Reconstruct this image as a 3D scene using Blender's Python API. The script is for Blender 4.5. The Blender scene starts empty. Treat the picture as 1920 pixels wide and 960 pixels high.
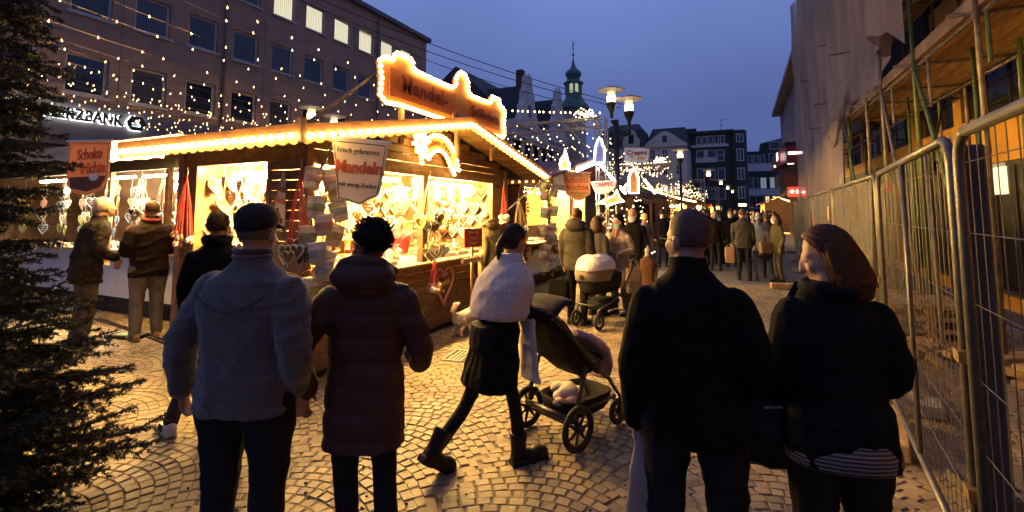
import bpy, bmesh, math, random
import numpy as np
from mathutils import Vector, Matrix, Euler
R = math.radians
S = bpy.context.scene
C = S.collection
random.seed(7)

# ---------------------------------------------------------------- camera, sky, sun, exposure
cam_d = bpy.data.cameras.new("camera"); cam = bpy.data.objects.new("camera", cam_d); C.objects.link(cam)
cam.location = (0, 0, 1.75)
cam.rotation_euler = (R(90 + 4.74), 0, R(25.4))
cam_d.sensor_width = 36; cam_d.lens = 16.97; cam_d.shift_y = -160 / 1920
cam_d.clip_start = 0.05; cam_d.clip_end = 2000
S.camera = cam

W = bpy.data.worlds.new("World"); S.world = W; W.use_nodes = True
wn, wl = W.node_tree.nodes, W.node_tree.links
wn.clear()
sky = wn.new('ShaderNodeTexSky'); sky.sky_type = 'NISHITA'; sky.sun_disc = False
sky.sun_elevation = R(-1.5); sky.sun_rotation = R(200); sky.ozone_density = 6.0; sky.air_density = 1.0; sky.dust_density = 0.3
mixc = wn.new('ShaderNodeMix'); mixc.data_type = 'RGBA'; mixc.inputs['Factor'].default_value = 0.88
tcw = wn.new('ShaderNodeTexCoord'); sep = wn.new('ShaderNodeSeparateXYZ'); rmp = wn.new('ShaderNodeValToRGB')   # blue hour: paler near the horizon, deeper overhead
rmp.color_ramp.elements[0].position = 0.0; rmp.color_ramp.elements[0].color = (0.86, 1.24, 3.25, 1); rmp.color_ramp.elements[1].position = 0.9; rmp.color_ramp.elements[1].color = (1.80, 2.50, 5.7, 1)
_e = rmp.color_ramp.elements.new(0.20); _e.color = (1.0, 1.45, 3.75, 1); _e = rmp.color_ramp.elements.new(0.40); _e.color = (1.50, 2.18, 5.35, 1)
wl.new(tcw.outputs['Generated'], sep.inputs[0]); wl.new(sep.outputs['Z'], rmp.inputs['Fac']); 
skn = wn.new('ShaderNodeTexNoise'); skn.inputs['Scale'].default_value = 2.2; skn.inputs['Detail'].default_value = 5; wl.new(tcw.outputs['Generated'], skn.inputs['Vector'])
skr = wn.new('ShaderNodeMapRange'); skr.inputs['From Min'].default_value = 0.3; skr.inputs['From Max'].default_value = 0.7; skr.inputs['To Min'].default_value = 0.90; skr.inputs['To Max'].default_value = 1.10; wl.new(skn.outputs['Fac'], skr.inputs['Value'])
skm = wn.new('ShaderNodeVectorMath'); skm.operation = 'SCALE'; wl.new(rmp.outputs['Color'], skm.inputs[0]); wl.new(skr.outputs[0], skm.inputs['Scale']); wl.new(skm.outputs[0], mixc.inputs['B'])   # thin uneven cloud
bg = wn.new('ShaderNodeBackground'); bg.inputs['Strength'].default_value = 0.115
wo = wn.new('ShaderNodeOutputWorld')
wl.new(sky.outputs[0], mixc.inputs['A']); wl.new(mixc.outputs['Result'], bg.inputs['Color']); wl.new(bg.outputs[0], wo.inputs[0])

sun_d = bpy.data.lights.new("sun", 'SUN'); sun_d.energy = 0.02; sun_d.angle = R(30); sun_d.color = (0.75, 0.82, 1.0)
sun = bpy.data.objects.new("sun", sun_d); C.objects.link(sun); sun.rotation_euler = (R(70), 0, R(-20))

S.view_settings.view_transform = 'Standard'; S.view_settings.look = 'None'
S.view_settings.exposure = 0.0; S.view_settings.gamma = 1.0
try: S.view_settings.use_curve_mapping = False
except Exception: pass
S.render.engine = 'CYCLES'
S.cycles.use_denoising = True
try: S.cycles.denoiser = 'OPENIMAGEDENOISE'
except Exception: pass
S.cycles.use_light_tree = True
S.cycles.max_bounces = 5; S.cycles.diffuse_bounces = 3; S.cycles.glossy_bounces = 2
S.cycles.transmission_bounces = 3; S.cycles.transparent_max_bounces = 12
S.cycles.sample_clamp_indirect = 4.0; S.cycles.sample_clamp_direct = 0
S.cycles.caustics_reflective = False; S.cycles.caustics_refractive = False

# ---------------------------------------------------------------- materials
MATS = {}
def mat(name, col=(0.5, 0.5, 0.5), rough=0.7, var=0.25, scale=8.0, bump=0.0, bscale=None, metal=0.0, spec=0.5,
        emit=None, estr=0.0, alpha=None, trans=0.0, sample=True, detail=4.0, wave=None, col2=None, stretch=None, sheen=0.0, sss=0.0, transl=0.0):
    if name in MATS: return MATS[name]
    m = bpy.data.materials.new(name); m.use_nodes = True
    n, l = m.node_tree.nodes, m.node_tree.links
    p = n['Principled BSDF']
    p.inputs['Roughness'].default_value = rough; p.inputs['Metallic'].default_value = metal
    p.inputs['Specular IOR Level'].default_value = spec
    c2 = col2 or tuple(max(0, c * (1 - var)) for c in col)
    c1 = col if col2 else tuple(min(1, c * (1 + var * 0.6)) for c in col)
    tc = n.new('ShaderNodeTexCoord')
    vec = tc.outputs['Object']
    if stretch:
        mp = n.new('ShaderNodeMapping'); mp.inputs['Scale'].default_value = stretch
        l.new(vec, mp.inputs['Vector']); vec = mp.outputs[0]
    nz = n.new('ShaderNodeTexNoise'); nz.inputs['Scale'].default_value = scale; nz.inputs['Detail'].default_value = detail
    l.new(vec, nz.inputs['Vector'])
    rp = n.new('ShaderNodeValToRGB'); rp.color_ramp.elements[0].position = 0.3; rp.color_ramp.elements[1].position = 0.7
    rp.color_ramp.elements[0].color = (*c2, 1); rp.color_ramp.elements[1].color = (*c1, 1)
    l.new(nz.outputs['Fac'], rp.inputs['Fac'])
    out = rp.outputs['Color']
    l.new(out, p.inputs['Base Color'])
    if bump > 0:
        n2 = n.new('ShaderNodeTexNoise'); n2.inputs['Scale'].default_value = bscale or scale * 4; n2.inputs['Detail'].default_value = 5
        l.new(vec, n2.inputs['Vector'])
        b = n.new('ShaderNodeBump'); b.inputs['Strength'].default_value = bump; b.inputs['Distance'].default_value = 0.01
        l.new(n2.outputs['Fac'], b.inputs['Height']); l.new(b.outputs[0], p.inputs['Normal'])
    if sheen: p.inputs['Sheen Weight'].default_value = sheen
    if sss: p.inputs['Subsurface Weight'].default_value = sss; p.inputs['Subsurface Radius'].default_value = (0.02, 0.01, 0.005)
    if emit:
        p.inputs['Emission Color'].default_value = (*emit, 1); p.inputs['Emission Strength'].default_value = estr
        m.cycles.emission_sampling = 'AUTO' if sample else 'NONE'
    if trans: p.inputs['Transmission Weight'].default_value = trans
    if alpha is not None: p.inputs['Alpha'].default_value = alpha
    if transl:
        tb = n.new('ShaderNodeBsdfTranslucent'); l.new(out, tb.inputs['Color']); ms_ = n.new('ShaderNodeMixShader'); ms_.inputs['Fac'].default_value = transl
        l.new(p.outputs[0], ms_.inputs[1]); l.new(tb.outputs[0], ms_.inputs[2]); l.new(ms_.outputs[0], n['Material Output'].inputs['Surface'])
    MATS[name] = m
    return m

WARM = (1.0, 0.55, 0.14)
wood_dark = mat('wood_dark', (0.17, 0.09, 0.04), 0.6, 0.5, 6, 0.4, 30, stretch=(1, 1, 6))
wood_beam = mat('wood_beam', (0.20, 0.105, 0.045), 0.6, 0.45, 10, 0.4, 40)
stall_inner = mat('stall_inner', (0.15, 0.08, 0.036), 0.7, 0.3, 5, 0.25, 30)
wood_fascia = mat('wood_fascia', (0.15, 0.066, 0.018), 0.6, 0.4, 4, 0.3, 25)
wood_light = mat('wood_light', (0.50, 0.33, 0.16), 0.6, 0.3, 5, 0.25, 30, stretch=(6, 1, 1))
wood_ply = mat('wood_ply', (0.45, 0.30, 0.13), 0.65, 0.35, 3, 0.2, 20)
roof_felt = mat('roof_felt', (0.05, 0.045, 0.045), 0.9, 0.3, 12, 0.4)
roof_red = mat('roof_red', (0.16, 0.05, 0.06), 0.75, 0.35, 7, 0.3)
roof_green = mat('roof_green', (0.05, 0.07, 0.025), 0.8, 0.35, 8, 0.3)
roof_slate = mat('roof_slate', (0.028, 0.027, 0.032), 0.8, 0.3, 4, 0.5)
bulb_warm = mat('bulb_warm', (1, 0.85, 0.6), 0.3, emit=WARM, estr=120)
bulb_sign = mat('bulb_sign', (1, 0.85, 0.6), 0.3, emit=WARM, estr=36)
bulb_tiny = mat('bulb_tiny', (1, 0.9, 0.7), 0.3, emit=(1, 0.60, 0.25), estr=13, sample=False)
bulb_far = mat('bulb_far', (1, 0.9, 0.7), 0.3, emit=(1, 0.66, 0.32), estr=9, sample=False)
bulb_cold = mat('bulb_cold', (0.9, 0.95, 1), 0.3, emit=(0.85, 0.9, 1.0), estr=24)
tube_warm = mat('tube_warm', (1, 0.95, 0.85), 0.3, emit=(1.0, 0.59, 0.17), estr=1650)
tube_side = mat('tube_side', (1, 0.95, 0.85), 0.3, emit=(1.0, 0.60, 0.18), estr=3600)
strip_lamp = mat('strip_lamp', (1, 0.95, 0.85), 0.3, emit=(1.0, 0.58, 0.17), estr=1000)
tube_cool = mat('tube_cool', (1, 1, 0.95), 0.3, emit=(1.0, 0.78, 0.48), estr=420)
lamp_glow = mat('lamp_glow', (1, 0.95, 0.85), 0.3, emit=(1.0, 0.75, 0.45), estr=9)
black_metal = mat('black_metal', (0.015, 0.015, 0.016), 0.45, 0.3, 20, metal=0.3)
grey_metal = mat('grey_metal', (0.30, 0.30, 0.30), 0.38, 0.3, 25, 0.15, metal=0.8)
galv = mat('galvanised', (0.42, 0.41, 0.39), 0.42, 0.35, 18, 0.2, metal=0.75)
rope = mat('wire_dark', (0.03, 0.028, 0.025), 0.7)
white_paint = mat('white_paint', (0.75, 0.73, 0.70), 0.5, 0.1, 4)
white_board = mat('white_board', (0.62, 0.64, 0.66), 0.4, 0.12, 3)
glass_dark = mat('glass_dark', (0.015, 0.018, 0.024), 0.06, 0.2, 2, spec=0.8)
glass_matte = mat('glass_matte', (0.010, 0.010, 0.011), 0.35, 0.2, 2, spec=0.2)
glass_lit = mat('glass_lit', (0.8, 0.75, 0.55), 0.4, emit=(1.0, 0.90, 0.58), estr=0.85)
glass_warm = mat('glass_warm', (0.8, 0.6, 0.35), 0.4, emit=(1.0, 0.62, 0.25), estr=1.3)
glass_dim = mat('glass_dim', (0.3, 0.35, 0.35), 0.3, emit=(0.65, 0.85, 0.80), estr=0.22)

# ---------------------------------------------------------------- mesh helpers
ROOTM = {}
class MB:
    def __init__(s): s.v = []; s.f = []; s.m = []
    def add(s, vs, fs, mi=0):
        n = len(s.v); s.v += [tuple(v) for v in vs]; s.f += [tuple(i + n for i in f) for f in fs]; s.m += [mi] * len(fs); return s
    def box(s, a, b, mi=0, M=None):
        x0, y0, z0 = a; x1, y1, z1 = b
        vs = [(x0,y0,z0),(x1,y0,z0),(x1,y1,z0),(x0,y1,z0),(x0,y0,z1),(x1,y0,z1),(x1,y1,z1),(x0,y1,z1)]
        if M: vs = [M @ Vector(v) for v in vs]
        return s.add(vs, [(0,3,2,1),(4,5,6,7),(0,1,5,4),(1,2,6,5),(2,3,7,6),(3,0,4,7)], mi)
    def cbox(s, c, size, M=None, mi=0):
        h = [k / 2 for k in size]
        MM = Matrix.Translation(c) @ (M if M else Matrix())
        return s.box((-h[0],-h[1],-h[2]), (h[0],h[1],h[2]), mi, MM)
    def bev(s, a, b, r, M=None, mi=0):
        # chamfered box
        x0,y0,z0 = a; x1,y1,z1 = b
        vs = []; idx = {}
        for i,(x,sx) in enumerate(((x0,1),(x1,-1))):
            for j,(y,sy) in enumerate(((y0,1),(y1,-1))):
                for k,(z,sz) in enumerate(((z0,1),(z1,-1))):
                    for ax in range(3):
                        p = [x + sx*r, y + sy*r, z + sz*r]; p[ax] = (x,y,z)[ax]
                        idx[(i,j,k,ax)] = len(vs); vs.append(p)
        fs = []
        g = lambda i,j,k,ax: idx[(i,j,k,ax)]
        for i in (0,1): fs.append([g(i,0,0,0),g(i,1,0,0),g(i,1,1,0),g(i,0,1,0)][::(-1 if i==0 else 1)])
        for j in (0,1): fs.append([g(0,j,0,1),g(0,j,1,1),g(1,j,1,1),g(1,j,0,1)][::(-1 if j==0 else 1)])
        for k in (0,1): fs.append([g(0,0,k,2),g(1,0,k,2),g(1,1,k,2),g(0,1,k,2)][::(-1 if k==0 else 1)])
        for i in (0,1):
            for j in (0,1): fs.append([g(i,j,0,0),g(i,j,1,0),g(i,j,1,1),g(i,j,0,1)])
        for i in (0,1):
            for k in (0,1): fs.append([g(i,0,k,0),g(i,1,k,0),g(i,1,k,2),g(i,0,k,2)])
        for j in (0,1):
            for k in (0,1): fs.append([g(0,j,k,1),g(1,j,k,1),g(1,j,k,2),g(0,j,k,2)])
        for i in (0,1):
            for j in (0,1):
                for k in (0,1): fs.append([g(i,j,k,0),g(i,j,k,1),g(i,j,k,2)])
        if M: vs = [M @ Vector(v) for v in vs]
        return s.add(vs, fs, mi)
    def tube(s, pts, r, n=8, mi=0, closed=False, ell=None):
        pts = [Vector(p) for p in pts]; m = len(pts)
        rr = r if isinstance(r, (list, tuple)) else [r] * m
        rings = []; up = None
        for i, p in enumerate(pts):
            a = pts[i-1] if (i > 0 or closed) else p
            b = pts[(i+1) % m] if (i < m-1 or closed) else p
            t = (b - a).normalized() if (b-a).length > 1e-9 else Vector((0,0,1))
            if up is None:
                up = Vector((0,0,1)) if abs(t.z) < 0.9 else Vector((0,1,0))
            x = up.cross(t)
            if x.length < 1e-6: x = Vector((1,0,0)).cross(t)
            x.normalize(); y = t.cross(x).normalized(); up = y
            k = ell if ell else 1.0
            rings.append([p + x*(math.cos(2*math.pi*q/n)*rr[i]) + y*(math.sin(2*math.pi*q/n)*rr[i]*k) for q in range(n)])
        return s.loft(rings, mi, closed)
    def loft(s, rings, mi=0, closed=False, caps=True):
        n = len(rings[0]); m = len(rings)
        vs = [v for r in rings for v in r]; fs = []
        for i in range(m if closed else m-1):
            j = (i+1) % m
            for q in range(n):
                w = (q+1) % n; fs.append((i*n+q, i*n+w, j*n+w, j*n+q))
        if not closed and caps:
            fs.append(tuple(range(n))[::-1]); fs.append(tuple((m-1)*n + q for q in range(n)))
        return s.add(vs, fs, mi)
    def lathe(s, prof, n=12, c=(0,0,0), M=None, mi=0):
        rings = []
        for r, z in prof:
            ring = [Vector((max(r,1e-4)*math.cos(2*math.pi*q/n), max(r,1e-4)*math.sin(2*math.pi*q/n), z)) for q in range(n)]
            if M: ring = [M @ v for v in ring]
            rings.append([v + Vector(c) for v in ring])
        return s.loft(rings, mi)
    def ell(s, c, r, nu=12, nv=8, M=None, mi=0):
        r = r if isinstance(r, (tuple, list)) else (r, r, r)
        rings = []
        for i in range(nv+1):
            a = math.pi*(i+0.02 if i == 0 else (i-0.02 if i == nv else i))/nv
            ring = [Vector((r[0]*math.sin(a)*math.cos(2*math.pi*q/nu), r[1]*math.sin(a)*math.sin(2*math.pi*q/nu), -r[2]*math.cos(a))) for q in range(nu)]
            if M: ring = [M @ v for v in ring]
            rings.append([v + Vector(c) for v in ring])
        return s.loft(rings, mi)
    def prism(s, poly, t0, t1, M=None, mi=0):
        # poly in local (x,z); thickness along y
        n = len(poly)
        vs = [Vector((x, t0, z)) for x, z in poly] + [Vector((x, t1, z)) for x, z in poly]
        if M: vs = [M @ v for v in vs]
        fs = [tuple(range(n)), tuple(range(2*n-1, n-1, -1))] + [(i, i+n, (i+1) % n + n, (i+1) % n) for i in range(n)]
        return s.add(vs, fs, mi)
    def mesh(s, name, mats, smooth=False):
        me = bpy.data.meshes.new(name); me.from_pydata(s.v, [], s.f)
        mats = mats if isinstance(mats, (list, tuple)) else [mats]
        for m in mats: me.materials.append(m)
        if len(mats) > 1: me.polygons.foreach_set('material_index', s.m)
        bm = bmesh.new(); bm.from_mesh(me); bmesh.ops.recalc_face_normals(bm, faces=bm.faces); bm.to_mesh(me); bm.free()
        if smooth: me.polygons.foreach_set('use_smooth', [True]*len(me.polygons))
        me.update(); return me
    def build(s, name, mats, parent=None, smooth=False, world=False, kind=None):
        if world and parent is not None:
            MI = ROOTM[parent.name].inverted(); s.v = [tuple(MI @ Vector(v)) for v in s.v]
        return link(name, s.mesh(name, mats, smooth), parent, kind=kind)

def link(name, me, parent=None, M=None, kind=None):
    o = bpy.data.objects.new(name, me); C.objects.link(o)
    if parent is not None: o.parent = parent
    if M is not None: o.matrix_local = M
    if kind: o['kind'] = kind
    ROOTM[o.name] = (ROOTM.get(parent.name, Matrix()) if parent is not None else Matrix()) @ (M if M is not None else Matrix())
    return o

def T(name, label, cat, loc=(0,0,0), rz=0.0, group=None, kind=None):
    o = bpy.data.objects.new(name, None); C.objects.link(o); o.empty_display_size = 0.1
    o.location = loc; o.rotation_euler = (0, 0, rz)
    tag(o, label, cat, group, kind)
    ROOTM[o.name] = Matrix.Translation(loc) @ Matrix.Rotation(rz, 4, 'Z')
    return o
def tag(o, label=None, cat=None, group=None, kind=None):
    if label: o['label'] = label
    if cat: o['category'] = cat
    if group: o['group'] = group
    if kind: o['kind'] = kind
    return o
def copy_tree(o, parent=None):
    c = o.copy(); C.objects.link(c); c.parent = parent
    for ch in list(o.children): copy_tree(ch, c)
    return c
ORD = ['first','second','third','fourth','fifth','sixth','seventh','eighth','ninth','tenth','eleventh','twelfth','thirteenth','fourteenth','fifteenth','sixteenth','seventeenth','eighteenth','nineteenth','twentieth']
def ordn(k): return ORD[k] if k < 20 else ('twenty ' if k < 30 else 'thirty ' if k < 40 else 'forty ') + ORD[k % 10] if (k + 1) % 10 else ORD[k % 10]
WS = bpy.data.scenes.new('workshop')
def evaluated(o):
    WS.collection.objects.link(o)
    with bpy.context.temp_override(scene=WS, view_layer=WS.view_layers[0]):
        dg = bpy.context.evaluated_depsgraph_get(); dg.update()
        me = bpy.data.meshes.new_from_object(o.evaluated_get(dg))
    return me
def lin(a, b, t): return a + (b - a) * t
def vl(a, b, t): return tuple(a[i] + (b[i] - a[i]) * t for i in range(len(a)))
def rotz(a): return Matrix.Rotation(a, 4, 'Z')

def text_mesh(txt, size, depth=0.01, mats=None, name='lettering', bold=0.0, align='CENTER', space=1.0):
    cu = bpy.data.curves.new(name, 'FONT'); cu.body = txt; cu.size = size; cu.extrude = depth / 2; cu.offset = bold
    cu.align_x = align; cu.align_y = 'CENTER'; cu.resolution_u = 3; cu.space_character = space
    o = bpy.data.objects.new('tmp_text', cu)
    me = evaluated(o)
    bpy.data.objects.remove(o); bpy.data.curves.remove(cu)
    me.name = name; me.materials.clear(); me.materials.append(mats)
    return me
def lettering(txt, size, m, parent, loc, face=(0,-1,0), depth=0.008, bold=0.0, tilt=0.0, sx=1.0, space=1.0, name='lettering'):
    """flat letters on a sign: face = outward normal (parent space), text upright"""
    n = Vector(face).normalized(); z = Vector((0,0,1)); x = z.cross(n).normalized(); y = n.cross(x)
    Mx = Matrix((( x.x*sx, y.x, n.x, loc[0]), (x.y*sx, y.y, n.y, loc[1]), (x.z*sx, y.z, n.z, loc[2]), (0,0,0,1)))
    Mx = Mx @ Matrix.Rotation(tilt, 4, 'Z')
    me = text_mesh(txt, size, depth, m, name, bold, space=space)
    me.transform(Mx); 
    return link(name, me, parent)

# ---------------------------------------------------------------- facade helpers (local: x along wall, z up, -y outward)
def facade(root, x0, x1, z0, z1, rects, m, depth=0.22, body=8.0, name='wall', roof=True):
    xs = sorted({x0, x1, *[r[0] for r in rects], *[r[1] for r in rects]}); zs = sorted({z0, z1, *[r[2] for r in rects], *[r[3] for r in rects]})
    b = MB()
    for i in range(len(xs)-1):
        for k in range(len(zs)-1):
            cx, cz = (xs[i]+xs[i+1])/2, (zs[k]+zs[k+1])/2
            if any(r[0] < cx < r[1] and r[2] < cz < r[3] for r in rects): continue
            b.add([(xs[i],0,zs[k]),(xs[i+1],0,zs[k]),(xs[i+1],0,zs[k+1]),(xs[i],0,zs[k+1])], [(0,1,2,3)])
    for a, c, d, e in rects:
        b.add([(a,0,d),(c,0,d),(c,0,e),(a,0,e),(a,depth,d),(c,depth,d),(c,depth,e),(a,depth,e)], [(0,1,5,4),(1,2,6,5),(2,3,7,6),(3,0,4,7),(4,5,6,7)])
    b.add([(x0,0,z0),(x0,body,z0),(x0,body,z1),(x0,0,z1),(x1,0,z0),(x1,body,z0),(x1,body,z1),(x1,0,z1)], [(0,3,2,1),(4,5,6,7),(1,2,6,5)] + ([(3,7,6,2)] if roof else []))
    me = bpy.data.meshes.new(name); me.from_pydata(b.v, [], b.f); me.materials.append(m); me.update()
    return link(name, me, root)
WINCACHE = {}
def window(root, r, fm, pm, nx=1, nz=1, fw=0.06, rec=0.12, sill=None, name='window', blinds=None):
    a, c, d, e = r; w, h = c-a, e-d
    key = (round(w,3), round(h,3), fm.name, nx, nz, fw)
    if key not in WINCACHE:
        b = MB()
        b.box((0,0,0),(w,0.05,fw)); b.box((0,0,h-fw),(w,0.05,h)); b.box((0,0,fw),(fw,0.05,h-fw)); b.box((w-fw,0,fw),(w,0.05,h-fw))
        for i in range(1, nx): x = w*i/nx; b.box((x-fw*0.4,0.004,fw),(x+fw*0.4,0.046,h-fw))
        for k in range(1, nz): z = h*k/nz; b.box((fw,0.008,z-fw*0.35),(w-fw,0.042,z+fw*0.35))
        p = MB(); p.box((fw*0.5,0.022,fw*0.5),(w-fw*0.5,0.03,h-fw*0.5))
        WINCACHE[key] = (b.mesh('window_frame', fm), {}, p)
    fme, pms, p = WINCACHE[key]
    if pm.name not in pms: pms[pm.name] = p.mesh('pane', pm)
    o = link(name, fme, root, Matrix.Translation((a, rec, d)))
    link('pane', pms[pm.name], o)
    if sill:
        sk = ('sill', round(w,3), sill.name)
        if sk not in WINCACHE: q = MB(); q.box((-0.06,-0.07-rec,-0.07),(w+0.06,-0.004,-0.003)); WINCACHE[sk] = q.mesh('sill', sill)
        link('sill', WINCACHE[sk], o)
    return o
# ================================================================ GROUND
def stone_material():
    m = bpy.data.materials.new('cobble_stone'); m.use_nodes = True
    n, l = m.node_tree.nodes, m.node_tree.links; p = n['Principled BSDF']
    p.inputs['Roughness'].default_value = 0.62
    geo = n.new('ShaderNodeNewGeometry'); oi = n.new('ShaderNodeObjectInfo')
    ad = n.new('ShaderNodeMath'); ad.operation = 'ADD'; l.new(geo.outputs['Random Per Island'], ad.inputs[0]); l.new(oi.outputs['Random'], ad.inputs[1])
    fr = n.new('ShaderNodeMath'); fr.operation = 'FRACT'; l.new(ad.outputs[0], fr.inputs[0])
    rp = n.new('ShaderNodeValToRGB'); e = rp.color_ramp.elements
    e[0].color = (0.195, 0.145, 0.080, 1); e[1].color = (0.33, 0.25, 0.135, 1); x = e.new(0.5); x.color = (0.27, 0.205, 0.11, 1)
    l.new(fr.outputs[0], rp.inputs['Fac'])
    tc = n.new('ShaderNodeNewGeometry'); nz = n.new('ShaderNodeTexNoise'); nz.inputs['Scale'].default_value = 1.1; nz.inputs['Detail'].default_value = 6
    l.new(geo.outputs['Position'], nz.inputs['Vector'])
    r2 = n.new('ShaderNodeValToRGB'); r2.color_ramp.elements[0].position = 0.32; r2.color_ramp.elements[0].color = (0.42, 0.40, 0.38, 1); r2.color_ramp.elements[1].position = 0.62
    l.new(nz.outputs['Fac'], r2.inputs['Fac'])
    mx = n.new('ShaderNodeMix'); mx.data_type = 'RGBA'; mx.blend_type = 'MULTIPLY'; mx.inputs['Factor'].default_value = 0.8
    l.new(rp.outputs[0], mx.inputs['A']); l.new(r2.outputs[0], mx.inputs['B']); l.new(mx.outputs['Result'], p.inputs['Base Color'])
    n3 = n.new('ShaderNodeTexNoise'); n3.inputs['Scale'].default_value = 38; n3.inputs['Detail'].default_value = 4; l.new(geo.outputs['Position'], n3.inputs['Vector'])
    b = n.new('ShaderNodeBump'); b.inputs['Strength'].default_value = 0.45; b.inputs['Distance'].default_value = 0.01
    l.new(n3.outputs['Fac'], b.inputs['Height']); l.new(b.outputs[0], p.inputs['Normal'])
    return m
stone = stone_material()
joint = mat('joint_dirt', (0.15, 0.115, 0.07), 0.95, 0.4, 9, 0.6, 60)
def ground_material():
    m = bpy.data.materials.new('far_paving'); m.use_nodes = True
    n, l = m.node_tree.nodes, m.node_tree.links; p = n['Principled BSDF']; p.inputs['Roughness'].default_value = 0.8
    geo = n.new('ShaderNodeNewGeometry'); br = n.new('ShaderNodeTexBrick'); l.new(geo.outputs['Position'], br.inputs['Vector'])
    br.inputs['Scale'].default_value = 9; br.inputs['Mortar Size'].default_value = 0.03; br.inputs['Row Height'].default_value = 0.5
    br.inputs['Color1'].default_value = (0.16, 0.135, 0.11, 1); br.inputs['Color2'].default_value = (0.11, 0.095, 0.078, 1); br.inputs['Mortar'].default_value = (0.05, 0.042, 0.035, 1)
    l.new(br.outputs['Color'], p.inputs['Base Color'])
    b = n.new('ShaderNodeBump'); b.inputs['Strength'].default_value = 0.6; b.inputs['Distance'].default_value = 0.012; b.invert = True
    l.new(br.outputs['Fac'], b.inputs['Height']); l.new(b.outputs[0], p.inputs['Normal'])
    return m
# near field: bedding sand, far field: paved sheet, one object with two materials
gb = MB(); X0, X1, Y0, Y1 = -11.0, 3.6, 0.6, 13.0
big = 400
xs = [-big, X0, X1, big]; ys = [-big, Y0, Y1, big]
for i in range(3):
    for j in range(3):
        near = (i == 1 and j == 1); z = -0.0055 if near else 0.0
        gb.add([(xs[i],ys[j],z),(xs[i+1],ys[j],z),(xs[i+1],ys[j+1],z),(xs[i],ys[j+1],z)], [(0,1,2,3)], 0 if near else 1)
ground = gb.build('ground', [joint, ground_material()]); ground['kind'] = 'structure'

rs = random.Random(3)
def arc_off(x):
    w = 1.35; t = ((x + 0.4) % w) / w * 2 - 1
    return 0.36 * (1 - t*t), -0.36 * 2 * t * (2 / w)
def project(x, y, z):
    dx, dy, dz = x, y, z - 1.75
    c, s = math.cos(R(25.4)), math.sin(R(25.4)); q0, q1 = c*dx + s*dy, -s*dx + c*dy
    cp, sp = math.cos(R(4.74)), math.sin(R(4.74)); zz = q1*cp + dz*sp; yy = -q1*sp + dz*cp
    return (960 + 905*q0/zz, 320 - 905*yy/zz, zz) if zz > 0.1 else (-9e9, 0, zz)
stones = []
row = 0; y = Y0 - 0.4
while y < Y1 + 0.1:
    x = X0 + rs.random() * 0.1
    while x < X1:
        wd = rs.uniform(0.070, 0.102); xc = x + wd/2; off, sl = arc_off(xc); yc = y + off
        ln = math.hypot(1, sl)
        if X0 + 0.05 < xc < X1 - 0.05 and Y0 + 0.05 < yc < Y1 - 0.05:
            u, v, d = project(xc, yc, 0)
            if -60 < u < 1980 and d > 0.5 and not (xc < -4.1 and yc > 5.2 and xc > -6.2 and yc < 8.1):
                stones.append((xc, yc, wd*ln*0.94, 0.080 / math.sqrt(ln), math.atan(sl), u, v, d))
        x += wd + 0.003
    y += 0.084; row += 1
def stone_verts(w, h, rn, jit=0.07):
    a, b = w/2 - 0.002, h/2 - 0.002
    o = [(-a*(1-rn.random()*jit), -b*(1-rn.random()*jit)), (a*(1-rn.random()*jit), -b*(1-rn.random()*jit)), (a*(1-rn.random()*jit), b*(1-rn.random()*jit)), (-a*(1-rn.random()*jit), b*(1-rn.random()*jit))]
    k = 0.88; dz = rn.uniform(-0.002, 0.003)
    return [(p[0], p[1], -0.022) for p in o] + [(p[0]*0.985, p[1]*0.985, -0.0035+dz) for p in o] + [(p[0]*k, p[1]*k, dz + rn.uniform(-0.0015, 0.0015)) for p in o]
SF = [(0,1,5,4),(1,2,6,5),(2,3,7,6),(3,0,4,7),(4,5,9,8),(5,6,10,9),(6,7,11,10),(7,4,8,11),(8,9,10,11)]
def hidden(u, v): return 325 < u < 525 or 600 < u < 735 or 1175 < u < 1385 or 1440 < u < 1700
order = sorted(range(len(stones)), key=lambda i: stones[i][7] + (100 if hidden(stones[i][5], stones[i][6]) or stones[i][6] > 955 or not 60 < stones[i][5] < 1700 else 0))
solo = set(order[:290])
variants = [MB().add(stone_verts(1, 1, rs, 0.07), SF).mesh('cobble', stone) for _ in range(8)]
for me in variants:
    for vtx in me.vertices:
        if vtx.co.z < -0.01: vtx.co.z = -0.022
vs = []; fs = []
for i, (xc, yc, w, h, a, u, v, d) in enumerate(stones):
    a2 = a + rs.uniform(-0.06, 0.06)
    if i in solo:
        o = link('cobble', rs.choice(variants), ground, Matrix.Translation((xc, yc, rs.uniform(-0.003, 0.003))) @ rotz(a2) @ Matrix.Diagonal((w*0.97, h*0.97, 1, 1)))
        continue
    ca, sa = math.cos(a2), math.sin(a2); n = len(vs)
    vs += [(xc + p[0]*ca - p[1]*sa, yc + p[0]*sa + p[1]*ca, p[2]) for p in stone_verts(w, h, rs)]
    fs += [tuple(q + n for q in f) for f in SF]
me = bpy.data.meshes.new('cobble_field'); me.from_pydata(vs, [], fs); me.materials.append(stone); me.update()
link('cobble_field', me, ground, kind='stuff')
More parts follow.
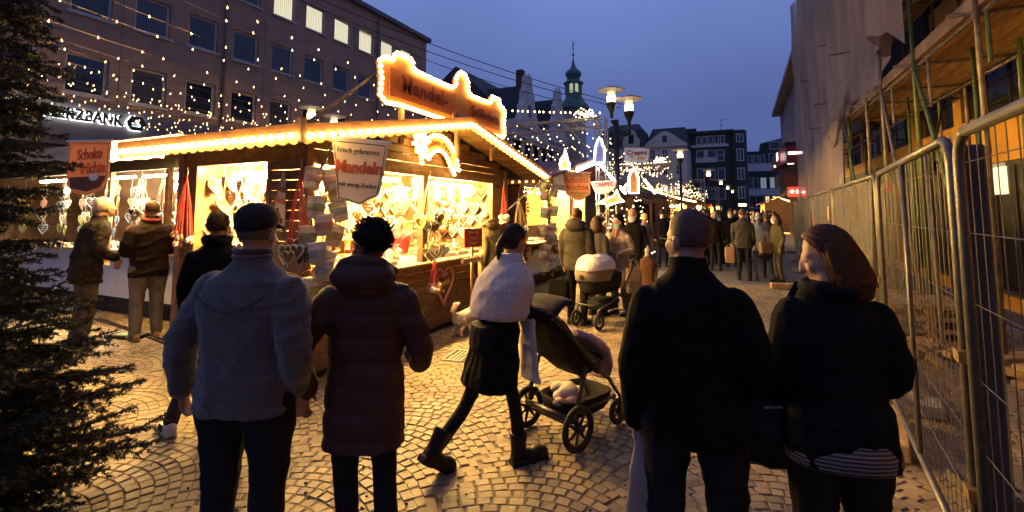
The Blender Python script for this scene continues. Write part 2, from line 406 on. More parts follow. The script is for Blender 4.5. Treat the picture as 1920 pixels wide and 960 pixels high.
# drain grate, litter specks
dg_ = T('drain_grate', 'slotted metal drain grate in the cobbles beside the stall', 'drain', (-2.95, 5.15, 0.006), R(8))
b = MB(); b.box((-0.33,-0.22,0),(0.33,-0.19,0.012)); b.box((-0.33,0.19,0),(0.33,0.22,0.012)); b.box((-0.33,-0.19,0),(-0.30,0.19,0.012)); b.box((0.30,-0.19,0),(0.33,0.19,0.012)); b.build('frame', grey_metal, dg_)
bar = MB(); bar.box((-0.012,-0.187,0.001),(0.012,0.187,0.010)); bme = bar.mesh('bar', grey_metal)
for k in range(11): link('bar', bme, dg_, Matrix.Translation((-0.25 + k*0.05, 0, 0)))
b = MB()
for k in range(90):
    t = rs.random(); x = rs.gauss(-2.2, 0.7); yq = rs.gauss(1.85, 0.45)
    if yq < 1.0: continue
    r = rs.uniform(0.006, 0.016); b.ell((x, yq, 0.006), (r, r*rs.uniform(.6, 1), 0.006), 6, 4)
for k in range(170):
    x = rs.uniform(-5.5, 0.6); yq = rs.uniform(2.0, 7.0); r = rs.uniform(0.004, 0.011); b.ell((x, yq, 0.005), (r, r*rs.uniform(.5, 1), 0.004), 6, 4)
tag(b.build('litter', mat('litter_dark', (0.02, 0.016, 0.012), 0.9)), 'dark crumbs and leaf litter scattered on the cobbles', 'litter', kind='stuff')

# ================================================================ BANK BUILDING (left)
plaster = mat('bank_plaster', (0.31, 0.20, 0.145), 0.9, 0.16, 2.2, 0.5, 50)
plaster_band = mat('bank_band', (0.22, 0.18, 0.16), 0.85, 0.12, 1.5, 0.3, 40)
frame_white = mat('frame_white', (0.42, 0.39, 0.36), 0.5, 0.1, 5)
frame_bright = mat('frame_bright', (0.62, 0.58, 0.54), 0.5, 0.08, 5)
glass_curtain = mat('glass_curtain', (0.055, 0.052, 0.062), 0.12, 0.5, 9, spec=0.7, stretch=(8, 1, 0.2))
bank = T('bank_building', 'long rendered four storey office block with square windows behind the stall', 'building', (-18, 0, 0), R(90))
rects = []; rows = ((5.28, 6.52), (7.76, 8.98), (10.24, 11.44))
cols = [6.97 + 1.723*k for k in range(-5, 10)]
for r, (za, zb) in enumerate(rows):
    for cx_ in cols: rects.append((cx_, cx_ + 1.1, za, zb))
shop = [(x, x + 2.4, 0.35, 3.7) for x in (-3.0, -0.4, 2.2, 4.8, 7.4, 10.0, 12.6, 15.2, 17.8, 20.4)]
facade(bank, -4, 25.06, 0, 12.6, rects + shop, plaster, 0.2, 9)
b = MB(); b.box((-4.2,-0.22,12.6),(25.3,9.2,12.84)); b.build('roof_edge', mat('roof_edge', (0.10, 0.09, 0.09), 0.6), bank)
b = MB(); b.box((-4.2,-0.035,3.85),(25.06,-0.003,5.0)); b.build('sign_band', plaster_band, bank)
for i, r in enumerate(rects):
    rowi = i // len(cols); ci = i % len(cols)
    litw = rowi == 2 and ci >= 9
    w = window(bank, r, frame_bright if litw else frame_white, glass_lit if litw else (glass_curtain if (i*7) % 3 == 0 else glass_dark), 1, 1, 0.085, 0.1, sill=frame_white)
    if not litw and (i*5) % 7 in (0, 3):
        bm_ = MB(); hh_ = 0.35 + 0.1*((i*3) % 5); bm_.box((0.09, 0.0305, 1.14-hh_), (1.01, 0.0345, 1.14)); bm_.build('roller_blind', mat('roller_blind', (0.22,0.20,0.19), 0.8), w)
    if litw:
        bm_ = MB()
        for k in range(9): bm_.box((0.11 + k*0.1, 0.012, 0.1), (0.125 + k*0.1, 0.018, 1.1))
        bm_.build('blind_slats', mat('blind', (0.5, 0.45, 0.3), 0.6), w)
for r in shop: window(bank, r, mat('shop_frame', (0.05, 0.05, 0.045), 0.5), glass_dark, 2, 2, 0.07, 0.12, name='shop_window')
for x_ in (11.75, 20.45):   # rain pipes
    b = MB(); b.tube([(x_,-0.09,5.05),(x_,-0.09,12.6)], 0.05, 8); b.build('rain_pipe', mat('pipe_grey', (0.16,0.13,0.12), 0.6), bank, smooth=True)
for x_ in (8.35, 13.5, 18.7, 3.2): b = MB(); b.box((x_-0.012,-0.006,5.02),(x_+0.012,-0.002,12.58)); b.build('joint_strip', mat('joint_strip', (0.13,0.10,0.085), 0.9), bank)
sg = T('bank_sign', 'dark letters with white backlight and hexagonal emblem on the office facade', 'sign', (-17.94, 0, 4.42), R(90))
ink = mat('sign_letters', (0.012, 0.012, 0.012), 0.5); halo = mat('sign_halo', (0.9, 0.95, 1), 0.5, emit=(0.80, 0.90, 1.0), estr=4.5)
for nm_, m_, yy_, dp_, bd_ in (('letters', ink, -0.13, 0.05, 0.010), ('backlight', halo, -0.05, 0.03, 0.018)):
    o = lettering('COMMERZBANK', 0.47, m_, sg, (0, yy_, 0.17), (0,-1,0), dp_, bd_, name=nm_)
    xs_ = [v.co.x for v in o.data.vertices]; k_ = 2.78/(max(xs_)-min(xs_)); x0_ = max(xs_)
    for v in o.data.vertices: v.co.x = 8.46 + (v.co.x - x0_)*k_
hexo = [(-0.29,0),(-0.15,0.23),(0.15,0.23),(0.29,0),(0.15,-0.23),(-0.15,-0.23)]; hexi = [(-0.15,-0.10),(-0.08,0.03),(0.0,0.14),(0.04,0.09),(0.15,-0.08),(0.08,-0.11)]
def ring_prism(outer, inner, y0, y1, cx0, cz0, name, m):
    b = MB(); n = len(outer)
    vs = [(cx0+p[0], y, cz0+p[1]) for y in (y0, y1) for pl in (outer, inner) for p in pl]
    fs = []
    for k in range(n):
        j = (k+1) % n
        fs += [(k,j,n+j,n+k), (2*n+k,3*n+k,3*n+j,2*n+j), (k,2*n+k,2*n+j,j), (n+k,n+j,3*n+j,3*n+k)]
    b.add(vs, fs); return b.build(name, m, sg)
ring_prism(hexo, hexi[::1], -0.155, -0.105, 8.84, 0.17, 'emblem', ink)
ring_prism([(p[0]*1.06, p[1]*1.06) for p in hexo], [(p[0]*0.8, p[1]*0.8) for p in hexi], -0.065, -0.035, 8.84, 0.17, 'backlight', halo)

# ================================================================ FAR BUILDINGS
stucco_white = mat('stucco_white', (0.52, 0.47, 0.43), 0.85, 0.15, 1.2, 0.3, 12)
stucco_cream = mat('stucco_cream', (0.40, 0.37, 0.33), 0.85, 0.15, 1.2, 0.3, 12)
slate_wall = mat('slate_wall', (0.030, 0.030, 0.034), 0.8, 0.35, 1.6, 0.6, 8)
copper = mat('copper_patina', (0.055, 0.13, 0.115), 0.6, 0.35, 3, 0.3)
def roof_prism(root, x0, x1, y0, y1, z0, z1, m, name='roof', axis='x', hip=0.0):
    b = MB(); 
    if axis == 'x':
        ym = (y0+y1)/2; b.add([(x0,y0,z0),(x1,y0,z0),(x1,y1,z0),(x0,y1,z0),(x0+hip,ym,z1),(x1-hip,ym,z1)], [(0,1,5,4),(2,3,4,5),(1,2,5),(3,0,4),(0,3,2,1)])
    else:
        xm = (x0+x1)/2; b.add([(x0,y0,z0),(x1,y0,z0),(x1,y1,z0),(x0,y1,z0),(xm,y0+hip,z1),(xm,y1-hip,z1)], [(1,2,5,4),(3,0,4,5),(0,1,4),(2,3,5),(0,3,2,1)])
    return b.build(name, m, root)
# white stucco row with cornice, facing the street
rowb = T('stucco_house', 'pale stucco house row with heavy cornice beyond the light canopy', 'building', (-19, 30, 0), R(90))
rr = [(x, x+1.2, z, z+2.0) for z in (1.2, 5.0) for x in [1.2 + 2.6*k for k in range(9)]]
facade(rowb, 0, 25, 0, 8.7, rr, stucco_white, 0.25, 7)
for i, r in enumerate(rr): window(rowb, r, frame_bright, glass_warm if i in (3, 7) else glass_dark, 2, 2, 0.08, 0.12, sill=stucco_cream)
b = MB(); b.box((-0.3,-0.45,8.7),(25.3,7.2,9.0)); b.box((-0.2,-0.3,8.35),(25.2,-0.004,8.7)); b.box((-0.1,-0.12,4.2),(25.1,-0.004,4.45)); b.build('cornice', stucco_white, rowb)
roof_prism(rowb, 0, 25, 0, 7, 9.0, 11.4, roof_slate)
# town hall with volute gables and copper spire
th = T('town_hall', 'gabled old town hall with dark roofs and green copper spire', 'building', (-19, 44, 0), R(90))
facade(th, -3.5, 17, 0, 10.4, [(x, x+1, z, z+1.8) for z in (6.6,) for x in (-2, 0.2, 2.4, 4.6, 6.8, 9, 11.2)], stucco_white, 0.2, 14)
for x in (-2, 0.2, 2.4, 4.6, 6.8, 9, 11.2): window(th, (x, x+1, 6.6, 8.4), frame_bright, glass_dark, 2, 2, 0.08, 0.1)
roof_prism(th, -3.5, 17, 0.3, 14, 10.4, 16.6, roof_slate, axis='x', hip=1.0)
def volute(x0, w, z0, h, name='gable'):
    pts = [(0,0),(0.5,0),(0.5,0.10),(0.42,0.16),(0.36,0.26),(0.36,0.36),(0.28,0.42),(0.24,0.54),(0.24,0.64),(0.16,0.70),(0.12,0.82),(0.12,0.90),(0.0,1.0)]
    poly = [(x0 + p[0]*w, z0 + p[1]*h) for p in pts[1:]] + [(x0 - p[0]*w, z0 + p[1]*h) for p in pts[1:-1][::-1]]
    b = MB(); b.prism(poly, -0.35, 0.25); g = b.build(name, stucco_white, th)
    b = MB(); b.prism([(x0-w*0.07, z0+h*0.2), (x0+w*0.07, z0+h*0.2), (x0+w*0.07, z0+h*0.42), (x0-w*0.07, z0+h*0.42)], -0.37, -0.352); b.build('gable_window', glass_dark, g)
    b = MB(); b.box((x0-w*0.45, 0.25, z0-0.2), (x0+w*0.45, 6, z0)); b.add([(x0-w*0.45,0.26,z0),(x0+w*0.45,0.26,z0),(x0,0.26,z0+h*0.8),(x0-w*0.45,9,z0),(x0+w*0.45,9,z0),(x0,9,z0+h*0.8)], [(0,2,5,3),(1,4,5,2),(3,5,4),(0,1,2)]); b.build('cross_roof', roof_slate, g)
volute(-0.6, 5.0, 9.8, 5.6); volute(8.2, 5.4, 9.4, 6.6)
b = MB(); b.box((1.4, 1.4, 13.6), (2.2, 2.1, 16.6)); b.build('chimney', mat('brick_dark', (0.10, 0.05, 0.04), 0.9, 0.4, 10), th)
tw = MB(); tw.box((12.0, -1.6, 0), (14.4, 0.8, 14.45)); tw.build('tower_base', stucco_cream, th)
MT = lambda z: (13.2, -0.4, z)
TZ = lambda z: 14.3 + (z-14.6)*0.62
tw = MB(); tw.lathe([(1.970,0.000),(2.006,0.093),(1.824,0.558),(1.459,0.930),(1.167,1.364),(1.036,1.798),(1.036,2.046)], 8, MT(TZ(14.6))); tw.build('tower_skirt', copper, th)
tw = MB()
for k in range(8):
    a = 2*math.pi*k/8 + 0.39; tw.tube([(13.2+0.94*math.cos(a), -0.4+0.94*math.sin(a), TZ(17.8)), (13.2+0.94*math.cos(a), -0.4+0.94*math.sin(a), TZ(19.9))], 0.13, 6)
ln_ = tw.build('lantern_columns', copper, th)
tw = MB(); tw.lathe([(0.744,0.000),(0.744,1.240)], 8, MT(TZ(17.85))); tw.build('lantern_glow', mat('lantern_lit', (0.6,0.6,0.4), 0.5, emit=(0.9,0.9,0.55), estr=0.45), th)
tw = MB(); tw.lathe([(1.130,0.000),(1.276,0.074),(1.276,0.217),(0.984,0.372),(0.765,0.620),(0.838,0.930),(1.021,1.240),(0.948,1.612),(0.620,1.922),(0.365,2.170),(0.205,2.604),(0.095,3.224),(0.044,3.596)], 10, MT(TZ(19.85))); tw.build('spire', copper, th, smooth=False)
tw = MB(); tw.tube([MT(TZ(25.4)), MT(TZ(29.0))], 0.05, 6); tw.ell(MT(TZ(26.0)), 0.15, 8, 6); tw.box((12.9,-0.44,TZ(27.4)),(13.5,-0.36,TZ(27.5))); tw.prism([(13.0,TZ(28.1)),(13.5,TZ(28.25)),(13.6,TZ(28.6)),(13.2,TZ(28.5))], -0.43, -0.37); tw.build('weather_vane', black_metal, th)
# mansard house
mh = T('mansard_house', 'slate mansard house with scrolled white dormer left of the pediment house', 'building', (-20.5, 76, 0))
rr = [(x, x+1.1, z, z+1.8) for z in (4.2, 8.6) for x in (0.8, 2.6, 4.2, 5.6)]
facade(mh, 0, 6.9, 0, 11.7, rr, stucco_cream, 0.2, 8)
for i, r in enumerate(rr): window(mh, r, frame_bright, glass_warm if i in (1, 2, 6) else glass_dark, 2, 2, 0.09, 0.1)
b = MB(); b.add([(0,-0.3,11.7),(6.9,-0.3,11.7),(6.9,8,11.7),(0,8,11.7),(0.3,1.2,14.6),(6.6,1.2,14.6),(6.6,7,14.6),(0.3,7,14.6),(1.2,4,16.0),(5.6,4,16.0)], [(0,1,5,4),(1,2,6,5),(2,3,7,6),(3,0,4,7),(4,5,9,8),(6,7,8,9),(5,6,9),(7,4,8)]); b.build('roof', roof_slate, mh)
b = MB(); b.prism([(3.9,11.7),(6.5,11.7),(6.5,12.8),(6.0,13.4),(5.7,14.2),(5.2,14.6),(4.7,14.2),(4.4,13.4),(3.9,12.8)], -0.35, 0.9); d_ = b.build('dormer', stucco_cream, mh); b = MB(); b.box((4.8,-0.37,12.2),(5.6,-0.352,13.6)); b.build('pane', glass_dark, d_)
# pediment house
ph = T('pediment_house', 'pale house with broad ornamented pediment gable at the street end', 'building', (-13.6, 78, 0))
rr = [(x, x+0.85, z, z+1.5) for z in (3.4, 7.3, 9.8) for x in (0.7, 2.6, 4.6)]
facade(ph, 0, 6.2, 0, 11.7, rr, stucco_white, 0.2, 9)
for i, r in enumerate(rr): window(ph, r, frame_bright, glass_dark, 2, 2, 0.09, 0.1)
b = MB(); b.prism([(-0.15,11.7),(6.35,11.7),(6.35,12.0),(3.9,13.9),(3.1,14.15),(2.3,13.9),(-0.15,12.0)], -0.4, 0.4); g = b.build('pediment', stucco_white, ph)
b = MB(); b.box((2.75,-0.43,12.35),(3.45,-0.403,13.4)); b.build('gable_window', glass_dark, g)
b = MB()
for k in range(22):
    x = rs.uniform(0.9, 5.3); zmax = 13.5 - abs(x-3.1)*0.62
    if zmax > 12.2 and not 2.5 < x < 3.7: b.ell((x, -0.41, rs.uniform(12.1, zmax)), (rs.uniform(.1,.22), 0.06, rs.uniform(.06,.14)), 6, 4)
b.build('relief_ornament', stucco_cream, g)
b = MB(); b.box((0,-0.15,6.6),(6.2,-0.003,6.85)); b.box((0,-0.1,0),(0.4,-0.004,6.6)); b.box((5.8,-0.1,0),(6.2,-0.004,6.6)); b.build('cornice', stucco_white, ph)
roof_prism(ph, -0.2, 6.4, 0.4, 9, 11.7, 15.4, roof_slate, hip=0.7)
# dark slate apartment block
dk = T('slate_block', 'dark slate clad apartment block with white window bands at the street end', 'building', (-7.9, 86, 0))
white_panel = mat('white_panel', (0.52, 0.50, 0.52), 0.7, 0.1, 2)
r5 = [(1.35 + 0.92*k, 2.1 + 0.92*k, 12.75, 14.2) for k in range(5)]
r3 = [(1.3, 2.6, 10.5, 11.8), (3.0, 4.3, 10.5, 11.8), (4.5, 5.65, 9.9, 11.8)]
r2 = [(1.3, 2.5, 6.8, 8.8), (2.9, 4.2, 6.8, 8.8), (4.5, 5.65, 6.8, 8.8)]
r1 = [(1.3, 2.5, 3.6, 5.4), (2.9, 4.2, 3.6, 5.4), (4.5, 5.65, 3.6, 5.4)]
facade(dk, 0, 7.0, 0, 14.5, r5 + r3 + r2 + r1, slate_wall, 0.15, 9)
for r in r5 + r3 + r2 + r1: window(dk, r, frame_bright, glass_dark, 1, 2 if r in r3[2:] else 1, 0.1, 0.05)
b = MB(); b.box((1.2,-0.05,9.75),(4.45,-0.02,10.45)); b.box((2.65,-0.05,10.45),(2.95,-0.02,11.9)); b.box((0.3,-0.06,12.3),(6.3,-0.02,12.7)); b.build('white_panel', white_panel, dk)
b = MB(); b.box((-0.2,-0.35,14.5),(7.2,9,15.0)); b.build('roof_edge', slate_wall, dk)
b = MB(); b.box((-0.4, 2, 14.6), (1.2, 4, 15.9)); b.build('chimney', slate_wall, dk)
bay = MB(); bay.add([(7.0,0.0,0),(7.0,-0.8,0),(8.6,-0.8,0),(9.0,0.4,0),(9.0,9,0),(7.0,9,0)] + [(7.0,0.0,14.75),(7.0,-0.8,14.75),(8.6,-0.8,14.75),(9.0,0.4,14.75),(9.0,9,14.75),(7.0,9,14.75)], [(0,1,7,6),(1,2,8,7),(2,3,9,8),(3,4,10,9),(6,7,8,9,10,11)]); bay.build('bay', slate_wall, dk)
for z0, z1 in ((12.7, 14.1), (9.7, 11.7), (6.7, 8.6), (3.7, 5.6)): window(dk, (7.45, 8.5, z0, z1), frame_bright, glass_dark, 2, 1, 0.1, -0.86)
b = MB(); b.tube([(5.2,3,15),(5.2,3,17.4)], 0.04, 5); b.tube([(4.8,3,17.1),(6.4,3,17.3)], 0.03, 5); b.tube([(5.0,3,16.4),(5.5,3,16.4)], 0.03, 5); b.build('antenna', black_metal, dk)
sgn = T('shop_sign', 'small glowing white box sign low on the slate block', 'sign', (0.1, 80, 2.4)); b = MB(); b.bev((-0.55,0,0),(0.55,0.2,0.42),0.03); b.build('box', mat('sign_box_glow', (1,.9,.7), .4, emit=(1,.8,.5), estr=3.0, sample=False), sgn)
# set-back block on the right
bk = T('setback_block', 'terraced dark and white apartment block right of the slate block', 'building', (0.9, 105, 0))
rr = [(0.4+1.1*k, 1.3+1.1*k, 10.9, 12.6) for k in range(3)] + [(4.1, 5.7, 10.9, 12.8)] + [(0.3, 2.2, 6.0, 8.2), (2.5, 3.6, 6.0, 8.2), (4.1, 5.8, 6.0, 8.2), (0.4, 3.0, 2.2, 4.6), (3.2, 4.0, 2.2, 4.6), (4.4, 5.8, 2.2, 4.6)]
facade(bk, 0, 9, 0, 13.3, rr, slate_wall, 0.15, 8)
for i, r in enumerate(rr): window(bk, r, frame_bright, glass_dim if i in (5, 6) else (glass_warm if i in (8, 9) else glass_dark), 2 if i > 3 else 1, 1, 0.1, 0.05)
b = MB(); b.box((0.1,-0.06,9.4),(6.6,-0.02,10.85)); b.box((0.1,-0.06,4.7),(6.6,-0.02,5.9)); b.build('white_panel', white_panel, bk)
b = MB(); b.add([(2.6,1,13.3),(9,1,13.3),(9,7,13.3),(2.6,7,13.3),(2.8,1,14.9),(9,1,16.3),(9,7,16.3),(2.8,7,14.9)], [(0,1,5,4),(1,2,6,5),(2,3,7,6),(3,0,4,7),(4,5,6,7)]); b.build('penthouse', slate_wall, bk)
window(bk, (4.4, 6.2, 13.6, 15.2), frame_bright, glass_dark, 1, 1, 0.1, 0.95)
# white modern block with deep eave (right)
grey_ribs = mat('pale_cladding', (0.36, 0.34, 0.36), 0.7, 0.1, 2, 0.2)
wm = T('ribbed_office_block', 'pale ribbed office block with a deep overhanging eave beyond the netting', 'building', (5.0, 70, 0), R(-90))
rr = [(x, x+1.4, z, z+1.5) for z in (8.2, 11.2) for x in [1.5 + 2*k for k in range(22)]]
facade(wm, 0, 46, 0, 13.9, rr, grey_ribs, 0.2, 9)
for i, r in enumerate(rr): window(wm, r, frame_bright, glass_lit if i in (3, 4, 6) else glass_dark, 1, 1, 0.08, 0.08)
rib = MB(); rib.box((0,-0.22,6.5),(0.16,-0.003,13.9)); rme = rib.mesh('rib', grey_ribs)
for k in range(23): link('rib', rme, wm, Matrix.Translation((1.0 + 2*k, 0, 0)))
b = MB(); b.box((-0.6,-1.05,13.9),(46,9,14.35)); b.build('eave', mat('eave_panel', (0.34, 0.24, 0.16), 0.7, 0.15, 1), wm)
# red shop front at the end of the netting
rd = T('red_shop_front', 'red bank branch front with projecting balcony and lit signs past the netting', 'building', (2.75, 40, 0))
redp = mat('red_panel', (0.16, 0.012, 0.018), 0.45, 0.2, 2)
b = MB(); b.box((0.5,0.4,0),(6,12,6.4)); b.build('wall', mat('shop_dark', (0.03,0.02,0.02), 0.7), rd)
b = MB(); b.add([(-0.25,4.0,5.2),(0.3,0,5.2),(4,0,5.2),(4,8,5.2),(-0.25,8,5.2),(-0.25,4.0,6.3),(0.3,0,6.45),(4,0,6.45),(4,8,6.45),(-0.25,8,6.3)], [(0,1,6,5),(1,2,7,6),(2,3,8,7),(3,4,9,8),(4,0,5,9),(5,6,7,8,9),(4,3,2,1,0)]); b.build('fascia', redp, rd)
b = MB(); b.box((0.25,0.1,6.46),(4,8,6.75)); b.build('parapet', black_metal, rd)
b = MB(); b.box((0.0,0.3,3.55),(4,0.36,4.5)); b.box((-0.2,0.3,3.55),(-0.14,6,4.5)); b.build('balcony_rail', mat('balcony_red', (0.07,0.02,0.02), 0.6), rd)
red_sign = mat('red_sign_glow', (0.9,0.1,0.05), 0.4, emit=(1.0,0.035,0.02), estr=1.7); white_sign = mat('white_sign_glow', (1,1,1), 0.4, emit=(1,0.9,0.85), estr=3.5)
b = MB(); b.bev((0.3,0.0,2.75),(2.6,0.28,3.45),0.02); fs_ = b.build('lit_sign', red_sign, rd)
lettering('Sparkasse', 0.36, white_sign, fs_, (1.5, -0.02, 3.1), (0,-1,0), 0.02, 0.008); b = MB(); b.ell((0.55,-0.02,3.12),(0.13,0.02,0.13),10,6); b.build('emblem', white_sign, fs_)
b = MB()
x = 0.42
while x < 2.0:
    w_ = rs.uniform(0.08, 0.16); b.box((x,-0.05,5.8),(x+w_,-0.005,6.0)); x += w_ + 0.03
b.build('lit_lettering', white_sign, rd)
b = MB(); b.box((-0.21,1.0,5.55),(-0.17,2.2,6.1)); b.ell((-0.2,3.9,5.3),0.12,8,6); b.box((0.35,-0.03,5.1),(0.75,0.0,5.16)); b.build('side_lamp', white_sign, rd)
# ================================================================ SCAFFOLDED BUILDING (right)
ochre = mat('ochre_render', (0.56, 0.29, 0.03), 0.85, 0.2, 1.5, 0.4, 30)
brown_dark = mat('brown_dark', (0.03, 0.022, 0.016), 0.7, 0.3, 4)
net_m = bpy.data.materials.new('scaffold_net'); net_m.use_nodes = True
_n, _l = net_m.node_tree.nodes, net_m.node_tree.links; _p = _n['Principled BSDF']
_p.inputs['Base Color'].default_value = (0.42, 0.33, 0.27, 1); _p.inputs['Roughness'].default_value = 0.9
_tc = _n.new('ShaderNodeTexCoord'); _nz = _n.new('ShaderNodeTexNoise'); _nz.inputs['Scale'].default_value = 1.6; _nz.inputs['Detail'].default_value = 5
_mp = _n.new('ShaderNodeMapping'); _mp.inputs['Scale'].default_value = (0.8, 0.8, 0.2); _l.new(_tc.outputs['Object'], _mp.inputs[0]); _l.new(_mp.outputs[0], _nz.inputs['Vector'])
_rp = _n.new('ShaderNodeMapRange'); _rp.inputs['From Min'].default_value = 0.35; _rp.inputs['From Max'].default_value = 0.65; _rp.inputs['To Min'].default_value = 0.52; _rp.inputs['To Max'].default_value = 0.86
_l.new(_nz.outputs['Fac'], _rp.inputs['Value']); _l.new(_rp.outputs[0], _p.inputs['Alpha'])

sb_ = T('ochre_building', 'ochre rendered building under renovation behind the scaffold', 'building', (4.2, 26, 0), R(-90))
rr = [(1.0+3.0*k, 3.6+3.0*k, 3.55, 4.75) for k in range(9)] + [(0.4+2.5*k, 2.75+2.5*k, 0.25, 2.62) for k in range(5)] + [(13.2, 15.4, 0.25, 2.62), (15.6, 18.6, 0.25, 2.62)] + [(1.0+3.0*k, 3.4+3.0*k, 6.4, 8.0) for k in range(9)]
facade(sb_, 0, 30, 0, 10, rr, ochre, 0.25, 8)
fw_dark = mat('frame_dark', (0.035, 0.03, 0.028), 0.5)
for i, r in enumerate(rr): window(sb_, r, fw_dark, glass_matte if 9 <= i < 16 else glass_dark, 3, 2 if i < 9 else 1, 0.07, 0.1)
b = MB(); b.box((12.9, 0.10, 2.05),(13.6, 0.118, 2.7)); b.box((13.8, 0.10, 2.05),(14.4, 0.118, 2.7)); b.box((17.0,0.10,1.3),(17.5,0.118,1.9)); b.box((17.7,0.10,1.3),(18.3,0.118,1.9))
b.build('lit_shelf', mat('shop_lit', (0.9,0.85,0.6), 0.4, emit=(1.0,0.88,0.5), estr=1.1), sb_)
b = MB(); b.box((0,-0.12,2.9),(11.5,-0.003,3.15)); b.build('lintel', brown_dark, sb_)
b = MB(); b.box((0,-0.10,4.75),(11.6,-0.004,9.9)); b.box((0,-0.10,2.62),(11.6,-0.13,2.9)); b.build('dark_cover', brown_dark, sb_)  # dark brown cover that darkens the far end of the ochre wall

tube_g = mat('tube_weathered', (0.23, 0.19, 0.13), 0.5, 0.5, 9, 0.4, metal=0.3)
tube_green = mat('tube_green', (0.10, 0.15, 0.035), 0.55, 0.4, 9, 0.3)
tube_red = mat('tape_red', (0.42, 0.035, 0.02), 0.5)
plank_m = mat('scaffold_plank', (0.44, 0.28, 0.11), 0.75, 0.45, 3, 0.4, 24, stretch=(6, 1, 1))
sc = T('scaffold', 'tubular steel scaffold with plank decks along the ochre building', 'scaffold', (3.1, 10, 0))
def pole(p0, p1, r=0.026, m=tube_g, name='pole', n=8):
    b = MB(); b.tube([p0, p1], r, n); return b.build(name, m, sc, smooth=True, world=True)
std_y = [5.2, 7.1, 9.3, 11.2, 12.5, 14.5, 16.8, 19.2, 21.6, 23.0]
for i, yy in enumerate(std_y):
    lean = rs.uniform(-0.05, 0.05)
    po = pole((2.5, yy, 0.05), (2.5+lean, yy+rs.uniform(-.06,.06), 9.5), 0.03, tube_green if i % 3 == 2 else tube_g)
    b = MB(); b.tube([(2.5, yy, 2.1+0.3*(i%3)), (2.5+lean*0.1, yy, 2.24+0.3*(i%3))], 0.033, 8); b.build('tape_band', tube_red, sc, world=True)
    pole((3.75, yy+0.15, 0.05), (3.75, yy+0.15, 9.5), 0.028, tube_green if i % 4 == 1 else tube_g)
    for z in (4.02, 6.1, 8.1): pole((2.25, yy+0.06, z), (4.05, yy+0.06, z), 0.025, name='transom')
    b = MB(); b.box((2.38, yy-0.12, 0.0),(2.62, yy+0.12, 0.03)); b.build('base_plate', galv, sc, world=True)
    if i > 0:
        for z in (4.0, 6.08, 8.08): b = MB(); b.cbox((2.52, yy+0.03, z), (0.09, 0.1, 0.1)); b.build('coupler', grey_metal, sc, world=True)
for z in (4.0, 5.0, 6.08, 7.1, 8.08):
    pole((2.545, 4.6, z), (2.545, 23.4, z), 0.025, name='ledger')
    if z != 5.0: pole((3.70, 4.6, z), (3.70, 23.4, z), 0.025, name='ledger')
for (a, c, m_) in (((2.47,7.2,0.1),(2.47,9.2,3.9),tube_green),((2.47,11.1,3.9),(2.47,9.5,0.2),tube_g),((3.7,9.5,0.2),(3.2,8.0,3.9),tube_green),((2.6,6.2,0.1),(3.6,7.6,3.4),tube_g),((2.42,12.6,0.2),(2.42,14.4,3.8),tube_green),
    ((2.1,7.5,0.03),(2.5,9.1,2.6),tube_g),((2.3,10.3,0.1),(3.7,12.3,3.8),tube_green),((3.2,5.4,0.1),(3.5,5.6,3.9),tube_g),((2.9,8.5,0.05),(2.95,8.6,4.0),tube_green),((3.0,11.8,0.05),(3.05,11.9,4.0),tube_green)):
    pole(a, c, 0.026, m_, 'brace')
for z0, ya, yb in ((4.06, 4.8, 15.3), (6.14, 4.8, 23.2), (8.14, 4.8, 23.2)):
    for k in range(5):
        yy = ya
        while yy < yb - 0.2:
            L = min(rs.uniform(2.2, 2.9), yb - yy)
            b = MB(); b.bev((2.56 + 0.235*k, yy+0.01, z0+rs.uniform(0,0.012)), (2.56 + 0.235*k + 0.222, yy + L - 0.012, z0+0.05+rs.uniform(0,0.01)), 0.006); b.build('plank', plank_m, sc, world=True)
            yy += L
    b = MB(); b.box((2.50, ya, z0+0.01),(2.535, yb, z0+0.19)); b.build('toe_board', plank_m, sc, world=True)
for k in range(9):   # short tube ends pointing out and down
    yy = 7.0 + k*1.9; b = MB(); b.tube([(2.55, yy, 4.0), (2.55, yy, 3.4 - 0.2*rs.random())], 0.024, 8); b.build('tube_end', tube_green if k % 3 == 0 else tube_g, sc, world=True)
# tube ends poking through the netting
for (yy, z) in ((10.6,6.1),(12.9,5.35),(15.7,4.75),(17.2,4.3),(18.9,6.2),(14.6,6.1)):
    b = MB(); b.tube([(2.7,yy,z),(1.95,yy+0.1,z-0.02)], 0.025, 8); b.build('putlog', tube_g, sc, world=True)
# netting: wavy sheet with ragged lower edge
def net_sheet(ya, yb, bottom, top, name_label, xo=2.36, ny=150, nz=40, seed=1):
    rn = random.Random(seed); b = MB(); ph = [rn.uniform(0, 6) for _ in range(6)]
    vs = []
    for i in range(ny+1):
        t = i/ny; yy = lin(ya, yb, t); zb = bottom(yy) + 0.1*math.sin(yy*5+ph[0]) + 0.06*math.sin(yy*13+ph[1])
        for k in range(nz+1):
            s = k/nz; z = lin(zb, top, s)
            bul = 0.20*math.sin(yy*2.6+ph[2]+0.5*math.sin(z*0.8)) + 0.08*abs(math.sin(yy*4.1+ph[3]+z*0.25)) + 0.05*math.sin(yy*11+ph[4]-z*0.5) + 0.02*math.sin(yy*23+ph[0]+z*0.9)
            loose = 0.24*math.sin(yy*1.3+ph[5]+z)*max(0, 1-s*2.2)
            vs.append((xo + bul + loose*0.5, yy + 0.08*math.sin(z*1.7+ph[1]), z))
    fs = [(i*(nz+1)+k, (i+1)*(nz+1)+k, (i+1)*(nz+1)+k+1, i*(nz+1)+k+1) for i in range(ny) for k in range(nz)]
    o = T('scaffold_netting', name_label, 'netting', (xo, (ya+yb)/2, 0)); b.add(vs, fs); b.build('net', net_m, o, smooth=True, world=True); return o
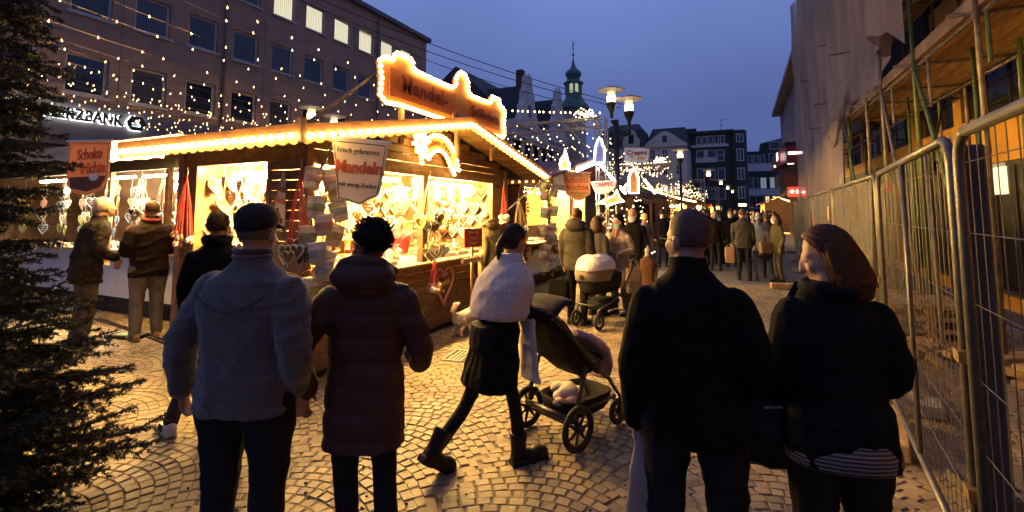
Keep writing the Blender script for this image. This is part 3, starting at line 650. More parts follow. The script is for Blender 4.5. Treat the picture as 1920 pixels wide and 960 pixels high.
net_sheet(15.4, 23.6, lambda y: 0.5, 10.5, 'grey brown sheer netting hanging to the ground at the scaffold end', seed=2)
net_sheet(9.2, 15.35, lambda y: 4.15 + max(0, (13.0 - y))*0.10 + 0.25*math.sin(y*2), 10.5, 'torn sheer netting draped over the upper scaffold above the deck', seed=5)
b = MB(); rn = random.Random(4)   # torn flap
vs = []
for i in range(13):
    for k in range(13):
        t, s = i/12, k/12; w = (1-s)*0.9+0.12
        vs.append((2.30-0.25*s*t-0.05*math.sin(t*9), 13.6 + 1.2*s + (t-0.5)*w, 4.7 - 1.25*s + 0.12*math.sin(t*7+s*3)))
b.add(vs, [(i*13+k,(i+1)*13+k,(i+1)*13+k+1,i*13+k+1) for i in range(12) for k in range(12)])
fl = T('netting_flap', 'loose torn flap of netting dangling from the scaffold deck', 'netting', (2.3, 14, 4)); b.build('net', net_m, fl, smooth=True, world=True)

# building-site clutter behind the fence
def timber_stack(label, loc, rz, layers, L, m=plank_m, grp=None):
    t = T('timber_pile', label, 'timber', loc, rz, grp); z = 0
    for k in range(layers):
        if k % 2 == 0:
            for q in (-0.35, 0, 0.35): b = MB(); b.bev((-L/2+rs.uniform(-.05,.05), q-0.11, z), (L/2, q+0.11, z+0.06), 0.006); b.build('board', m, t)
            z += 0.062
        else:
            for q in (-L*0.38, 0.0, L*0.38): b = MB(); b.bev((q-0.05, -0.48, z), (q+0.05, 0.48, z+0.09), 0.006); b.build('batten', m, t)
            z += 0.092
    return t
timber_stack('stacked pallets and boards just behind the open fence panel', (2.1, 8.6, 0), R(10), 7, 1.2)
timber_stack('low pile of boards beside the scaffold feet', (2.3, 10.6, 0), R(80), 4, 1.4)
timber_stack('flat pallet lying near the inner scaffold poles', (2.9, 6.9, 0), R(35), 3, 1.1)
t = T('white_sheet', 'pale insulation sheet leaning flat on the site ground', 'sheet', (2.35, 4.6, 0.02), R(12)); b = MB(); b.bev((-0.3,-0.45,0),(0.5,0.45,0.06),0.01); b.build('panel', white_board, t)
for i, (p0, p1, lab) in enumerate((((1.7,7.3,0.03),(3.1,8.2,0.05),'steel tube lying loose on the site cobbles'),((2.2,5.6,0.25),(3.3,7.2,0.6),'white tube leaning across the site boards'),((1.9,9.0,0.03),(2.9,9.4,0.03),'second steel tube lying by the timber pile'))):
    b = MB(); b.tube([p0, p1], 0.03, 8); tag(b.build('loose_tube', galv), lab, 'tube')
for i, (x, y_, lab) in enumerate(((2.0, 7.7, 'heap of rubble and rags near the pallet stack'), (2.6, 9.9, 'heap of broken offcuts beside the scaffold pole'))):
    b = MB()
    for k in range(26): b.cbox((x+rs.gauss(0,.2), y_+rs.gauss(0,.2), 0.04+rs.random()*0.1), (rs.uniform(.05,.2), rs.uniform(.04,.12), rs.uniform(.03,.08)), Euler((rs.uniform(-.5,.5), rs.uniform(-.5,.5), rs.uniform(0,3))).to_matrix().to_4x4())
    tag(b.build('rubble_heap', plank_m), lab, 'rubble', kind='stuff')

# ================================================================ CONSTRUCTION FENCE
mesh_sheet = mat('fence_sheet', (0.11, 0.10, 0.085), 0.8, 0.2, 2, 0.3, 12, alpha=0.6)
fence_galv = mat('fence_galv', (0.14, 0.132, 0.12), 0.45, 0.3, 14, 0.2, metal=0.6)
def fence_panel(p0, p1, label, sheet=False, wires=True, dense=0.10, top=2.08, tape=False, heavy=False):
    p0 = Vector((p0[0], p0[1], 0)); p1 = Vector((p1[0], p1[1], 0)); d = p1 - p0; L = d.length; a = math.atan2(d.y, d.x)
    t = T('site_fence', label, 'fence', tuple(p0), a, 'building site fence panels')
    r = 0.021; z0 = 0.16
    cr = 0.12
    path = [(0.02,0,0.02),(0.02,0,top-cr)] + [(0.02+cr*(1-math.cos(q)),0,top-cr+cr*math.sin(q)) for q in (0.4,0.8,1.2)] + [(0.02+cr,0,top)]
    b = MB(); b.tube(path, r, 10); b.build('upright', fence_galv, t, smooth=True)
    b = MB(); b.tube([(L-x, y_, z) for x, y_, z in path], r, 10); b.build('upright', fence_galv, t, smooth=True)
    b = MB(); b.tube([(0.02+cr,0,top),(L-0.02-cr,0,top)], r*1.1, 10); b.build('top_rail', fence_galv, t, smooth=True)
    b = MB(); b.tube([(0.03,0,z0),(L-0.03,0,z0)], r, 10); b.build('bottom_rail', fence_galv, t, smooth=True)
    for f in ((0.5,) if L < 3 else (0.36, 0.68)):
        b = MB(); b.tube([(L*f,0.0,z0),(L*f,0.0,top)], 0.015, 8); b.build('mid_upright', fence_galv, t, smooth=True)
    if wires:
        b = MB(); x = 0.07
        while x < L - 0.05: b.tube([(x,-0.016,z0-0.03),(x,-0.016,top+0.03)], 0.0021, 4); x += dense
        for z in (0.45, 0.75, 1.05, 1.35, 1.65, 1.95): b.tube([(0.02,-0.012,z),(L-0.02,-0.012,z+rs.uniform(-.015,.015))], 0.0024, 4)
        b.build('wire_mesh', mat('fence_wire', (0.10,0.09,0.08), 0.5, metal=0.5), t, kind='stuff')
    if sheet:
        b = MB(); nx, nz = 16, 8; vs = []
        for i in range(nx+1):
            for k in range(nz+1): vs.append((0.05+(L-0.1)*i/nx, 0.03+0.025*math.sin(i*1.3+k*.4)+0.012*math.sin(i*3.1), 0.12+(top-0.16)*k/nz))
        b.add(vs, [(i*(nz+1)+k,(i+1)*(nz+1)+k,(i+1)*(nz+1)+k+1,i*(nz+1)+k+1) for i in range(nx) for k in range(nz)]); b.build('privacy_sheet', mesh_sheet, t, smooth=True)
    if tape:
        b = MB(); b.tube([(L-0.02,0,1.35),(L-0.02,0,1.62)], r*1.15, 10); b.build('red_tape', tube_red, t)
    for zc in (1.12, 0.55): b = MB(); b.cbox((0.0,0,zc),(0.09,0.07,0.05)); b.build('clamp', mat('clamp_brass', (0.55,0.38,0.12), 0.35, metal=0.8), t)
    f = T('concrete_block', label.replace('fence panel', 'concrete foot block under fence panel'), 'fence foot', (p1.x, p1.y, 0), a, 'fence foot blocks')
    b = MB(); b.bev((-0.11,-0.36,0.0),(0.11,0.36,0.14),0.025); b.build('block', mat('concrete', (0.20,0.185,0.165), 0.9, 0.35, 9, 0.6, 50), f)
    for q in (-0.2, 0.2): bb = MB(); bb.lathe([(0.03,0.141),(0.03,0.146)], 10, (0, q, 0)); bb.build('socket', black_metal, f)
    return t
fence_panel((0.62,-0.72), (0.86,2.74), 'nearest fence panel at the right picture edge')
fence_panel((0.86,2.80), (1.13,5.42), 'open mesh fence panel right beside the red haired woman', tape=False)
fence_panel((1.14,5.52), (1.30,9.0), 'sheeted fence panel behind the red haired womans head', sheet=True, tape=True)
fence_panel((1.30,9.05), (1.42,12.5), 'second sheeted fence panel with a small orange tag', sheet=True, tape=True, dense=0.12)
fence_panel((1.42,12.55), (1.60,16.0), 'third sheeted fence panel beside the woman in the parka', sheet=True, wires=False)
fence_panel((1.60,16.05), (1.78,19.5), 'fourth sheeted fence panel further along the scaffold', sheet=True, wires=False)
fence_panel((1.78,19.55), (1.95,23.0), 'farthest sheeted fence panel by the netting end', sheet=True, wires=False)
fp = T('timber_post', 'thick dark timber post clamped to the near fence joint', 'post', (0.92, 2.80, 0)); b = MB(); b.bev((-0.045,-0.045,0),(0.045,0.045,2.04),0.01); b.build('post', mat('post_dark', (0.05,0.042,0.035), 0.6, 0.4, 6, 0.3), fp)
tg = T('orange_tag', 'small orange tag hanging on a sheeted fence panel', 'tag', (1.29, 9.3, 1.6)); b = MB(); b.bev((-0.03,-0.06,0),(-0.02,0.06,0.22),0.003); b.build('plate', mat('orange_plate', (0.6,0.2,0.08), 0.5), tg)
for i, (x, y_, z0, rz_, lab) in enumerate(((0.93, 12.6, 0, 0.25, 'wooden beam lying by the fence foot'), (1.02, 4.75, 0, 1.35, 'dark timber sill lying under the open fence panel'))):
    b = MB(); b.bev((-0.42,-0.07,0),(0.42,0.07,0.13),0.012, Matrix.Translation((x,y_,0.0)) @ rotz(rz_)); tag(b.build('timber_beam', plank_m), lab, 'beam')
pl = T('slotted_base', 'slotted recycled rubber fence foot inside the site fence', 'fence foot', (1.5, 4.1, 0), R(20)); b = MB(); b.bev((-0.32,-0.2,0),(0.32,0.2,0.12),0.02); b.build('block', mat('rubber_foot', (0.10,0.085,0.07), 0.8, 0.3, 9, 0.4), pl)
for q in range(4): b = MB(); b.lathe([(0.045,0.121),(0.045,0.126)], 10, (-0.18+0.36*(q%2), -0.09+0.18*(q//2), 0)); b.build('socket', black_metal, pl)

# ================================================================ STREET LAMPS
lamp_white = mat('lamp_disc', (0.34,0.30,0.27), 0.5, 0.1)
def lamp_head(t, c, s=1.0):
    x, y_, z = c
    b = MB(); b.lathe([(0.05*s,-0.5*s),(0.06*s,-0.32*s),(0.15*s,-0.12*s),(0.16*s,0.0)], 12, c); b.build('holder', black_metal, t)
    b = MB(); b.lathe([(0.135*s,0.0),(0.14*s,0.20*s)], 12, c); g = b.build('lamp_glass', lamp_glow, t)
    b = MB(); b.lathe([(0.12*s,0.21*s),(0.13*s,0.34*s),(0.10*s,0.36*s)], 12, c); b.build('glass_upper', mat('lamp_upper', (0.6,0.5,0.4), 0.3, emit=(1,.7,.4), estr=1.2), t)
    b = MB(); b.lathe([(0.10*s,0.36*s),(0.40*s,0.385*s),(0.43*s,0.405*s),(0.40*s,0.425*s),(0.17*s,0.46*s)], 20, c); b.build('disc', lamp_white, t)
    b = MB(); b.lathe([(0.16*s,0.46*s),(0.17*s,0.50*s),(0.05*s,0.54*s)], 12, c); b.build('cap', lamp_white, t)
def street_lamp(x, y_, label, h=4.75, double=False, s=1.0):
    t = T('street_lamp', label, 'street lamp', (x, y_, 0), 0, 'disc street lamps')
    b = MB(); b.lathe([(0.13,0),(0.12,0.5),(0.075,0.6),(0.07,h-0.5)], 12); b.build('pole', black_metal, t, smooth=True)
    if double:
        lamp_head(t, (-0.13, 0, h), s); lamp_head(t, (0.28, 0.35, h-0.22), s)
        b = MB(); b.tube([(0,0,h-1.1),(0.05,0.05,h-0.8),(-0.13,0,h-0.5)], 0.045, 8); b.tube([(0,0,h-1.0),(0.28,0.35,h-0.85),(0.28,0.35,h-0.7)], 0.045, 8); b.build('arm', black_metal, t, smooth=True)
    else: lamp_head(t, (0,0,h), s)
    return t
street_lamp(-3.05, 13.15, 'double disc street lamp beside the truss portal', 4.75, True, 0.88)
street_lamp(-2.98, 27.9, 'single disc street lamp above the second hut roof', 4.65, s=1.1)
street_lamp(-2.4, 43, 'disc street lamp in front of the slate block', 4.6, s=1.2)
for i, (y_, lab) in enumerate(((57, 'smaller disc lamp right of the slate block lamp'), (70, 'far disc lamp third down the street'), (84, 'farthest tiny disc lamp at the street end'))): street_lamp(-1.95 + 0.35*i, y_, lab, 4.6, s=1.1)
street_lamp(-12.76, 11.4, 'left disc lamp glowing above the almond stall roof', 4.75)
street_lamp(-13.6, 13.2, 'right disc lamp glowing above the almond stall roof', 4.85)

# ================================================================ TRUSS PORTALS AND LIGHT CANOPIES
alu = mat('truss_aluminium', (0.45,0.42,0.38), 0.4, 0.2, 10, metal=0.7)
def truss_between(t, p0, p1, name, w=0.26, seg=0.30, r=0.022):
    p0 = Vector(p0); p1 = Vector(p1); d = p1 - p0; L = d.length; d.normalize()
    up = Vector((0,0,1)) if abs(d.z) < 0.9 else Vector((1,0,0)); sd = d.cross(up).normalized(); up = sd.cross(d)
    offs = [(-.5,-.5),(.5,-.5),(.5,.5),(-.5,.5)]; b = MB()
    cor = [up*(o[1]*w) + sd*(o[0]*w) for o in offs]
    for c in cor: b.tube([p0+c, p1+c], r, 6)
    o = b.build(name, alu, t, smooth=True, world=True)
    b = MB(); n = int(L/seg)
    for k in range(n):
        a, e = p0 + d*(L*k/n), p0 + d*(L*(k+1)/n)
        for q in range(4):
            c0, c1 = cor[q], cor[(q+1) % 4]
            b.tube([a + (c0 if k % 2 else c1), e + (c1 if k % 2 else c0)], r*0.5, 4)
    b.build(name + '_lacing', alu, t, world=True)
def portal(y_, xa, xb, z, label, both=True):
    t = T('truss_portal', label, 'truss', (xb, y_, 0), 0, 'truss portals over the street')
    truss_between(t, (xa, y_, z), (xb, y_, z), 'beam'); truss_between(t, (xb, y_, 0), (xb, y_, z+0.13), 'leg')
    if both: truss_between(t, (xa, y_, 0), (xa, y_, z+0.13), 'leg')
    b = MB(); b.tube([(xb, y_, z-1.2), (xb-1.0, y_, z)], 0.03, 6); b.build('knee_brace', alu, t, world=True)
    b = MB(); b.box((xb-0.35,y_-0.35,0.0),(xb+0.35,y_+0.35,0.03)); b.build('base_plate', galv, t, world=True)
portal(12.7, -16.0, -3.35, 4.12, 'aluminium truss portal beside the double street lamp')
portal(27.2, -16.0, -3.4, 4.15, 'second truss portal beside the single street lamp')
portal(42.0, -14.0, -2.8, 4.15, 'third truss portal in front of the slate block')
portal(56.0, -12.0, -2.3, 4.15, 'fourth truss portal far down the street')
tiny = MB(); tiny.lathe([(0.007,0.03),(0.008,0.0),(0.018,-0.022),(0.014,-0.04),(0.003,-0.046)], 6); tiny_me = tiny.mesh('bulb', bulb_tiny)
def light_string(p0, p1, sag, n, label, grp, parts=True, size=1.0, jit=0.25, far=False, drop=0.0):
    p0 = Vector(p0); p1 = Vector(p1); root = T('light_string', label, 'light string', tuple(p0), 0, grp)
    f = lambda t: p0.lerp(p1, t) - Vector((0,0,sag*4*t*(1-t)))
    b = MB(); b.tube([f(k/10) - p0 for k in range(11)], 0.004, 4); b.build('wire', mat('string_wire', (0.17,0.11,0.055), 0.6), root)
    if parts:
        for k in range(n):
            t = (k + 0.5 + rs.uniform(-jit, jit))/n; M = Matrix.Translation(f(t) - p0) @ Euler((rs.uniform(-.3,.3), rs.uniform(-.3,.3), 0)).to_matrix().to_4x4() @ Matrix.Scale(size, 4)
            link('bulb', tiny_me, root, M)
    else:
        b = MB()
        for k in range(n):
            t = (k + 0.5 + rs.uniform(-jit, jit))/n; b.ell(f(t) - p0 - Vector((rs.uniform(-.1,.1)*(drop > 0), 0, drop*rs.random())), (0.022*size, 0.022*size, 0.028*size), 5, 3)
        b.build('bulb_run', bulb_far, root, kind='stuff')
G1 = 'light strings of the near canopy'; L1 = 'bulb string of the near canopy, %s from the office facade'
for k in range(27):
    x = -15.8 + k*0.27 + max(0, k-16)**2*0.03
    light_string((x + rs.uniform(-.1,.1), -2.0, 5.0 + rs.uniform(-.1,.25)), (x, 12.7, 4.2), 0.25 + rs.random()*0.25, 27, L1 % ordn(k), G1, size=0.50)
G2 = 'light strings of the second canopy'; L2 = 'bulb string between first and second truss, %s from the left'
for k in range(24):
    x = -15.5 + k*0.52
    light_string((x, 12.8, 4.2), (x, 27.2, 4.2), 0.45 + rs.random()*0.35, 48, L2 % ordn(k), G2, parts=False, far=True, size=0.72, drop=0.18)
G3 = 'light strings of the far canopies'; L3 = 'bulb string of the %s far canopy, %s from the left'
for k in range(12):
    x = -12.8 + k*0.83
    light_string((x, 27.3, 4.2), (x, 42, 4.2), 0.6 + rs.random()*.4, 46, L3 % ('nearer', ordn(k)), G3, parts=False, far=True, size=1.1, drop=0.7)
    light_string((x, 42.1, 4.2), (x+0.4, 56, 4.2), 0.6 + rs.random()*.4, 46, L3 % ('farther', ordn(k)), G3, parts=False, far=True, size=1.25, drop=0.8)
for i, (p0, p1, sag) in enumerate((((-8.95,10.7,4.9),(-3.35,12.75,4.4),0.1),((-3.35,27.1,4.4),(-9,27.1,4.5),0.1))):
    light_string(p0, p1, sag, 40, ('bulb garland running along the first truss beam', 'bulb garland running along the second truss beam')[i], 'truss garlands', parts=False, size=1.1)
for (x, y_, z, lab) in ((-3.8,12.7,4.4,'tangled cluster of bulbs on the first truss corner'), (-3.9,27.2,4.5,'tangled cluster of bulbs on the second truss corner')):
    b = MB()
    for k in range(40): b.ell((x+rs.gauss(0,.16), y_+rs.gauss(0,.12), z+rs.gauss(0,.07)), 0.022 if y_ < 20 else 0.035, 5, 3)
    o = T('bulb_cluster', lab, 'lights', (x, y_, z)); b.build('bulb_run', bulb_far, o, world=True, kind='stuff')
# overhead cables
for i, (a, c, sg_) in enumerate((((-18.0, 3.2, 12.2), (-3.1, 14.2, 4.9), 0.9), ((-18.0, 3.5, 12.0), (-3.15, 14.2, 4.8), 1.0), ((-18.0, 12.5, 11.8), (-4.5, 14.0, 5.0), 0.7))):
    a = Vector(a); c = Vector(c); b = MB(); b.tube([a.lerp(c, k/16) - Vector((0,0,sg_*4*(k/16)*(1-k/16))) for k in range(17)], 0.012, 5)
    tag(b.build('overhead_cable', rope), ('upper dark cable sagging across the sky', 'lower dark cable sagging across the sky', 'dark cable crossing the lit office windows')[i], 'cable')
# ================================================================ CONIFERS
needle_m = mat('fir_needles', (0.016, 0.028, 0.009), 0.6, 0.55, 3.0)
needle_m2 = mat('fir_needles_pale', (0.04, 0.06, 0.018), 0.6, 0.5, 3.0)
bark = mat('bark', (0.06, 0.04, 0.025), 0.9, 0.4, 15, 0.6)
def fir(loc, H, Rb, label, tiers=26, per=7, needle=0.022, nw=0.0021, dens=150, name='fir_tree', lights=0, z0=0.25, seed=1, twig_step=0.055, nm=None, group=None, cull=None):
    rn = random.Random(seed); npr = np.random.RandomState(seed)
    t = T(name, label, 'tree', loc, 0, group)
    b = MB(); b.tube([(0,0,0),(0,0,H*0.5),(0,0,H)], [0.035*H/2.4+0.01, 0.022*H/2.4, 0.004], 8); b.build('trunk', bark, t, smooth=True)
    wood = MB(); segs = []
    tips = []
    for k in range(tiers):
        f = (k + rn.random()*0.7)/tiers; z = z0 + (H - z0 - 0.05) * f; Lr = Rb * ((1-f)**0.85) * (1 - 0.38*math.exp(-((f-0.36)/0.13)**2)) + 0.05
        for q in range(per):
            a = 2*math.pi*(q + rn.random()*0.8)/per + k*2.4; L = Lr * rn.uniform(0.72, 1.08)
            if cull and cull(a, z): continue
            droop = rn.uniform(0.10, 0.28)*(1-f) - 0.35*f
            d = Vector((math.cos(a), math.sin(a), 0)); sd = Vector((-math.sin(a), math.cos(a), 0))
            P = lambda s: d*(L*s) + Vector((0,0, z - droop*L*s*1.4 + droop*L*1.1*s*s*s + 0.02*math.sin(s*9+q))) + sd*(0.04*L*math.sin(s*3+q))
            pts = [P(s/6) for s in range(7)]
            wood.tube(pts, [0.011*(1-s/7)*L/0.9 + 0.0025 for s in range(7)], 5); tips.append(pts[-1])
            for s in range(6): segs.append((pts[s], pts[s+1], s/6 > 0.1))
            n = max(3, int(L/twig_step))
            for w in range(n):
                s = 0.12 + 0.86*(w + rn.random()*0.6)/n; side = 1 if w % 2 else -1
                l2 = (0.44*L*(1-s) + 0.055) * rn.uniform(0.7, 1.15)
                p0 = P(s); dirv = (d*math.cos(R(52)) + sd*(side*math.sin(R(52))) + Vector((0,0,rn.uniform(-0.30,0.10)))).normalized()
                p1 = p0 + dirv*l2 + Vector((0,0,-0.10*l2)); segs.append((p0, p1, True))
                if l2 > 0.13:
                    for ww in range(int(l2/0.06)):
                        s2 = 0.25 + 0.7*(ww+rn.random())/max(1,int(l2/0.06)); sd2 = 1 if ww % 2 else -1
                        q0 = p0.lerp(p1, s2); perp = Vector((0,0,1)).cross(dirv).normalized()
                        q1 = q0 + (dirv*0.65 + perp*(sd2*0.75) + Vector((0,0,rn.uniform(-.2,.1)))).normalized() * (l2*0.38*(1.1-s2)+0.03); segs.append((q0, q1, True))
    A = np.array([s[0] for s in segs]); B = np.array([s[1] for s in segs]); L = np.linalg.norm(B-A, axis=1)
    cnt = np.maximum(3, (L*dens).astype(int)); idx = np.repeat(np.arange(len(segs)), cnt); n = len(idx)
    tt = npr.rand(n, 1); D = (B-A)[idx]/L[idx][:, None]; P0 = A[idx] + (B-A)[idx]*tt
    rnd = npr.normal(size=(n, 3)); rnd -= (rnd*D).sum(1)[:, None]*D; rnd /= np.linalg.norm(rnd, axis=1)[:, None] + 1e-9
    nd = rnd*0.80 + D*0.55 + np.array([0,0,0.12]); nd /= np.linalg.norm(nd, axis=1)[:, None]
    wv = np.cross(nd, npr.normal(size=(n, 3))); wv /= np.linalg.norm(wv, axis=1)[:, None] + 1e-9
    ln = needle*npr.uniform(0.7, 1.15, (n, 1))
    V = np.stack([P0 - wv*nw, P0 + wv*nw, P0 + nd*ln + wv*nw*0.3], 1).reshape(-1, 3)
    me = bpy.data.meshes.new('crown'); me.from_pydata(V.tolist(), [], np.arange(3*n).reshape(-1, 3).tolist()); me.materials.append(nm or needle_m); me.update()
    cr = link('crown', me, t)
    wood.build('branch_wood', bark, cr, kind='stuff')
    if lights:
        lb = MB()
        for k in range(lights):
            p = rn.choice(tips)*1.0; s = rn.uniform(0.6, 1.0); lb.ell((p.x*s, p.y*s, p.z+0.02), 0.022, 5, 3)
        lb.build('fairy_light_run', bulb_far, t, kind='stuff')
    return t
fir((-3.92, 1.08, 0), 4.3, 0.98, 'large dark fir tree at the left picture edge', tiers=40, per=11, dens=560, seed=11, needle=0.027, nw=0.003, cull=lambda a, z: math.cos(a + 0.4) < -0.55)
fir((-3.65, 15.6, 0), 2.6, 0.8, 'fairy lit fir tree beside the chocolate fruit stall', tiers=18, per=7, dens=60, needle=0.04, nw=0.006, lights=60, seed=5, twig_step=0.09)
fir((-3.3, 17.2, 0), 2.3, 0.7, 'fairy lit fir tree in front of the striped awning hut', tiers=16, per=7, dens=60, needle=0.04, nw=0.006, lights=50, seed=6, twig_step=0.09)
fir((-3.4, 26.2, 0), 2.5, 0.9, 'dark fir tree in front of the far lit hut', tiers=14, per=7, dens=40, needle=0.06, nw=0.009, lights=20, seed=8, twig_step=0.12)
fir((-2.9, 33.0, 0), 2.0, 0.7, 'small far fir tree under the distant lamps', tiers=12, per=6, dens=40, needle=0.06, nw=0.009, lights=30, seed=9, twig_step=0.12)

# ================================================================ MARKET GOODS (prototypes)
gold_ink = mat('ink_red', (0.55, 0.10, 0.035), 0.6)
ink_green = mat('ink_green', (0.04, 0.10, 0.06), 0.6)
ginger = mat('gingerbread', (0.12, 0.042, 0.014), 0.7, 0.3, 12, 0.3)
icing_mats = [mat('icing_white', (0.80, 0.76, 0.68), 0.6), mat('icing_pink', (0.75, 0.33, 0.34), 0.6), mat('icing_green', (0.28, 0.42, 0.16), 0.6), mat('icing_blue', (0.30, 0.48, 0.60), 0.6)]
cream_cookie = mat('iced_cookie', (0.42, 0.26, 0.12), 0.65, 0.2, 6)
ribbon_m = mat('ribbon_red', (0.55, 0.06, 0.05), 0.5); ribbon_w = mat('ribbon_cream', (0.68, 0.52, 0.36), 0.5)
def heart_pts(n=22, s=1.0):
    o = []
    for k in range(n):
        a = 2*math.pi*k/n; x = 16*math.sin(a)**3; z = 13*math.cos(a) - 5*math.cos(2*a) - 2*math.cos(3*a) - math.cos(4*a)
        o.append((x/32*s, (z-2)/32*s))
    return o
HM = {}
def heart_meshes(body, ic):
    k = (body.name, ic.name)
    if k not in HM:
        b = MB(); p = heart_pts(); b.prism([(x*0.92, z*0.92) for x, z in p], -0.045, 0.045); b.prism(p, -0.03, 0.03)
        t = MB(); t.tube([(x*0.93, -0.045, z*0.93) for x, z in p], 0.035, 5, closed=True)
        w = MB(); rn = random.Random(hash(k) % 99)
        for r_ in range(3):
            z = 0.16 - r_*0.15; L = (0.26, 0.24, 0.12)[r_]; w.tube([(lin(-L, L, q/9), -0.052, z + 0.03*math.sin(q*2.3+r_)) for q in range(10)], 0.014, 4)
        HM[k] = (b.mesh('cookie', body), t.mesh('icing_border', ic), w.mesh('icing_script', ic))
    return HM[k]
def heart(parent_name, label, loc, rz, size, body=None, ic=None, group=None, cord=0.0, tilt=0.0):
    t = T('gingerbread_heart', label, 'gingerbread', loc, rz, group)
    t.rotation_euler = (0, tilt, rz); t.scale = (size, size, size)
    me = heart_meshes(body or ginger, ic or icing_mats[0])
    link('cookie', me[0], t); link('icing_border', me[1], t); link('icing_script', me[2], t)
    if cord:
        key = ('cord', round(cord/size, 1))
        if key not in HM: c = MB(); c.tube([(-0.12,0,0.35),(0,0,cord/size)], 0.012, 4); c.tube([(0.12,0,0.35),(0,0,cord/size)], 0.012, 4); HM[key] = c.mesh('cord', ribbon_w)
        link('cord', HM[key], t)
    return t
bucket_m = mat('bucket_plastic', (0.88, 0.84, 0.80), 0.35, 0.04, 3, transl=0.7)
floss = [mat('floss_pink', (0.62, 0.42, 0.45), 0.9), mat('floss_blue', (0.36, 0.50, 0.58), 0.9), mat('floss_green', (0.42, 0.52, 0.32), 0.9), mat('floss_cream', (0.62, 0.52, 0.36), 0.9)]
BK = []
for fm in floss:
    b1 = MB(); b1.lathe([(0.060,-0.09),(0.063,-0.085),(0.078,0.03),(0.080,0.075),(0.084,0.078),(0.084,0.092),(0.078,0.095)], 14)
    b2 = MB(); b2.lathe([(0.0715,-0.035),(0.0795,0.028),(0.0805,0.03),(0.079,0.032)], 14)
    b3 = MB(); b3.tube([(0.082*math.cos(q), 0, 0.085+0.075*math.sin(q)) for q in [math.pi*k/8 for k in range(9)]], 0.0035, 4)
    BK.append((b1.mesh('tub', bucket_m, True), b2.mesh('candy_floss', fm, True), b3.mesh('handle', mat('bucket_handle', (0.5,0.12,0.08), 0.5))))
def bucket(loc, label, group, k, tilt=0.0, rz=0.0, s=1.0):
    t = T('candy_floss_bucket', label, 'bucket', loc, rz, group); t.rotation_euler = (tilt*0.4, tilt, rz); t.scale = (s, s, s)
    for me in BK[k % 4]: link(me.name.split('.')[0], me, t)
    return t
def bunch(loc, label, L, n, kind, hs=0.09, spread=0.10, rz=0.0, rm=None, seed=0, group=None, ics=(0, 2, 3), bodies=None):
    """ribbons gathered on a hook with small iced cookies at their ends"""
    rn = random.Random(seed); t = T('cookie_bunch', label, 'gingerbread', loc, rz, group)
    b = MB(); b.tube([(0,0,0.10),(0.015,0,0.06),(0,0,0.0)], 0.004, 5); b.build('hook', grey_metal, t)
    for k in range(n):
        a = 2*math.pi*k/n + rn.random(); r_ = spread*rn.uniform(0.5, 1.0); l = L*rn.uniform(0.78, 1.0)
        e = Vector((r_*math.cos(a), r_*math.sin(a), -l))
        b = MB(); b.tube([(0,0,0), (e.x*0.6, e.y*0.6, -l*0.5), tuple(e)], 0.0035, 4); b.build('ribbon', rm or ribbon_m, t)
        if kind == 'heart':
            me = heart_meshes(rn.choice(bodies or [ginger, cream_cookie]), icing_mats[rn.choice(ics)]); M = Matrix.Translation(e - Vector((0,0,hs*0.4))) @ rotz(rn.uniform(-0.9, 0.9)) @ Matrix.Scale(hs*2, 4)
            c = link('cookie', me[0], t, M); link('icing_border', me[1], c)
        else:
            b = MB(); b.ell(e - Vector((0,0,hs*0.5)), (hs*0.55, hs*0.3, hs*0.55), 8, 5); b.build('cookie', rn.choice([cream_cookie, icing_mats[1], icing_mats[0]]), t)
    return t

# ================================================================ NEAREST STALL
STX, STB, SY0, SY1 = -4.05, -6.15, 3.6, 8.2
ms = T('almond_stall', 'nearest wooden roasted almond stall with bulb lined gable roof', 'market stall', (-5.1, 5.9, 0))
def part(name, m, *boxes, root=None, bevel=0.0, smooth=False):
    b = MB()
    for a, c in boxes: (b.bev(a, c, bevel) if bevel else b.box(a, c))
    return b.build(name, m, root or ms, smooth=smooth, world=True)
part('floor', wood_dark, ((STB, SY0, 0.08), (STX-0.005, SY1, 0.14)))
part('skid', brown_dark, ((STB+0.1, SY0+0.1, 0.0), (STB+0.25, SY1-0.1, 0.08))); part('skid', brown_dark, ((STX-0.3, SY0+0.1, 0.0), (STX-0.15, SY1-0.1, 0.08)))
z = 0.14; k = 0
while z < 1.0:
    h = 0.108
    part('plank', wood_dark, ((STX-0.03, SY0+0.05, z), (STX+rs.uniform(0,.006), SY1-0.05, z+h-0.006)), bevel=0.006)
    part('plank', wood_dark, ((STB+0.05, SY0-rs.uniform(0,.006), z), (STX-0.06, SY0+0.03, z+h-0.006)), bevel=0.006)
    part('plank', wood_dark, ((STB+0.05, SY1-0.03, z), (STX-0.06, SY1, z+h-0.006)), bevel=0.006)
    z += h; k += 1
z = 1.0
while z < 2.45:
    part('plank', wood_dark, ((-4.60, SY0-rs.uniform(0,.006), z), (STX-0.06, SY0+0.03, z+0.102)), bevel=0.006)
    part('plank', wood_dark, ((STX-0.03, 7.78, z), (STX+rs.uniform(0,.006), SY1-0.05, z+0.102)), bevel=0.006)
    part('plank', wood_dark, ((STB+0.05, SY1-0.03, z), (STX-0.06, SY1, z+0.102)), bevel=0.006)
    z += 0.108
def ridge_z(y): return 3.02 - abs(y-6.05)*0.2
z = 2.30
while z < 2.98:
    half = (3.0 - z - 0.10)/0.2; ya, yb = max(SY0+0.05, 6.05-half), min(SY1-0.05, 6.05+half)
    if yb - ya > 0.2: part('gable_plank', wood_dark, ((STX-0.03, ya, z), (STX+rs.uniform(0,.006), yb, z+0.102)), bevel=0.006)
    z += 0.108
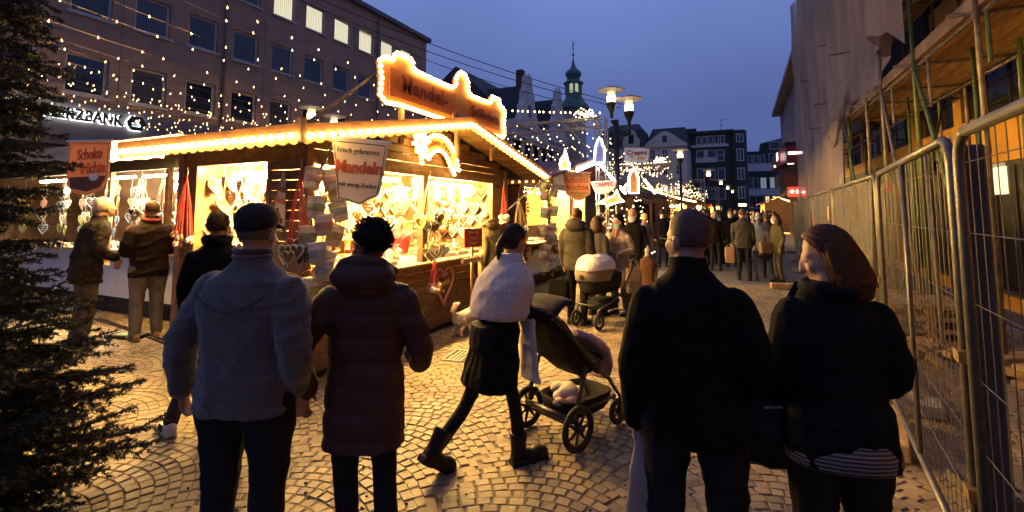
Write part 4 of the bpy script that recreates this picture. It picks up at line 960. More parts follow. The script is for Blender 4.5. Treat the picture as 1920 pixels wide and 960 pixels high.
for (x, y_) in ((STX, SY0), (STX, SY1), (STB, SY0), (STB, SY1)): part('corner_post', wood_beam, ((x-0.06 if x == STX else x-0.04, y_-0.05, 0.1), (x+0.04 if x == STX else x+0.06, y_+0.05, 2.5)), bevel=0.008)
part('mullion_post', wood_beam, ((STX-0.09, 5.60, 1.0), (STX+0.015, 5.72, 2.31)), bevel=0.008)
part('window_head', wood_beam, ((STX-0.10, SY0+0.05, 2.24), (STX+0.02, SY1-0.05, 2.32)), bevel=0.006)
part('window_head', wood_beam, ((STB+0.05, SY0-0.02, 2.28), (STX-0.06, SY0+0.10, 2.45)), bevel=0.006)
part('counter_top', wood_light, ((STX-0.5, SY0+0.10, 1.0), (STX+0.12, 7.85, 1.035)), bevel=0.006)
part('counter_top', wood_light, ((-5.95, SY0-0.08, 1.12), (-4.6, SY0+0.4, 1.155)), bevel=0.006)
part('window_jamb', wood_beam, ((STX-0.09, 7.68, 1.0), (STX+0.015, 7.78, 2.31))); part('window_jamb', wood_beam, ((-5.96, SY0-0.01, 1.1), (-5.88, SY0+0.09, 2.3))); part('window_jamb', wood_beam, ((-4.66, SY0-0.01, 1.1), (-4.60, SY0+0.09, 2.3)))
part('side_plank', wood_dark, ((STB+0.05, SY0, 1.0), (-5.96, SY0+0.03, 2.45)))
part('back_wall', stall_inner, ((STB, SY0+0.05, 0.14), (STB+0.04, SY1-0.05, 2.5))); part('back_gable', wood_dark, ((STB, 4.5, 2.5), (STB+0.04, 7.6, 2.8)))
part('inner_ceiling', stall_inner, ((STB+0.05, SY0+0.1, 2.44), (STX-0.1, SY1-0.1, 2.46)))
part('partition', stall_inner, ((STB+0.05, 7.9, 0.14), (STX-0.1, 7.94, 2.44)))
gl = mat('display_glass', (0.9, 0.9, 0.85), 0.02, 0.0, spec=0.6, alpha=0.12)
part('display_glass', gl, ((STX-0.02, 3.75, 1.04), (STX-0.014, 5.58, 1.22))); part('display_glass', gl, ((STX-0.02, 5.74, 1.04), (STX-0.014, 7.66, 1.22)))
# roof
for ys_, ye in ((3.08, 6.05), (9.02, 6.05)):
    b = MB(); zs_, ze = ridge_z(ys_)-0.0, 3.03
    b.add([(-6.45,ys_,zs_),(-3.55,ys_,zs_),(-3.55,ye,ze),(-6.45,ye,ze),(-6.45,ys_,zs_+0.05),(-3.55,ys_,zs_+0.05),(-3.55,ye,ze+0.05),(-6.45,ye,ze+0.05)], [(0,1,2,3),(4,7,6,5),(0,4,5,1),(1,5,6,2),(3,2,6,7),(0,3,7,4)])
    b.build('roof_slope', roof_felt, ms, world=True)
    n = 14
    for q in range(n):   # soffit boards under the overhang
        t0, t1 = q/n, (q+1)/n; ya, yb = lin(ys_, ye, t0), lin(ys_, ye, t1-0.01); za, zb = lin(zs_, ze, t0)-0.006, lin(zs_, ze, t1-0.01)-0.006
        b = MB(); b.add([(-4.02,ya,za),(-3.57,ya,za),(-3.57,yb,zb),(-4.02,yb,zb),(-4.02,ya,za-0.018),(-3.57,ya,za-0.018),(-3.57,yb,zb-0.018),(-4.02,yb,zb-0.018)], [(0,1,2,3),(4,7,6,5),(0,4,5,1),(1,5,6,2),(3,2,6,7),(0,3,7,4)]); b.build('soffit_board', wood_ply, ms, world=True)
def fascia(p0, p1, nrm, name='fascia', h=0.13, bulb_gap=0.125, m=wood_fascia, root=None, bulb_me=None, bm=None, val=True, br=0.030):
    p0, p1, nrm = Vector(p0), Vector(p1), Vector(nrm); root = root or ms; d = p1-p0; L = d.length; d.normalize(); up = Vector((0,0,1))
    b = MB(); b.add([p0, p1, p1+up*h, p0+up*h, p0+nrm*0.028, p1+nrm*0.028, p1+nrm*0.028+up*h, p0+nrm*0.028+up*h], [(0,1,2,3),(4,7,6,5),(0,4,5,1),(1,5,6,2),(2,6,7,3),(3,7,4,0)])
    fo = b.build(name, m, root, world=True)
    if val:
        b = MB(); n = max(4, int(L/0.14)); vs = []; 
        for q in range(n*6+1):
            t = q/(n*6); c = p0 + d*(L*t) + nrm*0.012; dr = 0.035 + 0.028*abs(math.sin(math.pi*t*n)); vs += [c - up*0.002, c - up*dr]
        b.add(vs, [(2*q, 2*q+1, 2*q+3, 2*q+2) for q in range(n*6)]); b.build('scalloped_valance', wood_beam, root, world=True)
    n = int(L/bulb_gap)
    MI = ROOTM[root.name].inverted()
    for q in range(n):
        c = p0 + d*(L*(q+0.5)/n) + nrm*0.06 + up*0.012
        link('bulb', bulb_me or BULB, root, MI @ Matrix.Translation(c))
bb = MB(); bb.ell((0,0,0), 0.028, 10, 7); BULB = bb.mesh('bulb', bulb_warm, True)
bb = MB(); bb.ell((0,0,0), 0.026, 8, 6); BULB_S = bb.mesh('bulb', bulb_sign, True)
bb = MB(); bb.ell((0,0,0), 0.045, 8, 6); BULB_C = bb.mesh('bulb', bulb_cold, True)
fascia((-3.55, 3.06, 2.40), (-3.55, 6.05, 2.99), (1,0,0)); fascia((-3.55, 6.05, 2.99), (-3.55, 9.04, 2.40), (1,0,0)); fascia((-6.45, 3.05, 2.40), (-3.53, 3.05, 2.40), (0,-1,0))
part('corner_board', wood_beam, ((-3.56, 3.02, 2.36), (-3.50, 3.08, 2.58)))
# lamps inside
for (a, c) in (((-4.40, 3.9, 2.17), (-4.40, 5.5, 2.17)), ((-4.40, 5.85, 2.17), (-4.40, 7.55, 2.17)), ((-5.80, 4.02, 2.16), (-4.75, 4.02, 2.16))):
    b = MB(); b.tube([a, c], 0.022, 8); b.build('tube_lamp', tube_side if a[0] < -5 else tube_warm, ms, world=True)
    b = MB(); a2, c2 = Vector(a), Vector(c); b.box((min(a2.x,c2.x)-0.03, min(a2.y,c2.y), 2.205), (max(a2.x,c2.x)+0.03, max(a2.y,c2.y)+0.03, 2.23)); b.build('lamp_batten', white_paint, ms, world=True)
for (x, y_) in ((-5.2, 3.95), (-5.25, 5.0), (-5.25, 6.6)):
    b = MB(); b.lathe([(0.17,0.0),(0.16,0.03),(0.05,0.06)], 14, (x, y_, 2.10)); b.build('disc_lamp', tube_warm, ms, world=True)
for y_ in [3.9 + 0.22*k for k in range(17)]:
    b = MB(); b.box((-4.25, y_, 2.26), (-4.22, y_+0.02, 2.40)); b.box((-4.245, y_, 2.25), (-4.225, y_+0.22, 2.262)); b.build('rack_bar', wood_light, ms, world=True)
# gingerbread hearts inside
GH = 'gingerbread hearts inside the almond stall'
k = 0
LH1 = 'gingerbread heart in side window, %s row from the top, %s from the left'
LH2 = 'hanging gingerbread heart behind the front windows, %s row, %s from the left'
LH3 = 'gingerbread heart on the stalls rear wall, %s row from top, %s from left'
for row_, zc in enumerate((2.08, 1.88, 1.68, 1.48, 1.30)):
    for q in range(6):
        x = -5.78 + q*0.2 + (0.12 if row_ % 2 else 0); heart('', LH1 % (ORD[row_], ORD[q]), (x, 3.86 + rs.uniform(-.05,.05) + 0.07*(q%2), zc + rs.uniform(-.04,.04)), rs.uniform(-.4,.4), rs.uniform(0.2,0.25), rs.choice([cream_cookie, cream_cookie, ginger]), icing_mats[rs.choice([0,0,1,3])], GH + ' at the left window', cord=0.32)
for row_, zc in enumerate((2.08, 1.84, 1.60, 1.36)):
    for q in range(6): heart('', 'gingerbread heart on the stalls right end wall, %s row from top, %s from left' % (ORD[row_], ORD[q]), (-5.55 + q*0.24 + (0.1 if row_ % 2 else 0), 7.84, zc + rs.uniform(-.03,.03)), rs.uniform(-.2,.2), rs.uniform(0.22,0.27), rs.choice([cream_cookie, ginger]), icing_mats[rs.choice([0,0,1,2,3])], GH + ' on the end wall')
part('side_window_backing', stall_inner, ((-5.95, 4.45, 1.0), (-4.65, 4.48, 2.44)))
for row_, zc in enumerate((2.0, 1.78, 1.58)):
    for q in range(17):
        y_ = 3.88 + q*0.225
        if 5.45 < y_ < 5.85 or (row_ and 5.75 < y_ < 6.35): continue
        heart('', LH2 % (('upper','middle','lower')[row_], ordn(q)), (-4.62 + rs.uniform(-.08,.08), y_ + rs.uniform(-.04,.04), zc + rs.uniform(-.04,.04)), R(90) + rs.uniform(-.5,.5), rs.uniform(0.21,0.29), rs.choice([cream_cookie, ginger]), icing_mats[rs.choice([0,0,0,1,2,3])], GH + ' in front', cord=0.35)
for row_, zc in enumerate((2.1, 1.83, 1.56, 1.3)):
    for q in range(14):
        heart('', LH3 % (ORD[row_], ordn(q)), (-6.0, 3.9 + q*0.28 + (0.14 if row_ % 2 else 0), zc + rs.uniform(-.03,.03)), R(90) + rs.uniform(-.2,.2), rs.uniform(0.24,0.29), rs.choice([cream_cookie, ginger]), icing_mats[rs.choice([0,0,1,2,3])], GH + ' on the rear wall')
# trays of sweets on the counter
sweet_m = [mat('sweets_amber', (0.45,0.20,0.05), 0.4), mat('sweets_rose', (0.60,0.16,0.15), 0.4), mat('sweets_cream', (0.65,0.52,0.32), 0.5), mat('sweets_white', (0.7,0.66,0.6), 0.5)]
for i in range(10):
    y_ = 3.95 + i*0.365
    if 5.4 < y_ < 5.72: continue
    t = T('sweets_tray', 'tray of sweets on the almond stall counter, %s from the left' % ORD[i], 'tray', (-4.30, y_, 1.036), 0, 'sweets trays on the almond stall counter')
    b = MB(); b.box((-0.16,-0.15,0),(0.16,0.15,0.012)); b.box((-0.16,-0.15,0.012),(-0.148,0.15,0.09)); b.box((0.148,-0.15,0.012),(0.16,0.15,0.05)); b.box((-0.148,-0.15,0.012),(0.148,-0.138,0.07)); b.box((-0.148,0.138,0.012),(0.148,0.15,0.07)); b.build('tray', white_paint, t)
    b = MB()
    for q in range(40): b.ell((rs.uniform(-.12,.12), rs.uniform(-.11,.11), 0.03+rs.random()*0.07), (0.022,0.018,0.016), 5, 4)
    b.build('sweets', sweet_m[i % 4], t, kind='stuff')
for i in range(14):
    y_ = 4.05 + i*0.26
    t = T('sweets_bag', 'bag of sweets standing in the almond stall, %s from the left' % ORD[i], 'bag', (-4.62 - 0.05*(i%2), y_, 1.036), rs.random(), 'sweets bags in the almond stall')
    b = MB(); b.lathe([(0.05,0),(0.062,0.03),(0.055,0.12),(0.022,0.16),(0.04,0.21)], 9); b.build('bag', sweet_m[(i*3) % 4], t); b = MB(); b.lathe([(0.024,0.155),(0.026,0.165)], 8); b.build('tie', ribbon_m, t)
pk = [mat('pack_red', (0.55,0.06,0.05), 0.5), mat('pack_pink', (0.62,0.22,0.24), 0.5), mat('pack_gold', (0.55,0.33,0.08), 0.4), mat('pack_white', (0.65,0.6,0.52), 0.5), mat('pack_brown', (0.16,0.07,0.03), 0.6), mat('pack_green', (0.2,0.3,0.1), 0.5)]
pkm = []
for m_ in pk: b = MB(); b.bev((-0.06,-0.045,0),(0.06,0.045,0.16),0.006); pkm.append(b.mesh('box', m_))
lbm = MB().box((-0.035,-0.0475,0.04),(0.035,-0.0455,0.12)).mesh('label', icing_mats[0])
for row_, zc in enumerate((1.16, 1.42)):
    b = MB(); b.box((-5.25, 3.9 if row_ else 4.1, zc-0.025), (-5.02, 7.75, zc-0.004)); b.build('goods_shelf', wood_light, ms, world=True)
    for q in range(20):
        y_ = 4.2 + q*0.175
        if 5.75 < y_ < 6.4: continue
        t = T('sweets_box', 'packed sweets box on the %s inner shelf, %s from the left' % (('lower','upper')[row_], ordn(q)), 'box', (-5.12, y_, zc), R(90)+rs.uniform(-.2,.2), 'sweets boxes inside the almond stall'); t.scale = (1, 1, rs.uniform(0.7,1.15))
        link('box', pkm[rs.randrange(6)], t); link('label', lbm, t)
for i in range(16):
    y_ = 3.95 + i*0.225
    if 5.5 < y_ < 5.72: continue
    bunch((-4.36 + rs.uniform(-.04,.04), y_, 2.2), 'ribbon bunch of small cookies behind the front windows, %s from the left' % ordn(i), rs.uniform(0.3,0.55), 6, rs.choice(['heart','blob']), 0.055, 0.06, seed=100+i, rm=rs.choice([ribbon_m, ribbon_w, ribbon_w]), group='ribbon bunches behind the front windows')
# candy floss buckets hung at the corner
GB = 'candy floss buckets at the almond stall corner'
bk_px = [(-3.80,3.44,2.06),(-3.72,3.60,2.05),(-3.75,3.70,1.94),(-3.78,3.47,1.78),(-3.74,3.74,1.74),(-3.70,3.50,1.61),(-3.76,3.70,1.49),(-3.84,3.44,1.50),(-3.70,3.44,1.34),(-3.76,3.60,1.24),(-3.72,3.66,1.07),(-3.80,3.42,1.00),(-3.70,3.52,1.17),(-3.74,3.58,0.92),(-3.78,3.50,0.79),(-3.72,3.62,0.70)]
names_b = ['topmost left', 'topmost right']
for i, p in enumerate(bk_px): bucket(p, 'white candy floss bucket in the almond stall column, %s from the top' % ORD[sorted([-q[2] for q in bk_px]).index(-p[2])], GB, i*3+1 if i != 0 else 0, tilt=rs.uniform(-.3,.3), rz=rs.uniform(0,3), s=1.12)
ch = T('bucket_chain', 'chain carrying the column of candy floss buckets', 'chain', (-3.75, 3.56, 0.6)); b = MB(); b.tube([(-3.75,3.56,0.65),(-3.76,3.55,1.5),(-3.75,3.56,2.42)], 0.006, 5); b.build('chain', grey_metal, ch, world=True)
bunch((-3.93,3.40,2.16), 'long red ribbon bunch of iced cookies left of the bucket column', 0.85, 20, 'heart', 0.085, 0.12, seed=1, bodies=[ginger])
bunch((-3.9,5.55,2.22), 'bunch of brown iced hearts on the post between the front windows', 0.66, 18, 'heart', 0.085, 0.15, rm=ribbon_w, seed=2)
bunch((-3.86,5.64,1.62), 'middle bunch of green and white iced hearts on the window post', 0.44, 14, 'heart', 0.09, 0.14, rm=ribbon_w, seed=3)
bunch((-3.84,5.62,1.12), 'lowest bunch of small star cookies on red ribbons by the heart sign', 0.44, 18, 'blob', 0.075, 0.11, seed=4)
bunch((-3.85,7.75,2.18), 'bunch of red ribbons with pale cookies at the stalls right end', 0.62, 14, 'blob', 0.08, 0.09, seed=6)
bunch((-5.92,3.50,2.16), 'red ribbon bunch with nut cookies at the left window jamb', 0.8, 14, 'blob', 0.06, 0.16, seed=7)
bunch((-3.72,8.10,1.98), 'wide bunch of iced hearts on pale ribbons right of the almond stall', 0.66, 12, 'heart', 0.10, 0.15, rm=ribbon_w, seed=8, bodies=[ginger])
bunch((-3.72,8.12,1.30), 'lower bunch of dummy shaped sweets on striped cords', 0.58, 14, 'blob', 0.085, 0.13, rm=ribbon_w, seed=9)
# heart signs on the plank wall
hs = T('heart_sign', 'brown heart board with pink rim lettered in yellow on the plank wall', 'sign', (-4.035, 6.1, 0.72), R(90))
p = heart_pts(28); b = MB(); b.prism([(x*0.50, z*0.60) for x, z in p], -0.02, 0.0); b.build('board', mat('heart_board', (0.09,0.035,0.015), 0.6), hs)
b = MB(); b.tube([(x*0.50, -0.02, z*0.60) for x, z in p], 0.022, 6, closed=True); b.build('rim', icing_mats[1], hs)
yl = mat('ink_yellow', (0.70,0.55,0.08), 0.6); lettering('Kleiner', 0.085, icing_mats[1], hs, (0.0, -0.026, 0.09), depth=0.006, tilt=0.12); lettering('Strolch', 0.115, yl, hs, (0.0, -0.026, -0.03), depth=0.006, bold=0.003, tilt=0.12)
b = MB()
for q in range(6): a = math.pi*q/6; b.tube([(-0.03*math.cos(a),-0.026,-0.15-0.03*math.sin(a)),(0.03*math.cos(a),-0.026,-0.15+0.03*math.sin(a))], 0.004, 4)
b.build('flourish', yl, hs)
h2 = T('heart_sign', 'second heart board half hidden behind the walking womans head', 'sign', (-4.035, 7.15, 0.78), R(90)); b = MB(); b.prism([(x*0.4, z*0.5) for x, z in p], -0.02, 0.0); b.build('board', mat('heart_board', (0.09,0.035,0.015), 0.6), h2); b = MB(); b.tube([(x*0.4, -0.02, z*0.5) for x, z in p], 0.02, 6, closed=True); b.build('rim', icing_mats[1], h2)
# red notice on the counter
nt = T('notice_board', 'small red notice board standing before the right front window', 'sign', (-3.72, 6.45, 0.0), R(68))
b = MB(); b.box((-0.17,-0.012,1.2),(0.17,0.012,1.48)); b.build('board', mat('notice_red', (0.22,0.035,0.02), 0.6), nt); b = MB(); b.box((-0.02,0.0125,0.0),(0.02,0.04,1.2)); b.box((-0.15,-0.1,0.0),(0.15,0.15,0.02)); b.build('stand', wood_light, nt)
for i, s_ in enumerate(('Bitte die', 'Maske', 'tragen')): lettering(s_, 0.055, mat('notice_ink', (0.55,0.25,0.2), 0.6), nt, (0, -0.016, 1.42-0.08*i), depth=0.004)
pr = T('counter_rail', 'pale wooden queue rail beside the walking woman', 'rail', (-3.62, 6.55, 0)); part('post', wood_light, ((-3.66, 6.5, 0), (-3.60, 6.56, 1.08)), root=pr); part('rail', wood_light, ((-3.66, 6.0, 1.0), (-3.62, 6.5, 1.06)), root=pr)
# ================================================================ SIGNS OF THE NEAREST STALL
sign_orange = mat('sign_orange', (0.50, 0.19, 0.05), 0.55, 0.2, 2)
sign_panel = mat('sign_panel', (0.40, 0.12, 0.03), 0.5, 0.15, 3)
sign_ink = mat('sign_ink', (0.16, 0.02, 0.008), 0.6)
def outline_bulbs(root, pts, gap, me, y=-0.05):
    pts = [Vector((p[0], y, p[1])) for p in pts]; n = len(pts); L = [(pts[(i+1) % n]-pts[i]).length for i in range(n)]; tot = sum(L); cnt = int(tot/gap)
    for q in range(cnt):
        s = tot*q/cnt; i = 0
        while s > L[i]: s -= L[i]; i += 1
        link('bulb', me, root, Matrix.Translation(pts[i].lerp(pts[(i+1) % n], s/L[i])))
big = T('almond_stall_sign', 'large orange bulb outlined name sign on the almond stall roof', 'sign', (-3.72, 5.84, 3.27), R(90))
# local x along +Y (world), from -1.62 to 1.62
o_ = [(-1.60,-0.20),(-1.50,-0.27),(-1.2,-0.25),(-0.6,-0.26),(0.0,-0.265),(0.6,-0.25),(1.2,-0.26),(1.52,-0.28),(1.61,-0.20),(1.58,0.0),(1.62,0.20),(1.52,0.26),(1.44,0.27),(1.40,0.37),(1.12,0.37),(1.08,0.25),(0.75,0.235),(0.45,0.235),(0.36,0.30),(0.36,0.42),(0.26,0.52),(0.12,0.52),(0.02,0.42),(0.02,0.30),(-0.08,0.235),(-0.5,0.235),(-0.98,0.25),(-1.02,0.37),(-1.34,0.37),(-1.38,0.27),(-1.52,0.26),(-1.62,0.20),(-1.58,0.0)]
b = MB(); b.prism(o_, -0.02, 0.02); b.build('board', sign_orange, big)
b = MB(); b.prism([(-1.42,-0.17),(0.02,-0.17),(0.02,0.17),(-1.42,0.17)], -0.03, -0.021); b.build('name_panel', sign_panel, big)
b = MB(); b.prism([(0.42,-0.17),(1.46,-0.17),(1.46,0.17),(0.42,0.17)], -0.03, -0.021); b.build('name_panel', sign_panel, big)
lettering('Mandel-', 0.30, sign_ink, big, (-0.70, -0.036, 0.01), depth=0.01, bold=0.006, space=1.08); lettering('Stübchen', 0.25, sign_ink, big, (0.94, -0.036, 0.0), depth=0.01, bold=0.005, space=1.02)
b = MB(); b.prism([(0.20+0.27*math.cos(a), -0.17+0.105*math.sin(a)) for a in [2*math.pi*k/24 for k in range(24)]], -0.045, -0.031); ov = b.build('oval_plate', mat('oval_cream', (0.72,0.45,0.24), 0.6), big)
lettering('Abendroth', 0.098, sign_ink, ov, (0.20, -0.05, -0.17), depth=0.006, bold=0.002)
outline_bulbs(big, o_, 0.066, BULB_S, -0.045)
for x in (-1.1, 0.2, 1.3): b = MB(); b.box((x-0.03, 0.025, -0.75+abs(x)*0.05), (x+0.03, 0.075, 0.1)); b.build('support_post', wood_light, big)
b = MB(); b.tube([(-1.45,0.04,0.15),(-1.95,0.9,-0.62)], 0.02, 6); b.build('stay', wood_light, big)

cm = T('comet_sign', 'comet shaped light sign on the almond stall gable', 'sign', (-3.98, 5.78, 2.66), R(90))
star = [(-0.40 + (0.17 if k % 2 == 0 else 0.075)*math.cos(math.pi*k/8+0.2), 0.02 + (0.17 if k % 2 == 0 else 0.075)*math.sin(math.pi*k/8+0.2)) for k in range(16)]
star[12] = (-0.37, -0.26)
b = MB(); b.prism(star, -0.03, 0.0); b.build('star', mat('comet_star', (0.8,0.6,0.25), 0.5), cm)
arc = [(0.05+0.52*math.cos(a), -0.32+0.50*math.sin(a)) for a in [R(150 - 12.5*k) for k in range(11)]]
arci = [(0.05+0.30*math.cos(a), -0.34+0.30*math.sin(a)) for a in [R(150 - 12.5*k) for k in range(11)]]
tail = arc + [(0.60,-0.30),(0.50,-0.26),(0.46,-0.36)] + arci[::-1]
b = MB(); n = len(tail); 
b.prism(tail, -0.025, -0.002); b.build('tail', mat('comet_tail', (0.75,0.45,0.16), 0.55), cm)
outline_bulbs(cm, [(p[0]*1.0, p[1]) for p in star], 0.075, BULB_S, -0.05); outline_bulbs(cm, tail, 0.075, BULB_S, -0.045)
for k, ch_ in enumerate('Frohes Fest'):
    if ch_ == ' ': continue
    a = R(138 - 9.8*k); lettering(ch_, 0.105, sign_ink, cm, (0.05+0.405*math.cos(a), -0.034, -0.325+0.40*math.sin(a)), depth=0.006, bold=0.002, tilt=a-R(90), name='letter')

cream_sheet = mat('banner_cream', (0.72, 0.63, 0.52), 0.7, 0.08, 3, transl=0.35)
peach_sheet = mat('banner_peach', (0.74, 0.45, 0.24), 0.7, 0.1, 3, transl=0.6)
def banner(name, label, loc, rz, poly, m, texts, rod=None, border=None, wave=0.02, extra=None):
    t = T(name, label, 'banner', loc, rz)
    b = MB(); b.prism(poly, -0.006, 0.006); b.build('sheet', m, t)
    if border:
        b = MB(); cx0 = sum(p[0] for p in poly)/len(poly); cz0 = sum(p[1] for p in poly)/len(poly)
        b.tube([(cx0+(p[0]-cx0)*0.92, -0.008, cz0+(p[1]-cz0)*0.93) for p in poly], 0.005, 4, closed=True); b.build('border', border, t)
    for (s_, size, col, x, z, bold, tilt) in texts: lettering(s_, size, col, t, (x, -0.012, z), depth=0.006, bold=bold, tilt=tilt)
    if rod: b = MB(); b.tube(rod, 0.012, 6); b.build('rod', white_paint, t)
    if extra: extra(t)
    return t
R_ = gold_ink
banner('hanging_banner', 'cream roasted almond banner hanging on a slanted pole at the stall corner', (-3.20, 3.42, 2.38), R(8),
    [(-0.30,0.06),(0.31,-0.02),(0.27,-0.30),(0.22,-0.50),(0.12,-0.53),(0.02,-0.58),(-0.10,-0.54),(-0.22,-0.52),(-0.25,-0.25)], cream_sheet,
    [('Frisch gebrannte', 0.070, ink_green, 0.0, -0.08, 0.0, -0.12), ('Mandeln', 0.150, R_, 0.01, -0.235, 0.006, -0.10), ('mit wenig Zucker', 0.058, ink_green, 0.0, -0.395, 0.0, -0.10)],
    rod=[(-0.31,-0.0,0.075),(0.34,0.0,-0.015)], border=ink_green)
fpole = T('flag_pole', 'slanted metal flag pole carrying the roasted almond banner', 'pole', (-4.05, 3.5, 1.85)); b = MB(); b.tube([(-4.06,3.55,1.83),(-3.42,3.38,2.47)], 0.012, 7); b.build('pole', fence_galv, fpole, world=True); b = MB(); b.tube([(-3.5,3.40,2.38),(-3.49,3.40,2.48)], 0.004, 5); b.build('hook', grey_metal, fpole, world=True)
banner('folded_pennant', 'narrow furled banner with red letters on the corner planks', (-4.36, 3.53, 1.86), R(0),
    [(0.03,0.30),(0.055,0.29),(0.075,0.0),(0.08,-0.28),(0.02,-0.32),(-0.06,-0.30),(-0.085,-0.16),(-0.03,0.12)], cream_sheet,
    [('Sch', 0.10, sign_ink, 0.025, 0.12, 0.003, -0.25), ('rüch', 0.085, R_, 0.005, 0.0, 0.003, -0.25)],
    extra=lambda t: [MB().ell((0.0+0.03*q, -0.012, -0.16-0.05*q), (0.03,0.006,0.035), 8, 5).build('fruit_print', sign_ink, t) for q in (-1, 0, 1)])
banner('hanging_banner', 'peach chocolate fruit banner half hidden behind the fir tree', (-7.35, 3.2, 2.60), R(0),
    [(-0.62,0.06),(0.38,0.0),(0.38,-0.46),(0.30,-0.50),(0.22,-0.60),(-0.10,-0.66),(-0.4,-0.62),(-0.62,-0.52)], peach_sheet,
    [('Schoko', 0.20, R_, -0.08, -0.14, 0.004, 0.0), ('früchte', 0.20, R_, 0.02, -0.32, 0.004, 0.0)], border=R_,
    extra=lambda t: [MB().prism([(-0.55,-0.42),(0.32,-0.42),(0.30,-0.47),(0.2,-0.56),(-0.1,-0.61),(-0.5,-0.56)], -0.0095, -0.0065).build('chocolate_print', ginger, t), MB().ell((0.05,-0.010,-0.43),(0.11,0.006,0.05),10,5).build('cream_print', icing_mats[0], t)], rod=[(-0.7,0,0.07),(0.42,0,0.01)])
banner('hanging_banner', 'peach chocolate fruit banner hung between the two stalls', (-3.20, 10.0, 2.56), R(0),
    [(-0.32,0.04),(0.30,0.0),(0.30,-0.46),(0.10,-0.58),(0.02,-0.60),(-0.06,-0.56),(-0.24,-0.46)], mat('banner_peach_pale', (0.74,0.47,0.25), 0.7, 0.1, 3, transl=0.4),
    [('Köstliche', 0.075, sign_ink, -0.02, -0.055, 0.0, 0.0), ('Schoko', 0.175, R_, 0.0, -0.16, 0.006, 0.0), ('früchte', 0.17, R_, 0.01, -0.31, 0.006, 0.0), ('in feinster Kuvertüre', 0.045, sign_ink, 0.03, -0.43, 0.0, 0.0), ('schokoliert', 0.045, sign_ink, 0.03, -0.49, 0.0, 0.0)], rod=[(-0.55,0,0.05),(0.33,0,0.0)])
bp = T('flag_pole', 'long slanted pole bracing the chocolate fruit banner from the stall wall', 'pole', (-4.0, 8.3, 1.7)); b = MB(); b.tube([(-4.02,8.15,1.72),(-3.55,9.4,2.55)], 0.014, 7); b.build('pole', white_paint, bp, world=True)

# ================================================================ LEFT ANNEX STALL
an = T('side_stall', 'open sweets stall with white counter left of the almond stall', 'market stall', (-9.0, 5.6, 0))
def part2(root, name, m, a, c, bevel=0.0): 
    b = MB(); (b.bev(a, c, bevel) if bevel else b.box(a, c)); return b.build(name, m, root, world=True)
part2(an, 'counter_front', white_board, (-15.5, 4.62, 0.30), (-7.1, 4.68, 1.05)); part2(an, 'counter_top', wood_light, (-15.5, 4.50, 1.05), (-7.1, 5.15, 1.10), 0.008)
part2(an, 'base', brown_dark, (-15.4, 4.75, 0), (-7.2, 6.4, 0.30)); part2(an, 'back_wall', stall_inner, (-15.5, 6.5, 0.3), (-7.0, 6.56, 2.7)); part2(an, 'side_wall', wood_dark, (-7.1, 4.6, 0.3), (-7.04, 6.5, 2.7)); part2(an, 'side_wall', wood_dark, (-15.56, 4.6, 0.3), (-15.5, 6.5, 2.7))
part2(an, 'front_header', brown_dark, (-15.5, 4.56, 2.42), (-7.04, 4.64, 2.58)); part2(an, 'roof', roof_felt, (-15.8, 4.0, 2.72), (-6.9, 6.7, 2.80)); part2(an, 'fascia', mat('fascia_cream', (0.55,0.42,0.28), 0.7), (-15.8, 3.96, 2.60), (-6.9, 4.0, 2.80)); part2(an, 'upper_board', wood_dark, (-15.5, 4.58, 2.58), (-7.04, 4.63, 2.72))
part2(an, 'post', wood_beam, (-8.25, 4.55, 1.1), (-8.17, 4.63, 2.42), 0.006); part2(an, 'brace', wood_light, (-9.9, 4.55, 1.1), (-9.84, 4.62, 2.42), 0.006)
b = MB(); b.tube([(-8.9, 3.90, 2.60), (-6.75, 3.90, 2.60)], 0.018, 8); b.build('fascia_tube_lamp', strip_lamp, an, world=True)
for x in (-13.4, -11.4, -9.6): b = MB(); b.tube([(x, 4.95, 2.36), (x+1.5, 4.95, 2.36)], 0.022, 8); b.build('tube_lamp', tube_cool, an, world=True)
b = MB(); b.lathe([(0.2,0),(0.18,0.03),(0.05,0.06)], 14, (-8.9, 5.2, 2.32)); b.build('disc_lamp', tube_cool, an, world=True)
b = MB(); vs = []
for q in range(61):   # striped scalloped awning
    x = lin(-12.3, -7.2, q/60); vs += [(x, 3.95, 2.60), (x, 3.93, 2.47 + 0.025*abs(math.sin(q*math.pi/5)))]
b.add(vs, [(2*q,2*q+1,2*q+3,2*q+2) for q in range(60)]); b.build('awning_valance', mat('awning_cream', (0.62,0.50,0.34), 0.8, 0.15, 3), an, world=True)
LA = 'gingerbread heart in the side stall, %s row from top, %s from left'
for row_, zc in enumerate((2.15, 1.9, 1.62, 1.38)):
    for q in range(24):
        x = -14.9 + q*0.32 + rs.uniform(-.05,.05)
        if x < -7.2: heart('', LA % (ORD[row_], ordn(q)), (x, 5.25 + 0.2*(q % 3), zc + rs.uniform(-.05,.05)), rs.uniform(-.4,.4), rs.uniform(.2,.27), rs.choice([ginger, cream_cookie]), icing_mats[rs.choice([0,3,3,2,1])], 'gingerbread hearts in the side stall', cord=0.25)
for i in range(8):
    x = -11.2 + i*0.52; t = T('sweets_tray', 'tray of sweets on the white side stall counter, %s from the left' % ORD[i], 'tray', (x, 4.85, 1.10), 0, 'sweets trays on the side stall counter')
    b = MB(); b.box((-0.2,-0.15,0),(0.2,0.15,0.012)); b.box((-0.2,-0.15,0.012),(0.2,-0.14,0.06)); b.box((-0.2,0.14,0.012),(0.2,0.15,0.08)); b.build('tray', white_paint, t)
    b = MB()
    for q in range(30): b.ell((rs.uniform(-.16,.16), rs.uniform(-.11,.11), 0.03+rs.random()*.08), (0.026,0.02,0.018), 5, 4)
    b.build('sweets', sweet_m[(i+1) % 4], t, kind='stuff')
